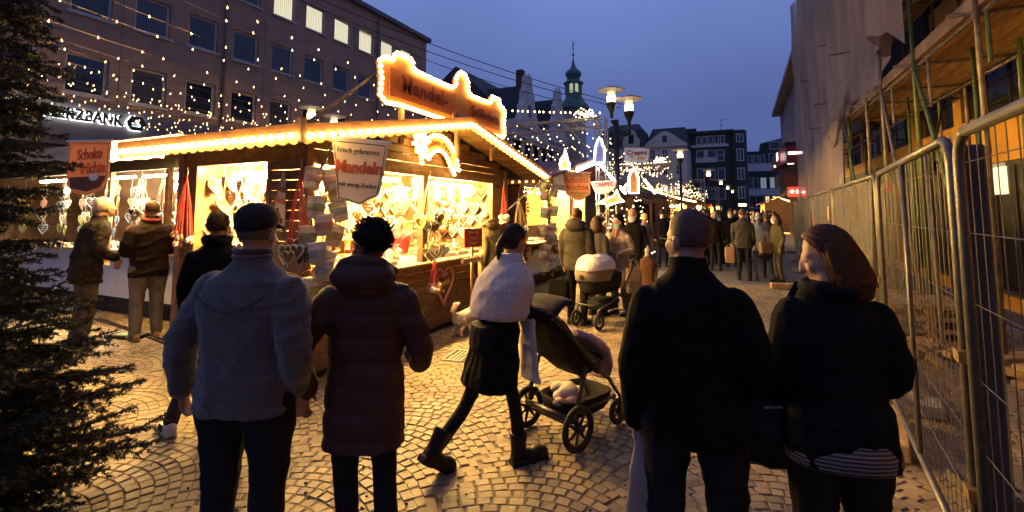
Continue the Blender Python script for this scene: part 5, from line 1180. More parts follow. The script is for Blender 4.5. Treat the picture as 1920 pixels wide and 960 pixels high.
for i, (x, y_, z) in enumerate(((-8.6,4.72,2.35),(-9.3,4.75,2.35),(-7.7,4.75,2.35))): bunch((x, y_, z), ('middle', 'left', 'right')[i] + ' ribbon bunch of cookies in the side stall opening', 0.7, 10, 'heart', 0.08, 0.13, seed=20+i, rm=ribbon_w)

# ================================================================ CHOCOLATE FRUIT STALL (second)
S2X = -4.35
s2 = T('chocolate_fruit_stall', 'white fronted chocolate fruit stall with red roof and garlands', 'market stall', (-5.6, 12.0, 0))
part2(s2, 'counter_front', white_board, (S2X-0.05, 9.7, 0.22), (S2X, 14.3, 0.98)); part2(s2, 'counter_top', wood_beam, (S2X-0.6, 9.6, 0.98), (S2X+0.22, 14.3, 1.03), 0.008)
for y_ in (10.2, 11.6): 
    b = MB(); b.prism([(0,0),(0.2,0),(0.18,-0.08),(0.06,-0.12),(0,-0.24)], -0.03, 0.03, Matrix.Translation((S2X+0.002, y_, 0.978)) @ Matrix.Identity(4)); b.build('counter_bracket', wood_dark, s2, world=True)
part2(s2, 'base', brown_dark, (S2X-2.2, 9.8, 0), (S2X-0.1, 14.2, 0.22)); part2(s2, 'back_wall', mat('stall_cream', (0.66,0.56,0.42), 0.7), (S2X-2.3, 9.6, 0.2), (S2X-2.24, 14.3, 2.6)); 
for y_ in (9.55, 14.3): part2(s2, 'side_wall', wood_light, (S2X-2.3, y_, 0.2), (S2X, y_+0.06, 2.5))
for y_ in (9.62, 11.15, 12.85, 14.28): part2(s2, 'post', wood_light, (S2X-0.08, y_, 0.98), (S2X+0.02, y_+0.13, 2.4), 0.008)
part2(s2, 'header', wood_beam, (S2X-0.1, 9.5, 2.28), (S2X+0.03, 14.5, 2.44), 0.008); part2(s2, 'side_beam', wood_beam, (S2X-2.3, 9.30, 2.30), (-3.5, 9.38, 2.42), 0.006)
for ys_, ye in ((9.1, 12.4), (15.7, 12.4)):
    b = MB(); zs_, ze = 2.40, 3.05
    b.add([(-6.9,ys_,zs_),(-3.45,ys_,zs_),(-3.45,ye,ze),(-6.9,ye,ze),(-6.9,ys_,zs_+0.06),(-3.45,ys_,zs_+0.06),(-3.45,ye,ze+0.06),(-6.9,ye,ze+0.06)], [(0,1,2,3),(4,7,6,5),(0,4,5,1),(1,5,6,2),(3,2,6,7),(0,3,7,4)])
    b.build('roof_slope', roof_red, s2, world=True)
b = MB(); b.add([(S2X-0.02,9.6,2.44),(S2X-0.02,14.4,2.44),(S2X-0.02,12.4,2.98)], [(0,1,2)]); b.build('gable', wood_ply, s2, world=True)
fascia((-3.45, 10.6, 2.66), (-3.45, 12.4, 3.02), (1,0,0), root=s2, bulb_me=BULB_C, bulb_gap=0.10, val=False); fascia((-3.45, 12.4, 3.02), (-3.45, 15.7, 2.30), (1,0,0), root=s2, bulb_me=BULB_C, bulb_gap=0.10, val=False)
for (a, c) in (((-4.7, 9.9, 2.2), (-4.7, 11.0, 2.2)), ((-4.7, 11.4, 2.2), (-4.7, 12.7, 2.2)), ((-4.7, 13.0, 2.2), (-4.7, 14.1, 2.2))): b = MB(); b.tube([a, c], 0.022, 8); b.build('tube_lamp', tube_warm, s2, world=True)
for k in range(16):
    b = MB(); b.ell((-6.0+0.16*k, 9.29, 2.36), 0.016, 6, 4); b.build('bulb', bulb_sign, s2, world=True)
for i, p in enumerate([(-3.62,9.1,2.26),(-3.55,9.52,2.12),(-3.62,9.14,2.05),(-3.6,9.12,1.70),(-3.56,9.55,1.74),(-3.62,9.06,1.36),(-3.58,9.5,1.38),(-3.60,9.35,1.22),(-3.56,9.52,1.15),(-3.6,9.22,0.96),(-3.62,9.08,0.83),(-3.58,9.48,0.72),(-3.6,9.16,0.63)]):
    bucket(p, 'candy floss bucket on the chocolate fruit stall chain, %s from the top' % ORD[i], 'candy floss buckets before the chocolate fruit stall', i+2, tilt=rs.uniform(-.35,.35), rz=rs.uniform(0,3), s=1.1)
ch = T('bucket_chain', 'chain carrying buckets before the chocolate fruit stall', 'chain', (-3.6, 9.3, 0.6)); b = MB(); b.tube([(-3.6,9.3,0.55),(-3.6,9.3,2.42)], 0.006, 5); b.build('chain', grey_metal, ch, world=True)
for i in range(7):
    t = T('fruit_skewer_rack', 'rack of chocolate fruit skewers on the second stall counter, %s nearest' % ORD[i], 'food', (-4.6, 9.95+i*0.6, 1.03), 0, 'skewer racks on the second stall counter'); b = MB(); b.box((-0.1,-0.2,0),(0.1,0.2,0.05)); b.build('block', white_paint, t)
    for q in range(4):
        b = MB(); b.tube([(0,-0.15+q*0.1,0.05),(0.03,-0.15+q*0.1,0.28)], 0.004, 4); b.build('stick', wood_light, t)
        b = MB(); 
        for w in range(3): b.ell((0.012+0.006*w,-0.15+q*0.1,0.13+0.055*w), 0.027, 6, 4)
        b.build('fruit', rs.choice([ginger, sweet_m[1], sweet_m[3]]), t)
boat = T('wooden_boat_tray', 'boat shaped wooden tray hanging at the second stall', 'tray', (-3.95, 9.75, 1.32), R(90)); b = MB()
for q in (-0.12, 0.12): b.prism([(-0.5,0.12),(0.5,0.12),(0.38,-0.08),(0.2,-0.14),(-0.2,-0.14),(-0.38,-0.08)], q-0.01, q+0.01)
b.box((-0.3,-0.12,-0.13),(0.3,0.12,-0.11)); b.build('hull', wood_light, boat)
# garlands
garl_m = mat('garland_green', (0.035,0.075,0.02), 0.6, 0.4, 6); bauble_r = mat('bauble_red', (0.5,0.03,0.03), 0.2, spec=0.8); bauble_g = mat('bauble_gold', (0.6,0.4,0.1), 0.25, metal=0.7)
def garland(pts, label, r=0.10, n=900, bau=12, seed=0, red=False):
    rn = random.Random(seed); pts = [Vector(p) for p in pts]; L = [(pts[i+1]-pts[i]).length for i in range(len(pts)-1)]; tot = sum(L)
    def at(s):
        s *= tot; i = 0
        while i < len(L)-1 and s > L[i]: s -= L[i]; i += 1
        return pts[i].lerp(pts[i+1], min(1, s/L[i]))
    t = T('fir_garland', label, 'garland', tuple(pts[0])); b = MB()
    for k in range(n):
        c = at(rn.random()); d = Vector((rn.gauss(0,1), rn.gauss(0,1), rn.gauss(0,1))).normalized(); e = c + d*r*rn.uniform(.5,1.1); w = d.cross(Vector((rn.random(), rn.random(), rn.random()))).normalized()*0.012
        b.add([c-w, c+w, e], [(0,1,2)])
    b.build('needles', roof_red if red else garl_m, t, world=True)
    for k in range(bau):
        c = at((k+rn.random())/bau); bb_ = MB(); bb_.ell(c + Vector((rn.uniform(.2,1)*r*0.8, rn.uniform(-.5,.5)*r, rn.uniform(-.6,.6)*r)), 0.03, 8, 6); bb_.build('bauble', bauble_r if (k % 3 or red) else bauble_g, t, smooth=True, world=True)
garland([(S2X+0.06, 9.75, 0.30), (S2X+0.08, 11.0, 0.25), (S2X+0.06, 12.2, 0.32), (S2X+0.06, 14.2, 0.30)], 'green garland with baubles along the second stalls foot', seed=1, n=1500, bau=18)
garland([(S2X+0.12, 10.9, 0.98), (S2X+0.12, 11.4, 0.72), (S2X+0.12, 12.2, 0.80), (S2X+0.12, 13.6, 0.74)], 'green garland swagged below the second stalls counter', seed=2, n=1000, bau=10)
garland([(S2X+0.06, 9.70, 0.3), (S2X+0.07, 9.68, 2.2)], 'red tinsel garland on the second stalls near post', seed=3, n=900, bau=16, red=True)
garland([(S2X+0.06, 11.2, 1.05), (S2X+0.07, 11.2, 2.35)], 'green garland climbing the second stalls middle post', seed=4, n=800, bau=8)
garland([(S2X+0.06, 12.95, 1.05), (S2X+0.07, 12.95, 2.35)], 'red tinsel garland on the second stalls far post', seed=5, n=700, bau=14, red=True)

# ================================================================ NEON SHAPES AND SMALL SIGNS
def neon(name, label, cat, loc, rz, pts, r, m, closed=True, back=None, bm=None):
    t = T(name, label, cat, loc, rz); b = MB(); b.tube([(p[0], -0.02, p[1]) for p in pts], r, 6, closed=closed); b.build('light_tube', m, t)
    if back: b = MB(); b.prism(pts, 0.0, 0.03); b.build('panel', bm, t)
    return t
neon_w = mat('neon_white', (0.9,0.92,1), 0.3, emit=(0.82,0.84,1.0), estr=9); neon_y = mat('neon_warm', (1,0.9,0.7), 0.3, emit=(1.0,0.72,0.36), estr=9)
pan_b = mat('neon_panel_blue', (0.12,0.13,0.30), 0.5)
neon('neon_bell', 'tall cold white neon bell outline on the second stall ridge', 'neon sign', (-2.98, 11.1, 2.87), 0, [(-0.14,0.0),(-0.12,0.18),(-0.10,0.36),(-0.05,0.52),(0.0,0.60),(0.06,0.55),(0.07,0.42),(0.12,0.34),(0.12,0.16),(0.10,0.0)], 0.022, neon_w, back=True, bm=pan_b)
neon('neon_candle', 'small warm light figure above the chocolate fruit banner', 'neon sign', (-3.52, 10.2, 2.66), 0, [(-0.10,0.0),(-0.12,0.12),(-0.09,0.24),(-0.02,0.30),(0.0,0.46),(0.03,0.30),(0.06,0.16),(0.09,0.14),(0.09,0.0)], 0.03, neon_y, back=True, bm=mat('neon_panel_cream', (0.7,0.5,0.25), 0.6))
neon('arrow_sign', 'arrow shaped light sign with brown bar by the truss foot', 'neon sign', (-2.98, 12.0, 2.02), 0, [(-0.33,-0.09),(0.10,0.10),(0.18,0.25),(0.24,0.06),(0.36,-0.04),(0.16,-0.07),(-0.08,-0.16),(-0.12,-0.09)], 0.02, neon_y, back=True, bm=mat('arrow_panel', (0.55,0.30,0.13), 0.6))
neon('neon_cone', 'warm outlined cone light right of the cold white gable', 'neon sign', (-2.62, 13.2, 2.22), 0, [(-0.12,0.0),(-0.12,0.45),(-0.05,0.62),(0.0,0.66),(0.06,0.60),(0.13,0.42),(0.12,0.0)], 0.028, neon_y, back=True, bm=mat('cone_panel', (0.28,0.13,0.05), 0.7))
t = T('neon_bar', 'slanted yellow light bar right of the cone light', 'neon sign', (-2.3, 13.6, 2.4)); b = MB(); b.tube([(-2.42,13.6,2.62),(-2.12,13.6,2.22)], 0.035, 7); b.build('light_tube', neon_y, t, world=True); b = MB(); b.tube([(-2.95,13.6,2.42),(-2.78,13.6,2.58)], 0.035, 7); b.build('light_tube', neon_y, t, world=True)
ink_rb = mat('ink_crimson', (0.35,0.02,0.02), 0.6)
banner('crepe_sign', 'pale crepes sign on the lamp pole', (-2.62, 13.6, 3.3), R(0), [(-0.32,0.24),(0.36,0.17),(0.34,-0.18),(0.30,-0.22),(-0.28,-0.20),(-0.32,-0.16)], mat('sign_bluewhite', (0.55,0.58,0.66), 0.6), [('Crepes', 0.19, ink_rb, 0.02, 0.06, 0.004, -0.03)], extra=lambda t: [MB().ell((0.14,-0.008,-0.10),(0.12,0.006,0.05),8,5).build('crepe_print', cream_cookie, t), MB().ell((-0.10,-0.008,-0.10),(0.10,0.006,0.05),8,5).build('crepe_print', sweet_m[2], t)])
banner('crepe_sign', 'small curved crepes sign beside the chocolate fruit banner', (-3.05, 11.6, 2.35), R(0), [(-0.32,0.12),(0.34,0.14),(0.30,-0.04),(0.16,-0.16),(0.0,-0.20),(-0.2,-0.16)], mat('sign_bluewhite', (0.55,0.58,0.66), 0.6), [('CREPES', 0.14, ink_rb, 0.02, 0.03, 0.003, 0.03)])

# ================================================================ FARTHER HUTS
orange_wood = mat('hut_orange', (0.42,0.20,0.06), 0.6, 0.3, 5, 0.3, 20)
def hut(x0, x1, y0, y1, h, ridge, label, wall, roofm, lit=True, open_front=True, name='market_hut', edge=None):
    t = T(name, label, 'market stall', ((x0+x1)/2, (y0+y1)/2, 0))
    pb = lambda n_, m_, a, c: part2(t, n_, m_, a, c)
    pb('front_wall', wall, (x1-0.05, y0, 0.1), (x1, y1, 0.95)); pb('counter', wood_light, (x1-0.3, y0, 0.95), (x1+0.15, y1, 1.0)); pb('back_wall', wood_light, (x0, y0, 0.1), (x0+0.05, y1, h)); pb('end_wall', wall, (x0, y0-0.05, 0.1), (x1, y0-0.002, h)); pb('end_wall', wall, (x0, y1+0.002, 0.1), (x1, y1+0.05, h)); pb('header', wood_beam, (x1-0.08, y0, h-0.25), (x1+0.02, y1, h))
    z = 0.12
    while z < h-0.1: part2(t, 'end_plank', wall, (x0+0.02, y0-0.075, z), (x1-0.02, y0-0.052, z+0.15)); z += 0.16
    for y_ in (y0+0.02, (y0+y1)/2, y1-0.12): pb('post', wall, (x1-0.1, y_, 1.0), (x1+0.01, y_+0.1, h-0.25))
    xm = (x0+x1)/2
    for xs_, sgn in ((x0-0.35, 1), (x1+0.55, -1)):
        b = MB(); zz = h - 0.05; b.add([(xs_,y0-0.5,zz),(xm,y0-0.5,ridge),(xm,y1+0.5,ridge),(xs_,y1+0.5,zz),(xs_,y0-0.5,zz+0.07),(xm,y0-0.5,ridge+0.07),(xm,y1+0.5,ridge+0.07),(xs_,y1+0.5,zz+0.07)], [(0,1,2,3),(4,7,6,5),(0,4,5,1),(1,5,6,2),(2,6,7,3),(3,7,4,0)]); b.build('roof_slope', roofm, t, world=True)
    b = MB(); b.add([(x0,y0-0.03,h),(x1,y0-0.03,h),(xm,y0-0.03,ridge-0.03)], [(0,1,2)]); b.build('gable', wall, t, world=True)
    if lit: b = MB(); b.tube([(x1-0.6,y0+0.4,h-0.35),(x1-0.6,y1-0.4,h-0.35)], 0.03, 6); b.build('tube_lamp', tube_warm, t, world=True)
    if edge:
        for q in range(34): b = MB(); b.ell((x1+0.57, lin(y0-0.45,y1+0.45,q/33), h+0.0), 0.04, 6, 4); b.build('bulb', edge, t, world=True)
        for q in range(16): b = MB(); b.ell((lin(xm, x1+0.55, q/15), y0-0.53, lin(ridge, h, q/15)+0.02), 0.04, 6, 4); b.build('bulb', edge, t, world=True)
    return t
h3 = hut(-6.2, -3.7, 18.5, 23.5, 2.35, 3.1, 'dark green roofed hut with orange corner wood and striped awning', wood_dark, roof_green, lit=False)
part2(h3, 'corner_panel', orange_wood, (-3.98, 18.38, 0.1), (-3.68, 18.42, 2.3))
b = MB(); 
for q in range(9):
    y_ = 16.9+q*0.2; b.add([(-3.75,y_,2.42),(-3.75,y_+0.2,2.42),(-3.05,y_+0.2,2.12),(-3.05,y_,2.12),(-3.04,y_,1.98),(-3.04,y_+0.2,1.98)], [(0,1,2,3),(3,2,5,4)], q % 2)
b.build('striped_awning', [mat('stripe_red',(0.5,0.07,0.04),0.8), mat('stripe_cream',(0.65,0.48,0.25),0.8)], h3, world=True)
part2(h3, 'awning_post', orange_wood, (-3.12, 18.5, 0), (-3.02, 18.6, 2.05))
hut(-6.2, -3.6, 27.8, 37.0, 2.4, 3.0, 'far brown hut with bulb lined roof edge under the light canopy', wood_dark, roof_felt, edge=bulb_sign)
hut(-6.0, -3.3, 41.0, 47.0, 2.4, 3.0, 'distant hut with glowing opening beyond the bulb lined hut', orange_wood, roof_felt)
hut(-5.6, -2.9, 52.0, 58.0, 2.4, 3.0, 'most distant hut before the street end', orange_wood, roof_felt)
hut(1.6, 3.4, 42.0, 52.0, 2.3, 2.8, 'distant low stall on the right below the red signs', wood_dark, roof_red)
for i, (x, y_, z, lab) in enumerate(((-3.2, 30, 2.0, 'warm hanging lamp under the far hut eave'), (-2.9, 38, 1.9, 'round warm lamp at the far hut corner'), (-2.6, 47, 2.2, 'red glowing figure far down the street'), (-4.0, 24.6, 1.9, 'warm lantern behind the dark fir'))):
    t = T('hanging_lamp', lab, 'lamp', (x, y_, z)); b = MB(); b.lathe([(0.03,0.25),(0.10,0.15),(0.14,0.0),(0.08,-0.1)], 8); b.build('shade', red_sign if i == 2 else lamp_glow, t); b = MB(); b.tube([(0,0,0.25),(0,0,0.7)], 0.01, 4); b.build('cord', rope, t)
# ================================================================ PEOPLE
_mat0 = mat
def mat(name, *a, **k):
    k.setdefault('spec', 0.15); return _mat0(name, *a, **k)
skin_m = mat('skin', (0.42, 0.25, 0.175), 0.55, 0.12, 14, sss=0.0)
skin_d = mat('skin_deep', (0.16, 0.085, 0.055), 0.5, 0.12, 14)
_tmp = []
def remesh(b, vox, smooth=4, disp=None):
    me = bpy.data.meshes.new('tmp'); me.from_pydata(b.v, [], b.f)
    bm = bmesh.new(); bm.from_mesh(me); bmesh.ops.recalc_face_normals(bm, faces=bm.faces); bm.to_mesh(me); bm.free()
    o = bpy.data.objects.new('tmp', me)
    r_ = o.modifiers.new('r', 'REMESH'); r_.mode = 'VOXEL'; r_.voxel_size = vox; r_.use_smooth_shade = True
    if smooth: s_ = o.modifiers.new('s', 'SMOOTH'); s_.iterations = smooth; s_.factor = 0.5
    m2 = evaluated(o); bpy.data.objects.remove(o); bpy.data.meshes.remove(me)
    if disp is not None:
        n = len(m2.vertices); co = np.empty(n*3); m2.vertices.foreach_get('co', co); nr = np.empty(n*3); m2.vertices.foreach_get('normal', nr)
        co = co.reshape(-1,3); nr = nr.reshape(-1,3); co = co + nr*disp(co)[:, None]; m2.vertices.foreach_set('co', co.ravel()); m2.update()
    m2.polygons.foreach_set('use_smooth', [True]*len(m2.polygons))
    return m2
def folds(seed, amp=0.006, puff=0.0, pz=0.115, z0=0.0, quilt=0.0):
    rn = np.random.RandomState(seed); K = rn.normal(size=(10,3))*np.array([6,6,10]); ph = rn.uniform(0,6.28,10); K2 = rn.normal(size=(6,3))*np.array([26,26,30])
    def f(c):
        w = c + 0.03*np.sin(c[:, [1,2,0]]*11 + ph[:3])
        d = sum((1-np.abs(np.sin(w@K[i]+ph[i])))**2.5 - 0.25 for i in range(5))/5*amp*3.4 + np.sin(np.arctan2(c[:,0],c[:,1])*11+ph[7]+2*np.sin(c[:,2]*3+ph[6]))*np.clip(1.15-c[:,2],0,0.6)*amp*0.7*(c[:,2]>0.55) + sum(np.sin(w@K2[i]+ph[i]) for i in range(6))/6*amp*0.4
        if puff: d = d + puff*(np.abs(np.sin(np.pi*(c[:,2]-z0)/pz + 0.25*np.sin(c[:,0]*8+c[:,1]*5)))**0.5 - 0.7)
        if quilt:
            th = np.arctan2(c[:,0], c[:,1])*0.22; d = d - quilt*np.maximum(np.exp(-((np.mod((c[:,2]+th)/0.075,1)-0.5)/0.09)**2), np.exp(-((np.mod((c[:,2]-th)/0.075,1)-0.5)/0.09)**2))
        return d
    return f
def ring(c, rx, ry, n=16, p=2.4, ax=None):
    c = Vector(c); ax = ax or (Vector((1,0,0)), Vector((0,1,0))); o = []
    for k in range(n):
        a = 2*math.pi*k/n; cs, sn = math.cos(a), math.sin(a)
        o.append(c + ax[0]*(math.copysign(abs(cs)**(2/p), cs)*rx) + ax[1]*(math.copysign(abs(sn)**(2/p), sn)*ry))
    return o
def limb(b, pts, rad, n=10, sub=4):
    P = [Vector(p) for p in pts]; out = []; rr = []
    for i in range(len(P)-1):
        for s in range(sub):
            t = s/sub
            p = P[i].lerp(P[i+1], t)
            if 0 < i or s > 0:
                a = P[max(i-1,0)]; d = P[min(i+2, len(P)-1)]
                t2, t3 = t*t, t*t*t
                p = 0.5*((2*P[i]) + (P[i+1]-a)*t + (2*a-5*P[i]+4*P[i+1]-d)*t2 + (3*P[i]-a-3*P[i+1]+d)*t3)
            out.append(p); rr.append(lin(rad[i], rad[i+1], t*t*(3-2*t)))
    out.append(P[-1]); rr.append(rad[-1]); b.tube(out, rr, n)
    b.ell(P[0], rad[0]*0.98, 8, 6); b.ell(P[-1], rad[-1]*0.98, 8, 6)
def hand(b, wrist, fwd, palm_n, side, curl=0.5, s=1.0):
    f = Vector(fwd).normalized(); nrm = Vector(palm_n); nrm = (nrm - f*nrm.dot(f)).normalized(); x = f.cross(nrm).normalized()*side; w = Vector(wrist)
    b.tube([w, w+f*0.03*s, w+f*0.06*s, w+f*0.088*s], [0.026*s, 0.034*s, 0.040*s, 0.036*s], 10, ell=0.5) if False else None
    rings = []
    for t, hw, th in ((-0.01,0.024,0.02),(0.03,0.033,0.017),(0.065,0.040,0.016),(0.09,0.038,0.014)):
        rings.append([w + f*(t*s) + x*(math.cos(2*math.pi*q/10)*hw*s) + nrm*(math.sin(2*math.pi*q/10)*th*s) for q in range(10)])
    b.loft(rings)
    for k, (off, L) in enumerate(((0.028,0.068),(0.010,0.078),(-0.009,0.073),(-0.027,0.058))):
        base = w + f*(0.085*s) + x*(off*s); pts = [base]; a = 0.0
        for seg, fr in enumerate((0.42,0.32,0.26)):
            a += curl*(0.55+0.25*seg); pts.append(pts[-1] + (f*math.cos(a) + nrm*math.sin(a))*(L*fr*s))
        b.tube(pts, [0.0098*s,0.0092*s,0.0085*s,0.0068*s], 7)
    tb = w + f*(0.025*s) + x*(0.03*s); b.tube([tb, tb + (x*0.7+f*0.7+nrm*0.2).normalized()*(0.035*s), tb + (x*0.45+f*0.95+nrm*0.5).normalized()*(0.068*s)], [0.013*s,0.011*s,0.008*s], 7)

def person(label, loc, rz, h=1.72, build=1.0, jacket=None, trousers=None, shoes=None, skin=None, hem=0.82, flare=0.0, lean=0.0, bend=0.0,
           legs=None, arms=None, head=(0,0), hair=('short', None), vox=0.014, puff=0.0, quilt=0.0, hood=0, collar=0.03, mask=None, glasses=False, hat=None,
           sleeve=0.058, cuff=True, seed=0, shoe='shoe', shawl=None, group=None, tops=1.0, hip=1.0, extra=None, jslim=1.0, eyes=True, legr=1.0, tilt=0.0, gloves=None):
    s = h/1.75; t = T('person', label, 'person', loc, rz, group); sk = skin or skin_m
    shoes = shoes or mat('shoe_black', (0.014,0.013,0.012), 0.45); trousers = trousers or mat('trouser_dark', (0.014,0.014,0.017), 0.8, 0.3, 20, 0.2)
    V = lambda x, y, z: Vector((x*s, y*s, z*s))
    hipz = 0.92
    def up(p):   # spine bend: rotate above the hips
        p = Vector(p); z0 = hipz*s
        if p.z > z0 - 0.12*s:
            k = min(1, max(0, (p.z - (z0-0.12*s))/(0.45*s))); a = -bend*k
            q = p - Vector((0,0,z0)); c, sn = math.cos(a), math.sin(a); p = Vector((q.x, q.y*c - q.z*sn, q.y*sn + q.z*c)) + Vector((0,0,z0))
        return p + Vector((tilt*max(0, p.z - 0.5*s), lean*max(0, p.z - 0.5*s), 0))
    LG = {'L': [(-0.095,0,0.90), (-0.10,0.02,0.49), (-0.11,-0.03,0.085)], 'R': [(0.095,0,0.90), (0.10,0.02,0.49), (0.11,-0.03,0.085)]}
    FT = {'L': 0.10, 'R': -0.10}; FP = {'L': 0.0, 'R': 0.0}
    if legs:
        for k_ in legs:
            if k_ in LG: LG[k_] = legs[k_]
        FP.update(legs.get('pitch', {})); FT.update(legs.get('turn', {}))
    AR = {'L': [(-0.195,0,1.375), (-0.245,-0.04,1.12), (-0.235,0.05,0.88)], 'R': [(0.195,0,1.375), (0.245,-0.04,1.12), (0.235,0.05,0.88)]}
    HD = {'L': ((0,0.15,-1), (1,0,0), 0.45), 'R': ((0,0.15,-1), (-1,0,0), 0.45)}
    if arms:
        for k_ in arms:
            if k_ in AR: AR[k_] = arms[k_]
        HD.update(arms.get('hand', {}))
    bw = build
    for k_, sg0 in (('L', -1), ('R', 1)):
        q_ = AR[k_]; AR[k_] = [(sg0*0.166*min(bw, 1.12), 0, 1.352), (q_[1][0]*0.93, q_[1][1], q_[1][2]), (q_[2][0], q_[2][1], q_[2][2])]
    lg = {k_: [V(*p) for p in v] for k_, v in LG.items()}; ar = {k_: [up(V(*p)) for p in v] for k_, v in AR.items()}
    # ---- body (one continuous mesh)
    b = MB()
    tors = [(0.84,.135,.095),(0.92,.155,.105),(1.02,.145,.095),(1.15,.145,.095),(1.28,.165,.105),(1.38,.165,.09),(1.45,.10,.07),(1.49,.058,.058),(1.55,.055,.055)]
    b.loft([ring(up(V(0, (0.02 if z > 1.48 else 0), z)), rx*s*min(bw,1.1), ry*s*min(bw,1.1)) for z, rx, ry in tors])
    for k_ in 'LR':
        limb(b, lg[k_], [0.060*s, 0.038*s, 0.028*s]); limb(b, ar[k_], [0.045*s, 0.036*s, 0.026*s], 8)
    hc = up(V(0, 0.035, 1.615)); hy, hp = head
    HR = Matrix.Translation(hc) @ Matrix.Rotation(hy, 4, 'Z') @ Matrix.Rotation(hp, 4, 'X') @ Matrix.Scale(s*1.0, 4)
    R3 = HR.to_3x3()
    hv = lambda x, y, z: HR @ Vector((x, y, z))
    rM = Matrix.Rotation(hy, 4, 'Z') @ Matrix.Rotation(hp, 4, 'X')
    def he(c, r_): b.ell(hv(*c), tuple(q*s for q in r_), 14, 10, rM)
    he((0,-0.015,0.035), (0.076,0.096,0.098)); he((0,0.022,-0.025), (0.064,0.074,0.092)); he((0,0.040,-0.085), (0.046,0.046,0.038)); he((0,0.062,0.022), (0.052,0.030,0.022))
    he((0.034,0.066,-0.028), (0.024,0.022,0.024)); he((-0.034,0.066,-0.028), (0.024,0.022,0.024))
    he((0,0.078,-0.066), (0.024,0.014,0.008)); he((0,0.075,-0.078), (0.021,0.014,0.009)); he((0,0.070,-0.105), (0.02,0.018,0.016))
    b.tube([hv(0,0.084,0.018), hv(0,0.102,-0.012), hv(0,0.108,-0.040), hv(0,0.088,-0.047)], [0.010*s, 0.011*s, 0.014*s, 0.010*s], 8)
    for sx in (-1, 1): b.ell(hv(sx*0.078,-0.008,-0.012), (0.010*s,0.020*s,0.032*s), 8, 6, rM)
    b.tube([up(V(0,0.012,1.46)), hv(0,-0.018,-0.05)], [0.058*s, 0.054*s], 10)
    for k_ in 'LR':
        if gloves == 'hidden': continue
        f, n_, cu = HD[k_]; hand(b, ar[k_][2], f, n_, 1 if k_ == 'R' else -1, cu, s)
    me = remesh(b, vox, 2); me.name = 'body'; me.materials.append(sk); body = link('body', me, t)
    # ---- trousers
    b = MB(); b.loft([ring(V(0,0,z), rx*s*bw*hip, ry*s*bw*hip) for z, rx, ry in ((0.80,.12,.09),(0.86,.165,.12),(0.95,.165,.12),(1.03,.15,.105))])
    for k_ in 'LR':
        limb(b, [lg[k_][0], lg[k_][1], lg[k_][2] + (lg[k_][1]-lg[k_][2])*0.03], [0.092*s*bw*legr, 0.066*s*legr, 0.054*s*legr], 12, 5)
    me = remesh(b, vox, 3, folds(seed+5, 0.007)); me.name = 'trousers'; me.materials.append(trousers); link('trousers', me, t)
    # ---- shoes
    for k_ in 'LR':
        a_ = lg[k_][2]; th, ph = FT[k_], FP[k_]; b = MB(); prof = []
        for y_, hw, zt in ((-0.065,0.022,0.05),(-0.055,0.034,0.085),(0.0,0.038,0.10),(0.06,0.042,0.075),(0.12,0.047,0.058),(0.17,0.042,0.046),(0.20,0.025,0.032)):
            prof.append([Vector((math.cos(2*math.pi*q/12)*hw, y_, max(0.0, (zt/2)*(1+math.sin(2*math.pi*q/12)) if True else 0))) for q in range(12)])
        b.loft(prof)
        if shoe == 'boot': b.tube([(0,-0.01,0.05),(0,-0.015,0.13),(0,-0.015,0.19)], [0.050,0.052,0.060], 12); b.box((-0.042,-0.07,-0.022),(0.042,0.01,0.02)); b.box((-0.044,0.02,-0.016),(0.044,0.19,0.012)); b.ell((0,0.13,0.035),(0.05,0.075,0.045),10,7); 
        b.box((-0.036,-0.06,-0.006),(0.036,0.17,0.012))
        Ms = Matrix.Translation(a_ - Vector((0,0,0.082*s))) @ Matrix.Rotation(th, 4, 'Z')
        if ph: Ms = Matrix.Translation(a_) @ Matrix.Rotation(th, 4, 'Z') @ Matrix.Rotation(ph, 4, 'X') @ Matrix.Translation((0,0,-0.082*s))
        Ms = Ms @ Matrix.Scale(s*(1.16 if shoe == 'boot' else 1.08), 4)
        b.v = [tuple(Ms @ Vector(v)) for v in b.v]
        me = remesh(b, max(vox*0.6, 0.007), 2); me.name = 'shoe'; me.materials.append(shoes); so_ = link('shoe', me, t)
        if shoes.name == 'shoe_white':
            for q in range(3):
                for sx in (-1, 1):
                    xb = MB(); xb.cbox((sx*0.041, 0.035+0.028*q, 0.042), (0.008, 0.011, 0.055), Matrix.Rotation(0.5, 4, 'X')); xb.v = [tuple(Ms @ Vector(v)) for v in xb.v]; xb.build('stripe', mat('stripe_black', (0.01,0.01,0.01), 0.6), so_)
    # ---- jacket
    b = MB(); fl = lambda z: 1 + flare*max(0, 1.05-z)
    js = bw*jslim
    prof = [(hem, .190, .132)] + [(z, rx, ry) for z, rx, ry in ((0.60,.190,.135),(0.72,.192,.135),(0.84,.192,.135),(0.95,.188,.132),(1.06,.182,.126),(1.18,.186,.128),(1.28,.192,.130),(1.355,.190,.122)) if z > hem+0.04]
    rings = [ring(up(V(0,0,z)), rx*s*js*fl(z)*(hip if z < 1.05 else 1), ry*s*js*fl(z)*(hip if z < 1.05 else 1), 18, 2.5) for z, rx, ry in prof]
    rings += [ring(up(V(0,0.0,1.415)), .158*s*tops*min(js,1.15), .106*s*js, 18, 2.2), ring(up(V(0,0.005,1.462)), .108*s*tops*min(js,1.15), .085*s, 18, 2.0), ring(up(V(0,0.01,1.50)), .082*s, .078*s, 18, 2.0), ring(up(V(0,0.018,1.505+collar)), .078*s, .074*s, 18, 2.0)]
    b.loft(rings)
    for k_ in 'LR':
        sh, el, wr = ar[k_]; limb(b, [sh, el, wr + (el-wr).normalized()*0.01], [sleeve*1.16*s*min(bw,1.12), sleeve*s*0.93*min(bw,1.12), sleeve*0.76*s], 12, 5)
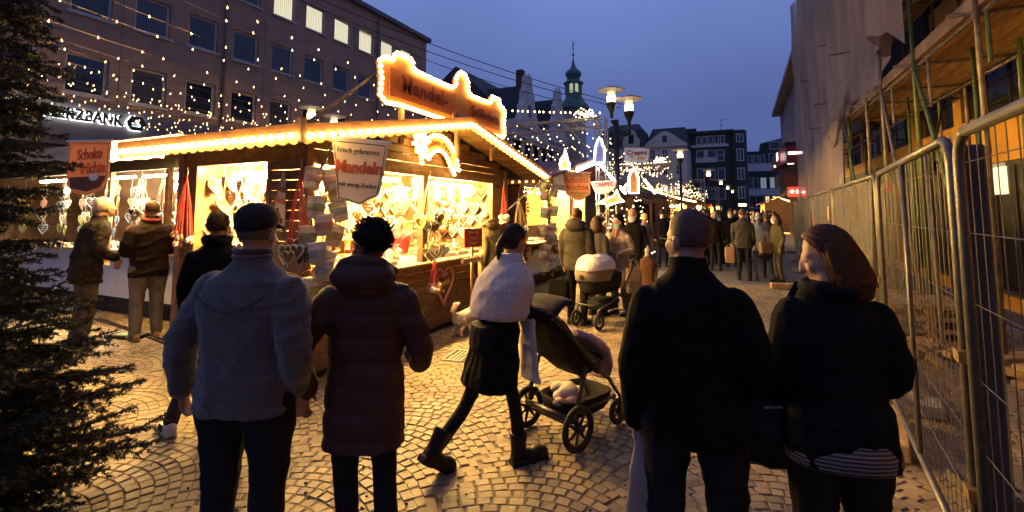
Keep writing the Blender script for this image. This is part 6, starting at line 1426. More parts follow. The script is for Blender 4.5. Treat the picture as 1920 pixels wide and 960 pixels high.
    if hood:
        b.ell(up(V(0,-0.095,1.475)), (0.145*s*hood, 0.085*s*hood, 0.085*s*hood), 14, 8, Matrix.Rotation(-0.5, 4, 'X')); b.tube([up(V(-0.085,0.055,1.49)), up(V(-0.125,-0.02,1.50)), up(V(-0.09,-0.105,1.535)), up(V(0,-0.13,1.55)), up(V(0.09,-0.105,1.535)), up(V(0.125,-0.02,1.50)), up(V(0.085,0.055,1.49))], [0.022*s, 0.036*s, 0.04*s, 0.042*s, 0.04*s, 0.036*s, 0.022*s], 8)
    me = remesh(b, vox, 3 if not puff else 2, folds(seed, 0.0105 if not puff else 0.004, puff, quilt=quilt)); me.name = 'jacket'; me.materials.append(jacket); jk = link('jacket', me, t)
    # ---- hair
    style, hm = hair
    if hm:
        nu, nv = (36, 26) if vox < 0.012 else (22, 16); rn = random.Random(seed); rings = []
        for i in range(nv+1):
            phi = math.pi*max(0.01, min(0.99, i/nv)); rg = []
            for q in range(nu):
                a = 2*math.pi*q/nu; d = Vector((math.sin(phi)*math.cos(a), math.sin(phi)*math.sin(a), -math.cos(phi)))
                face = d.y*0.9 - d.z*0.55     # >0.45: face side
                k = 1.10
                if style == 'bald': ok = d.z < 0.02 + 0.10*math.sin(a*2) + rn.uniform(-.05,.05) and d.y < 0.25 and d.z > -0.55; k = 1.02
                elif style == 'crop': ok = face < 0.42 and d.z > -0.62; k = 1.03
                elif style == 'curly': ok = face < 0.50 and d.z > -0.60; k = (1.13 if d.z > -0.05 else 1.13 + 0.22*d.z) + 0.05*math.sin(d.x*17+1)*math.sin(d.y*15)*math.sin(d.z*16+2) + rn.uniform(-.05,.05)
                elif style in ('long', 'bob', 'tail'): ok = face < 0.38 and not (d.z < -0.1 and d.y > 0.15); k = 1.14
                else: ok = face < 0.45 and d.z > -0.66; k = 1.12 + rn.uniform(-.02,.02)
                kk = k if ok else 0.80
                rg.append(hv(d.x*0.076*kk, -0.015 + d.y*0.096*kk, 0.035 + d.z*0.098*kk))
            rings.append(rg)
        hb = MB(); hb.loft(rings)
        if style in ('long', 'bob'):
            L = 0.26 if style == 'long' else 0.165
            for q in range(11):
                a = R(180 + 18*q)*1.0; a = math.pi + math.pi*q/10
                x0, y0_ = 0.080*math.cos(a), -0.02 + 0.092*math.sin(a)
                hb.tube([hv(x0*0.95, y0_*0.9+0.0, 0.06), hv(x0*1.08, y0_*1.05, -0.03), hv(x0*1.12, y0_*1.08 - 0.01, -0.03 - L*0.55), hv(x0*1.05, y0_*0.95 - 0.005, -0.03 - L*(1+0.08*math.sin(q*3)))], [0.022*s, 0.030*s, 0.031*s, 0.012*s], 8)
        if style == 'tail':
            hb.ell(hv(0,-0.115,0.01), 0.035*s, 8, 6); hb.tube([hv(0,-0.12,0.01), hv(0.005,-0.145,-0.04), hv(0.0,-0.14,-0.10), hv(0,-0.125,-0.16)], [0.026*s, 0.030*s, 0.026*s, 0.008*s], 8)
        if style == 'curly':
            for q in range(260):
                a = rn.uniform(0, 6.28); ph_ = math.acos(rn.uniform(-0.5, 1)); d = Vector((math.sin(ph_)*math.cos(a), math.sin(ph_)*math.sin(a), math.cos(ph_)))
                if d.y*0.9 - d.z*0.55 < 0.42 and d.z > -0.12: hb.ell(hv(d.x*0.088, -0.015+d.y*0.108, 0.035+d.z*0.112), 0.010*s*rn.uniform(.6,1.3), 6, 4)
        if style in ('long', 'bob', 'tail'): me = remesh(hb, max(vox*0.7, 0.006), 2, lambda c: 0.0025*np.sin(c[:,0]*420+c[:,1]*300+np.sin(c[:,2]*20)*2)); 
        else: me = hb.mesh('hair', hm, True)
        me.name = 'hair'; 
        if vox < 0.0125 and style in ('long', 'bob', 'tail', 'curly', 'short'):   # loose strands over the shell
            sb4 = MB()
            for q in range({'long': 420, 'bob': 300, 'tail': 300, 'curly': 900, 'short': 420}[style]):
                a = rn.uniform(0, 6.28); ph_ = math.acos(rn.uniform(-0.45, 1)); d = Vector((math.sin(ph_)*math.cos(a), math.sin(ph_)*math.sin(a), math.cos(ph_)))
                if d.y*0.9 - d.z*0.55 > 0.36: continue
                base = Vector((d.x*0.083, -0.015+d.y*0.104, 0.035+d.z*0.106))
                if style == 'curly':
                    e = Vector((rn.gauss(0,1), rn.gauss(0,1), rn.gauss(0,1)))*0.010; pts = [base, base+d*0.012+e, base+d*rn.uniform(0.012,0.032)*(1 if d.z > -0.1 else 0.4)+e*0.5]
                elif style in ('long', 'bob'):
                    Lh = (0.27 if style == 'long' else 0.17)*rn.uniform(.75,1.06); sx = 1 if d.x > 0 else -1; yy = min(base.y, 0.02)
                    pts = [base*1.04, Vector((base.x*1.08 + 0.012*sx, yy*1.06, min(base.z, 0.03))), Vector((base.x*1.1+0.016*sx, yy*1.1-0.004, -0.07)), Vector((base.x*1.05+rn.gauss(0,.008), yy*1.02+rn.gauss(0,.008), -0.03-Lh))]
                else:
                    tn = Vector((0,-1,-0.6)) if style == 'tail' else Vector((rn.gauss(0,.5), -0.5, -0.7)); tn = (tn - d*tn.dot(d)).normalized(); ll = 0.06 if style == 'tail' else 0.03
                    pts = [base*1.0, base + tn*ll*0.6 + d*0.006, base + tn*ll + d*rn.uniform(-0.002,0.008)]
                sb4.tube([hv(*p_) for p_ in pts], [0.0016*s]*(len(pts)-1) + [0.0006*s], 3)
            sb4.build('hair_strands', hm, t, kind='stuff')
        if not me.materials: me.materials.append(hm)
        link('hair', me, t)
    # ---- hats
    if hat:
        kind, hmat = hat; hb = MB(); rings = []
        prof = {'cap': [(0.99,-0.10),(1.09,0.05),(1.12,0.25),(1.08,0.55),(0.85,0.86),(0.4,1.06),(0.02,1.10)], 'beanie': [(1.10,-0.32),(1.16,-0.25),(1.15,-0.05),(1.16,0.2),(1.10,0.6),(0.85,0.95),(0.4,1.18),(0.02,1.22)], 'scarf': [(0.95,-1.05),(1.12,-0.7),(1.14,-0.2),(1.13,0.3),(1.0,0.75),(0.6,1.06),(0.02,1.14)]}[kind]
        for rr_, zz in prof: rings.append([hv(0.078*rr_*math.cos(2*math.pi*q/20), -0.015+0.1*rr_*math.sin(2*math.pi*q/20), 0.04+0.098*zz + (0.018*math.sin(2*math.pi*q/20) if zz < 0.2 and kind != 'scarf' else 0)) for q in range(20)])
        hb.loft(rings); hm_ = hb.build('hat', hmat, t, smooth=True)
        if kind == 'cap':
            pb = MB(); vs = []
            for q in range(9):
                a = R(30 + 15*q); vs += [hv(0.080*math.cos(a), -0.012+0.102*math.sin(a), 0.052), hv(0.088*math.cos(a), 0.03+0.150*math.sin(a), 0.036 - 0.008*abs(math.cos(a)))]
            vs2 = [v - Vector((0,0,0.006*s)) for v in vs]
            pb.add(vs + vs2, [(2*q,2*q+1,2*q+3,2*q+2) for q in range(8)] + [(18+2*q,18+2*q+2,18+2*q+3,18+2*q+1) for q in range(8)] + [(2*q+1,18+2*q+1,18+2*q+3,2*q+3) for q in range(8)]); pb.build('peak', hmat, hm_, smooth=True)
            sb2 = MB(); sb2.tube([hv(0.080*math.cos(a), -0.015+0.1035*math.sin(a), 0.030) for a in [R(200+14*q) for q in range(11)]], 0.007*s, 6); sb2.build('strap', mat('cap_strap', (0.008,0.008,0.009), 0.6), hm_, smooth=True)
        if kind == 'beanie': pb = MB(); pb.ell(hv(0,-0.02,0.19), 0.035*s, 10, 7); pb.build('pompom', hmat, hm_)
    if mask:
        mb = MB(); vs = []
        for i in range(7):
            for q in range(9):
                a = R(-72 + 18*q); zz = -0.015 - 0.10*i/6; k_ = 1.0 - 0.10*abs(i-2.5)/3.5 
                vs.append(hv(0.072*math.sin(a)*k_, 0.018 + 0.088*math.cos(a)*k_ + (0.012 if q == 4 and i < 4 else 0), zz))
        mb.add(vs, [(i*9+q, i*9+q+1, (i+1)*9+q+1, (i+1)*9+q) for i in range(6) for q in range(8)])
        for sx in (-1, 1): mb.tube([hv(sx*0.069,0.045,-0.03), hv(sx*0.082,-0.01,-0.005)], 0.0025*s, 4)
        mb.build('face_mask', mask, t, smooth=True)
    if glasses:
        gb_ = MB()
        for sx in (-1, 1):
            gb_.tube([hv(sx*0.036 + 0.026*math.cos(q), 0.104 - 0.006*abs(math.cos(q)), 0.0 + 0.019*math.sin(q)) for q in [2*math.pi*k_/12 for k_ in range(12)]], 0.0022*s, 5, closed=True)
            gb_.tube([hv(sx*0.062,0.098,0.004), hv(sx*0.083,0.01,0.004), hv(sx*0.084,-0.02,-0.012)], 0.0022*s, 5)
        gb_.tube([hv(-0.012,0.108,0.004), hv(0.012,0.108,0.004)], 0.002*s, 5); gb_.build('glasses', black_metal, t)
    if eyes and vox < 0.016 and not mask:
        for sx in (-1, 1): eb = MB(); eb.ell(hv(sx*0.030,0.0805,0.0), (0.010*s,0.006*s,0.0045*s), 8, 5, rM); eb.build('eye', mat('eye_dark', (0.14,0.09,0.07), 0.3), t, smooth=True)
    if shawl:
        sb3 = MB(); sr = [(1.06,.245,.175),(1.12,.275,.20),(1.24,.285,.205),(1.34,.265,.19),(1.42,.205,.16),(1.48,.13,.11),(1.53,.10,.10),(1.545,.085,.085)]
        sb3.loft([ring(up(V(0,0,z)), rx*s, ry*s, 20, 2.3) for z, rx, ry in sr]); me = remesh(sb3, 0.010, 3, folds(seed+9, 0.010)); me.name = 'shawl'; me.materials.append(shawl); link('shawl', me, t)
    if extra: extra(t, s, up, V, ar, hv)
    return t

cloth = lambda n, c, r_=0.9, sc_=40, bp=0.25, sh=0.0: mat('cloth_'+n, c, r_, 0.22, sc_, bp, sc_*6, sheen=sh, spec=0.12)
black_c = cloth('black', (0.0045,0.004,0.0038)); navy_c = cloth('navy', (0.006,0.0058,0.0075)); brown_p = mat('puffer_brown', (0.060,0.030,0.022), 0.6, 0.2, 6, 0.15, 60); fleece = mat('fleece_grey', (0.085,0.072,0.070), 0.95, 0.4, 120, 0.5, 260, sheen=0.4)
olive_q = cloth('olive', (0.018,0.014,0.008), 0.75); choc_c = cloth('choc', (0.012,0.006,0.005), 0.8); denim = mat('denim', (0.16,0.145,0.12), 0.85, 0.3, 10, 0.3, 200); grey_tr = cloth('greytrouser', (0.07,0.058,0.045)); beige_c = mat('coat_beige', (0.42,0.31,0.20), 0.9, 0.35, 9, 0.3, 100); green_c = cloth('parka', (0.10,0.085,0.045)); lblue_c = cloth('lightblue', (0.20,0.23,0.25)); charcoal_c = cloth('charcoal', (0.05,0.045,0.042)); pink_c = cloth('pink', (0.60,0.10,0.11)); cream_c = cloth('cream', (0.50,0.36,0.20)); wool_w = mat('wool_white', (0.55,0.47,0.43), 0.95, 0.25, 60, 0.6, 220, sheen=0.5); red_c = cloth('darkred', (0.11,0.02,0.02)); plaid_c = cloth('plaid', (0.10,0.05,0.04))
hair_black = mat('hair_black', (0.008,0.006,0.005), 0.6, 0.3, 60); hair_brown = mat('hair_brown', (0.045,0.024,0.012), 0.5, 0.4, 50, 0.3, 200); hair_red = mat('hair_auburn', (0.17,0.055,0.018), 0.45, 0.4, 40, 0.4, 180); hair_grey = mat('hair_grey', (0.42,0.38,0.33), 0.6, 0.25, 60, 0.3, 200); hair_dgrey = mat('hair_darkgrey', (0.11,0.085,0.065), 0.6, 0.3, 60)
mask_w = mat('mask_white', (0.72,0.70,0.66), 0.8); mask_g = mat('mask_green', (0.42,0.60,0.52), 0.8)
shoe_tan = mat('shoe_tan', (0.28,0.17,0.08), 0.6); shoe_white = mat('shoe_white', (0.62,0.57,0.50), 0.55)

def plastic_bag(t, top, w, L, m, name='bag', d=0.05):
    b = MB(); x, y_, z = top
    b.loft([ring((x + 0.01*math.sin(k), y_, z - L*k/6), (w*(0.35+0.65*min(1,k/2.0)))/2, d*(0.4+0.6*min(1,k/2)), 14) for k in range(7)]); me = remesh(b, 0.012, 2, folds(3, 0.007)); me.name = name; me.materials.append(m)
    return me
# ---- foreground
FWD = lambda dx, dy: math.atan2(-dx, dy)     # heading so that local +Y points along (dx,dy)
def grey_extra(t, s, up, V, ar, hv):
    b = MB(); pts = [up(V(x, -0.158+0.03*(abs(x)/0.17)**2, 1.30 + 0.075*(abs(x)/0.17)**2)) for x in [-0.17+0.034*k for k in range(11)]]; b.tube(pts, 0.004, 5); b.build('back_seam', mat('seam_dark', (0.06,0.05,0.055), 0.9), t)
    b = MB()
    for z in (0.02, 0.05): b.tube([up(V(0.082*math.cos(a), 0.014+0.082*math.sin(a), 1.50+z)) for a in [R(180+18*k) for k in range(11)]], 0.010, 6)
    b.build('stand_collar', fleece, t, smooth=True)
person('broad man in grey fleece jacket and dark cap seen from behind', (-2.05, 1.52, 0), R(17), 1.775, 1.12, fleece, mat('jeans_black', (0.012,0.012,0.015), 0.8, 0.3, 20), hem=0.855, flare=0.22, hair=('crop', hair_dgrey), hat=('cap', mat('cap_black', (0.02,0.02,0.022), 0.8, 0.3, 30, 0.2)), vox=0.0085, seed=1, collar=0.05, sleeve=0.072, tops=1.08, legr=1.12,
    legs={'L': [(-0.11,0,0.90),(-0.13,0.03,0.49),(-0.15,-0.02,0.085)], 'R': [(0.11,0,0.90),(0.11,0.02,0.49),(0.12,-0.06,0.085)]},
    arms={'L': [(-0.209,0,1.365),(-0.325,-0.03,1.14),(-0.36,0.05,0.90)], 'R': [(0.209,0,1.365),(0.28,-0.05,1.14),(0.205,0.06,0.93)], 'hand': {'L': ((-0.1,0.3,-1),(1,0.2,0),0.6), 'R': ((0.35,0.15,-1),(-1,0.2,0.2),0.7)}}, extra=grey_extra, head=(0.05, -0.05))
person('person with short curly hair in long brown quilted coat with hood', (-1.68, 1.88, 0), R(27), 1.70, 0.99, brown_p, mat('leggings_black', (0.010,0.010,0.012), 0.8), skin=skin_d, hem=0.66, flare=0.10, hair=('curly', hair_black), vox=0.0085, puff=0.011, hood=1.12, seed=2, sleeve=0.076, legr=0.95, tops=1.08, head=(1.08, -0.06),
    legs={'L': [(-0.09,0,0.90),(-0.09,0.03,0.48),(-0.05,-0.02,0.085)], 'R': [(0.09,0,0.90),(0.10,0.02,0.48),(0.13,-0.03,0.085)]},
    arms={'L': [(-0.191,0,1.365),(-0.32,-0.10,1.14),(-0.25,-0.10,0.95)], 'R': [(0.191,0,1.365),(0.285,0.0,1.14),(0.25,0.13,1.0)], 'hand': {'L': ((-0.3,0.25,-1),(0.8,-0.3,0),0.8), 'R': ((-0.4,0.8,0.1),(-1,0,0),0.7)}})
def bald_extra(t, s, up, V, ar, hv):
    me = plastic_bag(t, (-0.215, 0.02, 0.82), 0.12, 0.44, mat('carrier_bag', (0.26,0.20,0.18), 0.5, 0.15, 5), 'carrier_bag', 0.035); o = link('carrier_bag', me); o.parent = None; o.matrix_world = ROOTM[t.name]; tag(o, 'pale plastic carrier bag hanging beside the bald mans leg', 'bag')
person('stout bald man with glasses in black jacket seen from behind', (-0.21, 2.17, 0), R(10), 1.76, 1.02, black_c, mat('trousers_black', (0.010,0.010,0.011), 0.85), hem=0.83, hair=('crop', mat('hair_stubble', (0.085,0.050,0.042), 0.6, 0.35, 90, 0.3, 300)), skin=mat('skin_ruddy', (0.34,0.185,0.13), 0.5, 0.12, 14), vox=0.0085, seed=3, sleeve=0.070, tops=1.04, head=(0.72, 0.02), glasses=True, collar=0.045, flare=0.12, legr=1.15,
    arms={'L': [(-0.205,0,1.365),(-0.245,-0.05,1.12),(-0.23,0.04,0.86)], 'R': [(0.205,0,1.365),(0.265,-0.05,1.12),(0.19,0.12,0.96)], 'hand': {'L': ((0,0.1,-1),(1,0,0),1.1), 'R': ((-0.6,0.6,-0.4),(-1,0,0),0.6)}}, legs={'L': [(-0.11,0,0.90),(-0.12,0.02,0.49),(-0.16,-0.02,0.085)], 'R': [(0.11,0,0.90),(0.12,0.02,0.49),(0.13,-0.02,0.085)]}, extra=bald_extra)
stripe = bpy.data.materials.new('striped_shirt'); stripe.use_nodes = True
_n, _l = stripe.node_tree.nodes, stripe.node_tree.links; _tc = _n.new('ShaderNodeTexCoord'); _w = _n.new('ShaderNodeTexWave'); _w.bands_direction = 'Z'; _w.inputs['Scale'].default_value = 21; _cr = _n.new('ShaderNodeValToRGB'); _cr.color_ramp.interpolation = 'CONSTANT'; _cr.color_ramp.elements[0].color = (0.02,0.018,0.02,1); _cr.color_ramp.elements[1].position = 0.6; _cr.color_ramp.elements[1].color = (0.20,0.17,0.17,1)
_l.new(_tc.outputs['Object'], _w.inputs['Vector']); _l.new(_w.outputs['Fac'], _cr.inputs['Fac']); _l.new(_cr.outputs[0], _n['Principled BSDF'].inputs['Base Color'])
def red_extra(t, s, up, V, ar, hv):
    b = MB(); b.loft([ring(V(0,0,z), .188*s*1.0*1.16*k, .134*s*1.0*1.16*k, 18, 2.4) for z, k in ((0.772,0.99),(0.782,1.015),(0.83,1.02),(0.88,0.95))]); b.build('striped_shirt_hem', stripe, t, smooth=True)
    b = MB(); b.tube([up(V(0.09*math.cos(a)*1.1, 0.01+0.09*math.sin(a)*1.1, 1.485+0.012*math.sin(a))) for a in [2*math.pi*k/16 for k in range(16)]], 0.034*s, 8, closed=True); me = remesh(b, 0.01, 3, folds(8, 0.006)); me.name = 'roll_collar'; me.materials.append(navy_c); link('roll_collar', me, t)
person('woman with auburn hair in dark pullover looking left beside the fence', (0.325, 2.44, 0), R(14), 1.68, 1.0, navy_c, mat('trousers_charcoal', (0.011,0.010,0.010), 0.85), hem=0.775, hair=('bob', mat('hair_chestnut', (0.085,0.030,0.012), 0.45, 0.4, 40, 0.4, 180)), vox=0.0085, seed=4, sleeve=0.076, tops=1.02, head=(1.3, -0.24), hip=1.16, legr=1.3, collar=0.02, extra=red_extra,
    arms={'L': [(-0.191,0,1.365),(-0.25,-0.02,1.11),(-0.20,0.16,0.95)], 'R': [(0.191,0,1.365),(0.235,-0.02,1.12),(0.13,0.20,1.04)], 'hand': {'L': ((0.3,0.8,-0.4),(1,0,0),0.8), 'R': ((-0.8,0.5,0),(0,-1,0),0.7)}})
hb_ = T('shoulder_bag', 'dark slouchy shoulder bag at the auburn haired womans left side', 'bag', (0.085, 2.46, 0.66), R(14)); b = MB(); b.loft([ring((0.0,0,z), rx, ry, 16, 2.6) for z, rx, ry in ((0.0,.10,.05),(0.03,.15,.075),(0.14,.165,.085),(0.27,.13,.06),(0.33,.09,.03))]); me = remesh(b, 0.012, 3, folds(12, 0.01)); me.name = 'pouch'; me.materials.append(mat('bag_leather', (0.010,0.009,0.010), 0.5, 0.3, 12, 0.3)); link('pouch', me, hb_)
b = MB(); b.tube([(-0.07,0,0.32),(0.0,-0.03,0.55),(0.12,-0.03,0.78)], 0.014, 6, ell=0.4); b.tube([(0.07,0,0.32),(0.10,0.02,0.55),(0.14,0.01,0.78)], 0.014, 6, ell=0.4); b.build('strap', MATS['bag_leather'], hb_, smooth=True)
b = MB(); b.tube([(-0.05,-0.08,0.26),(0.02,-0.085,0.27)], 0.006, 5); b.build('buckle', grey_metal, hb_)
# walking woman with shawl
def walk_extra(t, s, up, V, ar, hv):
    b = MB(); b.loft([ring(up(V(0.16, 0.14+0.02*k, 1.12-0.085*k)), 0.07+0.008*k, 0.022, 12) for k in range(7)]); me = remesh(b, 0.010, 2, folds(21, 0.008)); me.name = 'shawl_end'; me.materials.append(wool_w); link('shawl_end', me, t)
person('walking woman with dark ponytail and pale wool shawl pushing a stroller', (-1.645, 3.055, 0), FWD(0.52, 0.85), 1.64, 1.0, black_c, mat('tights_black', (0.012,0.011,0.012), 0.7), hem=0.58, flare=0.75, lean=0.19, hair=('tail', hair_brown), vox=0.0095, seed=6, shoe='boot', shawl=wool_w, head=(0.1, -0.22), legr=0.85,
    legs={'L': [(-0.09,0.0,0.90),(-0.09,-0.08,0.50),(-0.10,-0.36,0.17)], 'R': [(0.09,0.0,0.90),(0.09,0.17,0.50),(0.09,0.24,0.085)], 'pitch': {'L': -0.62, 'R': 0.0}},
    arms={'L': [(-0.181,0,1.365),(-0.215,0.12,1.12),(-0.20,0.32,1.05)], 'R': [(0.181,0,1.365),(0.215,0.12,1.12),(0.20,0.32,1.05)], 'hand': {'L': ((0.2,1,-0.1),(0,0,-1),0.9), 'R': ((-0.2,1,-0.1),(0,0,-1),0.9)}}, extra=walk_extra)
# man in dark jacket behind the grey fleece man, one white trainer showing
person('dark coated man with scarf behind the grey fleece man wearing white trainers', (-4.12, 2.72, 0), R(42), 1.74, 1.05, black_c, mat('trousers_brown', (0.03,0.022,0.016), 0.85), shoe_white, hem=0.75, hair=('short', hair_brown), vox=0.012, seed=7, head=(-0.15, 0.0), collar=0.05, lean=-0.02,
    legs={'L': [(-0.09,0,0.90),(-0.13,-0.02,0.50),(-0.20,-0.26,0.095)], 'R': [(0.09,0,0.90),(0.10,0.12,0.50),(0.10,0.16,0.085)], 'turn': {'L': 0.6}},
    extra=lambda t, s, up, V, ar, hv: [MB().tube([up(V(0.085*math.cos(a), 0.01+0.085*math.sin(a), 1.50+0.02*math.sin(2*a))) for a in [2*math.pi*k/14 for k in range(14)]], 0.04, 8, closed=True).build('scarf', black_c, t, smooth=True)])
# customers at the left
person('white haired customer in long olive quilted jacket bending to the side stall', (-7.85, 3.42, 0), FWD(0.1, 1.0), 1.95, 1.12, olive_q, grey_tr, hem=0.72, bend=0.16, hair=('short', hair_grey), vox=0.013, quilt=0.007, seed=8, head=(0.1, 0.25), sleeve=0.07, legr=1.15,
    arms={'L': [(-0.195,0,1.365),(-0.27,0.02,1.12),(-0.16,0.22,1.05)], 'R': [(0.195,0,1.365),(0.30,0.0,1.13),(0.18,0.22,1.02)]})
person('man with glasses and scarf in dark brown jacket and washed jeans', (-7.42, 3.95, 0), FWD(-0.9, 0.25), 1.90, 1.10, choc_c, denim, shoe_tan, hem=0.78, hair=('crop', hair_brown), glasses=True, vox=0.012, seed=9, head=(0.0, -0.05), sleeve=0.072, legr=1.25, collar=0.05,
    arms={'L': [(-0.195,0,1.365),(-0.27,0.0,1.12),(-0.15,0.25,1.06)], 'R': [(0.195,0,1.365),(0.27,-0.02,1.13),(0.16,0.26,1.07)]},
    extra=lambda t, s, up, V, ar, hv: [MB().tube([up(V(0.085*math.cos(a), 0.015+0.085*math.sin(a), 1.50+0.02*math.sin(a))) for a in [2*math.pi*k/14 for k in range(14)]], 0.035, 8, closed=True).build('scarf', red_c, t, smooth=True), MB().box((0.285,-0.03,1.22),(0.295,0.04,1.27)).build('sleeve_badge', cream_c, t)])
person('person in pale beige padded jacket half hidden behind the fir tree', (-7.9, 2.15, 0), FWD(0.3, 1), 1.55, 1.0, cream_c, cream_c, hem=0.70, puff=0.012, hair=('short', hair_grey), vox=0.016, seed=10, hood=1.0)
# stall people
person('customer with glasses in olive jacket leaning to the right front window', (-3.70, 7.15, 0), FWD(-1, 0.2), 1.78, 1.05, green_c, black_c, hem=0.76, bend=0.30, hair=('bald', hair_dgrey), glasses=True, vox=0.014, seed=11, head=(0, -0.25), hood=0.9)
person('vendor in pink pullover working inside the almond stall', (-4.88, 6.08, 0.14), FWD(0.8, -0.6), 1.62, 1.0, pink_c, black_c, hem=0.88, bend=0.25, hair=('tail', hair_brown), vox=0.016, seed=12, head=(0, -0.4), arms={'L': [(-0.181,0,1.365),(-0.26,0.08,1.15),(-0.15,0.32,1.05)], 'R': [(0.181,0,1.365),(0.26,0.08,1.15),(0.15,0.32,1.05)]})
# middle distance
person('man in dark hooded jacket from behind carrying a black tote', (-2.36, 7.35, 0), FWD(0.05, 1), 1.80, 1.13, mat('jacket_darkolive', (0.030,0.026,0.020), 0.8, 0.2, 20, 0.2), black_c, hem=0.80, hair=('crop', hair_brown), vox=0.013, seed=13, hood=1.15, sleeve=0.07)
person('brown haired woman beyond the hooded man', (-2.25, 8.1, 0), FWD(0.3, 1), 1.66, 1.0, charcoal_c, black_c, hem=0.7, hair=('bob', hair_brown), vox=0.016, seed=14)
person('woman in long beige coat with face mask standing at the pram', (-1.93, 8.35, 0), FWD(-0.35, -1), 1.68, 1.02, beige_c, mat('jeans_blue', (0.03,0.035,0.05), 0.85), hem=0.46, flare=0.12, hair=('tail', hair_black), vox=0.012, seed=15, mask=mask_g, head=(-0.25, -0.12), arms={'L': [(-0.181,0,1.365),(-0.26,-0.02,1.14),(-0.12,0.22,1.08)], 'R': [(0.181,0,1.365),(0.27,0.0,1.13),(0.16,0.26,1.02)]},
    extra=lambda t, s, up, V, ar, hv: [MB().prism([(-0.05,1.44),(0.05,1.44),(0.0,1.18)], 0.118, 0.135).build('pink_top', cloth('salmon', (0.55,0.25,0.18)), t)])
person('shaven headed man in black coat with mask behind the beige coat', (-1.92, 9.55, 0), FWD(-0.2, -1), 1.80, 1.08, black_c, black_c, hem=0.72, hair=('none', None), vox=0.013, seed=16, mask=mask_w, head=(-0.1, -0.1))
person('small child in brown coat with knit hat and green mask', (-1.62, 9.35, 0), FWD(-0.1, -1), 1.05, 1.15, cloth('childcoat', (0.11,0.055,0.03)), black_c, hem=0.55, puff=0.01, hair=('none', None), hat=('beanie', cloth('knit', (0.42,0.36,0.32))), vox=0.012, seed=17, mask=mask_g)
# crowd down the street
G_ = None
crowd = [
 ('person in pale headscarf by the striped awning', -2.65, 14.9, FWD(-1,0.5), 1.66, cloth('mauve', (0.18,0.13,0.15)), ('none',None), dict(hat=('scarf', cream_c), hem=0.6)),
 ('man in flat cap with white mask and dark coat', -2.30, 15.9, FWD(0.3,-1), 1.76, navy_c, ('none',None), dict(hat=('cap', charcoal_c), mask=mask_w, hem=0.6)),
 ('older man from behind in charcoal jacket with paper bag and cane', 0.0, 13.7, FWD(-0.05,1), 1.80, charcoal_c, ('crop',hair_dgrey), dict(build=1.1, hem=0.78)),
 ('white haired person in light blue jacket beside the man with the cane', 0.38, 14.6, FWD(0,1), 1.66, lblue_c, ('short',hair_grey), dict(hem=0.72)),
 ('person in checked coat behind the light blue jacket', 0.60, 15.4, FWD(0,1), 1.68, plaid_c, ('short',hair_dgrey), dict(hem=0.55)),
 ('woman in green parka with mask and brown bag by the fence', 0.76, 13.6, FWD(-1,-0.4), 1.68, green_c, ('bob',hair_brown), dict(mask=mask_w, hem=0.72, trousers=grey_tr, build=1.05)),
 ('dark haired man from behind left of the charcoal jacket', -0.75, 15.6, FWD(0,1), 1.74, black_c, ('crop',hair_grey), dict()),
 ('man with white mask walking towards the camera in dark coat', -0.35, 16.8, FWD(0.1,-1), 1.78, black_c, ('crop',hair_brown), dict(mask=mask_w)),
 ('masked woman coming towards the camera behind the bald mans head', -0.72, 17.6, FWD(0.2,-1), 1.64, charcoal_c, ('bob',hair_dgrey), dict(mask=mask_w)),
 ('tall dark man behind the bald mans head', -1.35, 16.6, FWD(0,1), 1.84, black_c, ('crop',hair_brown), dict()),
 ('person in dark red jacket near the far hut', -2.05, 17.8, FWD(1,0.2), 1.70, red_c, ('short',hair_brown), dict()),
 ('person with dark hood near the flat cap man', -1.85, 16.6, FWD(-0.4,-1), 1.68, black_c, ('short',hair_black), dict(hood=1.1)),
]
for i, (lab, x, y_, rz_, h_, jm, hr, kw) in enumerate(crowd): person(lab, (x, y_, 0), rz_, h_, jacket=jm, hair=hr, vox=0.017, seed=30+i, group='people in the middle of the street', **kw)
rc = random.Random(21)
LF = 'distant visitor in dark winter clothing in the crowd down the street'
jm_ = [black_c, charcoal_c, navy_c, choc_c, olive_q, red_c, lblue_c, green_c]
protos = []; COLN = ['black','charcoal','navy','dark brown','olive','dark red','light blue','green']
for k in range(8):
    protos.append(person('distant visitor in %s, among the nearer far crowd' % COLN[k], (rc.uniform(-2.2,1.2), 19.5+1.1*k, 0), rc.choice([0, math.pi, 0.3, 2.8, 0.1]), rc.uniform(1.6,1.84), jacket=jm_[k], hair=[('short',hair_dgrey),('crop',hair_brown),('bob',hair_brown),('short',hair_grey),('none',None),('short',hair_black),('tail',hair_brown),('crop',hair_grey)][k], hat=('beanie', charcoal_c) if k == 4 else None, mask=mask_w if k % 3 == 0 else None, vox=0.028, seed=60+k, hem=rc.uniform(0.55,0.82), group='distant crowd down the street', eyes=False))
for k in range(48):
    o = copy_tree(protos[k % 8]); o['label'] = 'distant visitor in %s, %s farther back in the crowd' % (COLN[k % 8], ordn(k)); o.location = (rc.uniform(-2.4, 1.3), 16.5 + k*0.62 + 0.012*k*k, 0); o.rotation_euler = (0, 0, rc.choice([0, math.pi]) + rc.uniform(-.5,.5)); sc_ = rc.uniform(0.94, 1.05); o.scale = (sc_, sc_, sc_)

mat = _mat0
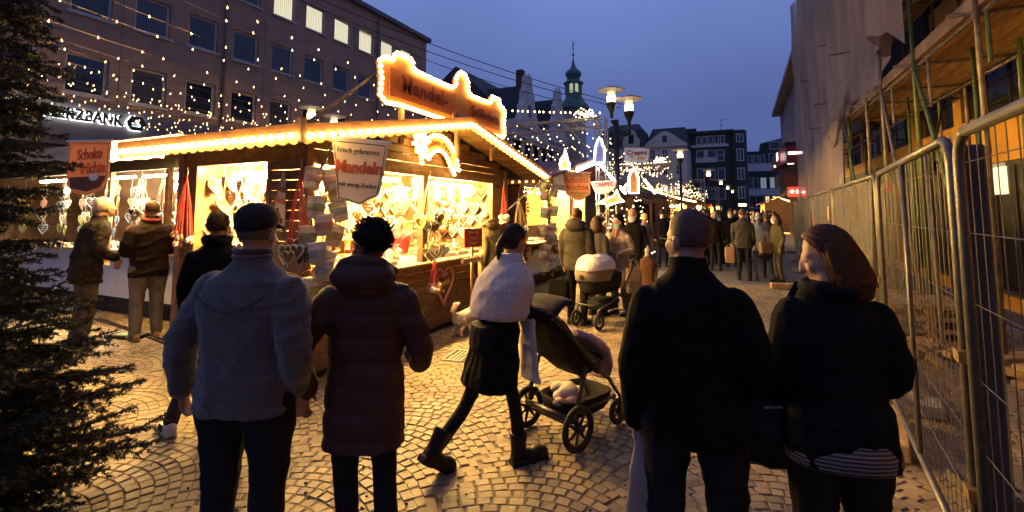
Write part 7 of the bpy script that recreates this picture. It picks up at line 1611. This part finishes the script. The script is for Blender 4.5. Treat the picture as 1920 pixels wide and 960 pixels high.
# ================================================================ STROLLER, PRAM, DOG, BAGS
tyre_m = mat('tyre_rubber', (0.012,0.012,0.012), 0.8, 0.3, 30); frame_m = mat('stroller_frame', (0.045,0.040,0.034), 0.4, 0.2, 10, metal=0.5); seat_m = cloth('stroller_seat', (0.016,0.015,0.016), 0.8); pinkb = mat('blanket_pink', (0.46,0.30,0.30), 0.9, 0.35, 14, 0.4, 120); whiteb = mat('blanket_white', (0.62,0.52,0.44), 0.9, 0.15, 10, 0.4, 120)
def wheel(t, c, r, w=0.045, spokes=7):
    c = Vector(c); MX = Matrix.Translation(c)
    b = MB(); b.tube([c + Vector((0, math.cos(a)*(r-0.022), math.sin(a)*(r-0.022))) for a in [2*math.pi*k/24 for k in range(24)]], 0.022, 8, closed=True); o = b.build('wheel', tyre_m, t, smooth=True)
    b = MB(); b.tube([c + Vector((0, math.cos(a)*(r-0.045), math.sin(a)*(r-0.045))) for a in [2*math.pi*k/24 for k in range(24)]], 0.010, 6, closed=True)
    for k in range(spokes): a = 2*math.pi*k/spokes; b.tube([c, c + Vector((0, math.cos(a)*(r-0.045), math.sin(a)*(r-0.045)))], [0.016, 0.009], 6)
    b.build('rim', frame_m, o, smooth=True); b = MB(); b.tube([c - Vector((w/2+0.01,0,0)), c + Vector((w/2+0.01,0,0))], 0.025, 10); b.build('hub', black_metal, o, smooth=True)
st = T('stroller', 'dark pushchair with pink blanket pushed by the walking woman', 'stroller', (-1.38, 3.62, 0), FWD(0.40, 0.91))
for sx in (-0.27, 0.27): wheel(st, (sx, 0.0, 0.165), 0.165)
for sx in (-0.17, 0.17):
    wheel(st, (sx, 0.60, 0.105), 0.105, 0.035, 5)
    b = MB(); b.tube([(sx*1.18,0.60,0.11),(sx*1.18,0.59,0.24),(sx,0.56,0.30)], 0.014, 7); b.tube([(sx*0.82,0.60,0.11),(sx*0.82,0.59,0.24)], 0.012, 7); b.build('fork', frame_m, st, smooth=True)
for sx in (-0.25, 0.25):
    b = MB(); b.tube([(sx*0.68,0.58,0.28),(sx*0.9,0.42,0.42),(sx,0.22,0.56),(sx,-0.08,0.86),(sx,-0.26,1.02)], 0.016, 8); b.build('side_frame', frame_m, st, smooth=True)
    b = MB(); b.tube([(sx,0.0,0.17),(sx,0.02,0.34),(sx,0.12,0.58)], [0.018,0.017,0.018], 8); b.build('rear_strut', frame_m, st, smooth=True)
    b = MB(); b.tube([(sx,0.02,0.27),(sx*0.7,0.56,0.24)], 0.013, 7); b.build('basket_rail', frame_m, st, smooth=True)
    b = MB(); b.lathe([(0.05,-0.018),(0.055,0),(0.05,0.018)], 14, (sx*1.05,0.24,0.56), Matrix.Rotation(math.pi/2, 4, 'Y')); b.build('pivot_disc', black_metal, st, smooth=True)
b = MB(); b.tube([(-0.27,0,0.165),(0.27,0,0.165)], 0.012, 7); b.build('rear_axle', frame_m, st); b = MB(); b.tube([(-0.25,-0.03,0.22),(0.25,-0.03,0.22)], 0.022, 8); b.build('foot_brake', frame_m, st, smooth=True)
b = MB(); b.tube([(-0.25,-0.26,1.02),(-0.24,-0.31,1.045),(-0.12,-0.33,1.05),(0.12,-0.33,1.05),(0.24,-0.31,1.045),(0.25,-0.26,1.02)], 0.019, 8); b.build('handlebar', mat('handle_leather', (0.05,0.03,0.018), 0.5), st, smooth=True)
b = MB(); rg = []
for y_, z, hw, th in ((-0.24,1.02,0.12,0.03),(-0.20,1.0,0.20,0.06),(-0.08,0.86,0.235,0.09),(0.06,0.68,0.235,0.10),(0.22,0.52,0.20,0.07),(0.34,0.52,0.19,0.06),(0.44,0.56,0.17,0.04)): rg.append(ring((0,y_,z), hw, th, 16, 3, (Vector((1,0,0)), Vector((0,0.6,0.8)))))
b.loft(rg); me = remesh(b, 0.012, 2, folds(40, 0.005)); me.name = 'seat'; me.materials.append(seat_m); link('seat', me, st)
b = MB(); rg = []
for k in range(9):   # folded hood
    a = R(150 - 11*k); c = Vector((0, -0.02+0.20*math.cos(a)*1.0, 0.86+0.23*math.sin(a)*0.85)); rg.append(ring(c, 0.235-0.004*k, 0.035, 14, 3, (Vector((1,0,0)), Vector((0, math.cos(a), math.sin(a))))))
b.loft(rg); me = remesh(b, 0.012, 2, folds(41, 0.004)); me.name = 'hood'; me.materials.append(seat_m); link('hood', me, st)
b = MB(); rg = []
for y_, z, hw in ((0.16,0.80,0.12),(0.24,0.76,0.18),(0.34,0.70,0.20),(0.44,0.62,0.20),(0.50,0.50,0.19),(0.50,0.40,0.15)): rg.append(ring((0.03,y_,z), hw, 0.045, 14, 2.5, (Vector((1,0,0)), Vector((0,0.5,0.8)))))
b.loft(rg); me = remesh(b, 0.011, 2, folds(42, 0.010)); me.name = 'blanket'; me.materials.append(pinkb); link('blanket', me, st)
b = MB(); b.loft([ring((0,0.28,z), hw, hl, 16, 4) for z, hw, hl in ((0.17,0.17,0.22),(0.20,0.19,0.25),(0.30,0.21,0.28),(0.305,0.20,0.27),(0.215,0.175,0.235))]); b.build('basket', seat_m, st, smooth=True)
bsk = T('basket_bundle', 'pale bundle of cloths lying in the pushchair basket', 'bundle', (-1.32, 3.84, 0.22), 0.3); b = MB()
for k in range(7): b.ell((rs.uniform(-.09,.09), rs.uniform(-.12,.12), 0.06+rs.random()*.06), (rs.uniform(.06,.1), rs.uniform(.06,.1), 0.05), 10, 7)
me = remesh(b, 0.011, 2, folds(43, 0.006)); me.name = 'cloths'; me.materials.append(whiteb); link('cloths', me, bsk)
b = MB(); b.ell((0.05,-0.17,0.07),(0.07,0.05,0.04),10,6); b.ell((-0.06,-0.19,0.06),(0.06,0.05,0.035),10,6); me = remesh(b, 0.011, 2); me.name = 'pink_cloth'; me.materials.append(pinkb); link('pink_cloth', me, bsk)

pm = T('pram', 'grey carrycot pram with white cloth over its hood beside the beige coat', 'pram', (-2.02, 7.55, 0), FWD(-0.32, -1.0))
for sx in (-0.26, 0.26): wheel(pm, (sx, -0.42, 0.16), 0.16); wheel(pm, (sx*0.8, 0.42, 0.125), 0.125, 0.04, 6)
for sx in (-0.24, 0.24):
    b = MB(); b.tube([(sx*0.8,0.42,0.13),(sx*0.8,0.40,0.28),(sx,0.20,0.36),(sx,-0.15,0.46),(sx,-0.50,0.80),(sx,-0.66,1.02)], 0.016, 8); b.build('side_frame', frame_m, pm, smooth=True)
    b = MB(); b.tube([(sx,-0.42,0.16),(sx,-0.28,0.36),(sx,0.0,0.52)], 0.016, 8); b.build('rear_strut', frame_m, pm, smooth=True)
b = MB(); b.tube([(-0.24,-0.66,1.02),(-0.2,-0.69,1.04),(0.2,-0.69,1.04),(0.24,-0.66,1.02)], 0.018, 8); b.build('handlebar', frame_m, pm, smooth=True); b = MB(); b.tube([(-0.26,-0.42,0.16),(0.26,-0.42,0.16)], 0.012, 6); b.build('rear_axle', frame_m, pm); b = MB(); b.tube([(-0.28,0.55,0.40),(-0.2,0.60,0.38),(0.2,0.60,0.38),(0.28,0.55,0.40)], 0.012, 6); b.build('front_bar', frame_m, pm, smooth=True)
b = MB(); b.loft([ring((0,0.05,z), hw, hl, 18, 2.8) for z, hw, hl in ((0.50,0.16,0.34),(0.54,0.20,0.40),(0.66,0.23,0.44),(0.78,0.235,0.45))]); b.build('carrycot', seat_m, pm, smooth=True)
canv = mat('pram_canvas', (0.16,0.14,0.105), 0.85, 0.2, 20, 0.2)
b = MB(); b.loft([ring((0,0.22+0.02*k*0,z), 0.238*k, 0.33*k, 18, 2.4) for z, k in ((0.70,1.0),(0.80,1.04),(0.92,0.98),(1.00,0.8),(1.06,0.5),(1.075,0.1))]); b.build('hood', canv, pm, smooth=True); b = MB(); b.prism([(-0.03,0.03),(0.03,0.03),(0.025,-0.02),(0,-0.045),(-0.025,-0.02)], 0.0, 0.012, Matrix.Translation((0,0.572,0.77))); b.build('shield_badge', black_metal, pm)
b = MB(); b.loft([ring((-0.02,0.20,z), 0.245*k, 0.36*k, 20, 2.2) for z, k in ((0.86,1.07),(0.92,1.04),(1.00,0.92),(1.07,0.62),(1.10,0.2))]); me = remesh(b, 0.014, 2, folds(50, 0.012)); me.name = 'white_cloth'; me.materials.append(mat('muslin_white', (0.68,0.62,0.55), 0.9, 0.1, 10, 0.3, 80)); link('white_cloth', me, pm)
b = MB(); b.loft([ring((0,0.0,z), hw, hl, 16, 3.5) for z, hw, hl in ((0.24,0.17,0.26),(0.36,0.2,0.3),(0.38,0.18,0.28))]); b.build('basket', seat_m, pm, smooth=True)

dg = T('dog', 'small fluffy white dog seen from behind at the stall wall', 'dog', (-3.62, 6.05, 0), FWD(0.1, 1.0)); b = MB()
b.loft([ring((0,y_,z), rx, rz_, 14, 2, (Vector((1,0,0)), Vector((0,0.0,1)))) for y_, z, rx, rz_ in ((-0.22,0.25,.05,.05),(-0.19,0.25,.085,.09),(-0.08,0.245,.085,.085),(0.06,0.24,.095,.105),(0.16,0.255,.09,.10),(0.22,0.29,.06,.07))])
b.tube([(0,0.18,0.29),(0,0.26,0.37)], [0.07,0.055], 10); b.ell((0,0.29,0.40), (0.062,0.07,0.06), 12, 8); b.tube([(0,0.33,0.385),(0,0.39,0.37)], [0.035,0.022], 8)
for sx in (-1, 1):
    b.ell((sx*0.06,0.27,0.39), (0.018,0.03,0.05), 8, 6); b.tube([(sx*0.055,0.14,0.22),(sx*0.06,0.13,0.11),(sx*0.06,0.145,0.02)], [0.035,0.026,0.026], 8)
    b.tube([(sx*0.055,-0.14,0.24),(sx*0.065,-0.08,0.15),(sx*0.065,-0.17,0.10),(sx*0.065,-0.16,0.02)], [0.055,0.04,0.026,0.025], 8); b.ell((sx*0.065,-0.14,0.018), (0.025,0.04,0.018), 8, 5); b.ell((sx*0.06,0.165,0.018), (0.025,0.04,0.018), 8, 5)
b.tube([(0,-0.21,0.29),(0,-0.27,0.37),(0.01,-0.22,0.45),(0.02,-0.14,0.46)], [0.025,0.04,0.045,0.02], 8)
me = remesh(b, 0.010, 1, lambda c: 0.006*np.sin(c[:,0]*170+np.sin(c[:,2]*60)*2)*np.sin(c[:,1]*150+c[:,2]*90)); me.name = 'body'; me.materials.append(mat('dog_fur', (0.70,0.58,0.42), 0.95, 0.25, 40, 0.6, 150)); link('body', me, dg)
b = MB(); b.ell((0,0.395,0.375), 0.012, 8, 5); b.build('nose', black_metal, dg)

def hold_bag(label, loc, rz_, w, h, d, m, handle=0.2, name='tote_bag', cat='bag'):
    t = T(name, label, cat, loc, rz_); b = MB(); b.loft([ring((0,0,z), w*k/2, d*k2/2, 16, 5) for z, k, k2 in ((0,0.86,0.9),(0.01,0.95,1),(h*0.5,1,1),(h,0.98,0.7),(h-0.01,0.94,0.6))]); b.build('pouch', m, t)
    for q in (-0.4, 0.4): b = MB(); b.tube([(-w*0.25,d*q,h-0.01),(-w*0.2,d*q*0.5,h+handle*0.8),(0,0,h+handle),(w*0.2,d*q*0.5,h+handle*0.8),(w*0.25,d*q,h-0.01)], 0.007, 5); b.build('handle', m, t)
    return t
hold_bag('black cloth tote bag held by the hooded man', (-2.66, 7.30, 0.30), 0.2, 0.32, 0.36, 0.14, black_c, 0.22)
hold_bag('brown paper carrier bag held by the man with the cane', (-0.32, 13.72, 0.42), 0.1, 0.24, 0.40, 0.12, mat('paper_bag', (0.34,0.20,0.10), 0.8, 0.15, 6), 0.06)
hold_bag('brown shoulder bag of the woman in the green parka', (0.50, 13.45, 0.72), 0.6, 0.34, 0.26, 0.13, mat('bag_tan', (0.22,0.12,0.05), 0.6, 0.3, 8), 0.25)
hold_bag('checked shopping bag hanging on the pram beside the beige coat', (-1.66, 8.2, 0.40), 0.5, 0.26, 0.40, 0.14, mat('bag_check', (0.45,0.30,0.14), 0.8, 0.4, 18), 0.15)
cn = T('walking_cane', 'brown walking cane of the older man in charcoal', 'cane', (0.30, 13.75, 0)); b = MB(); b.tube([(0,0,0),(0.0,0,0.85),(0.0,-0.03,0.90),(0.0,-0.09,0.89)], [0.011,0.012,0.013,0.013], 8); b.build('shaft', wood_beam, cn, smooth=True); b = MB(); b.tube([(0,0,0),(0,0,0.03)], 0.016, 8); b.build('ferrule', black_metal, cn)
rl = T('rollator', 'dark wheeled walker beside the light blue jacket', 'walker', (0.48, 14.1, 0)); 
for sx in (-0.2, 0.2):
    wheel(rl, (sx, 0.2, 0.1), 0.1, 0.03, 5); wheel(rl, (sx, -0.2, 0.1), 0.1, 0.03, 5); b = MB(); b.tube([(sx,0.2,0.1),(sx,-0.05,0.6),(sx,-0.2,0.88)], 0.013, 6); b.tube([(sx,-0.2,0.1),(sx,-0.05,0.6)], 0.012, 6); b.build('side_frame', frame_m, rl)
b = MB(); b.box((-0.2,-0.12,0.55),(0.2,0.12,0.58)); b.build('seat', black_c, rl)
# cables and mat at the left stalls
b = MB(); b.tube([(-9.5,4.3,0.012),(-8.0,4.1,0.012),(-6.8,3.9,0.012),(-5.9,3.35,0.012)], 0.014, 6); b.tube([(-9.5,4.36,0.012),(-8.0,4.15,0.012),(-6.8,3.97,0.012),(-5.9,3.40,0.012)], 0.012, 6); tag(b.build('power_cable', rope), 'pair of dark power cables on the cobbles by the jeans mans shoes', 'cable')
cr_ = T('cable_ramp', 'flat dark floor box with green tag between the two left customers', 'floor box', (-7.75, 3.9, 0), 0.3); b = MB(); b.bev((-0.25,-0.12,0),(0.25,0.12,0.05),0.015); b.build('box', black_metal, cr_); b = MB(); b.box((-0.12,-0.08,0.051),(0.05,0.05,0.056)); b.build('tag', mat('tag_green', (0.25,0.45,0.2), 0.6), cr_)
# white trainer stripes on the dark coated man
bpy.data.scenes.remove(WS)
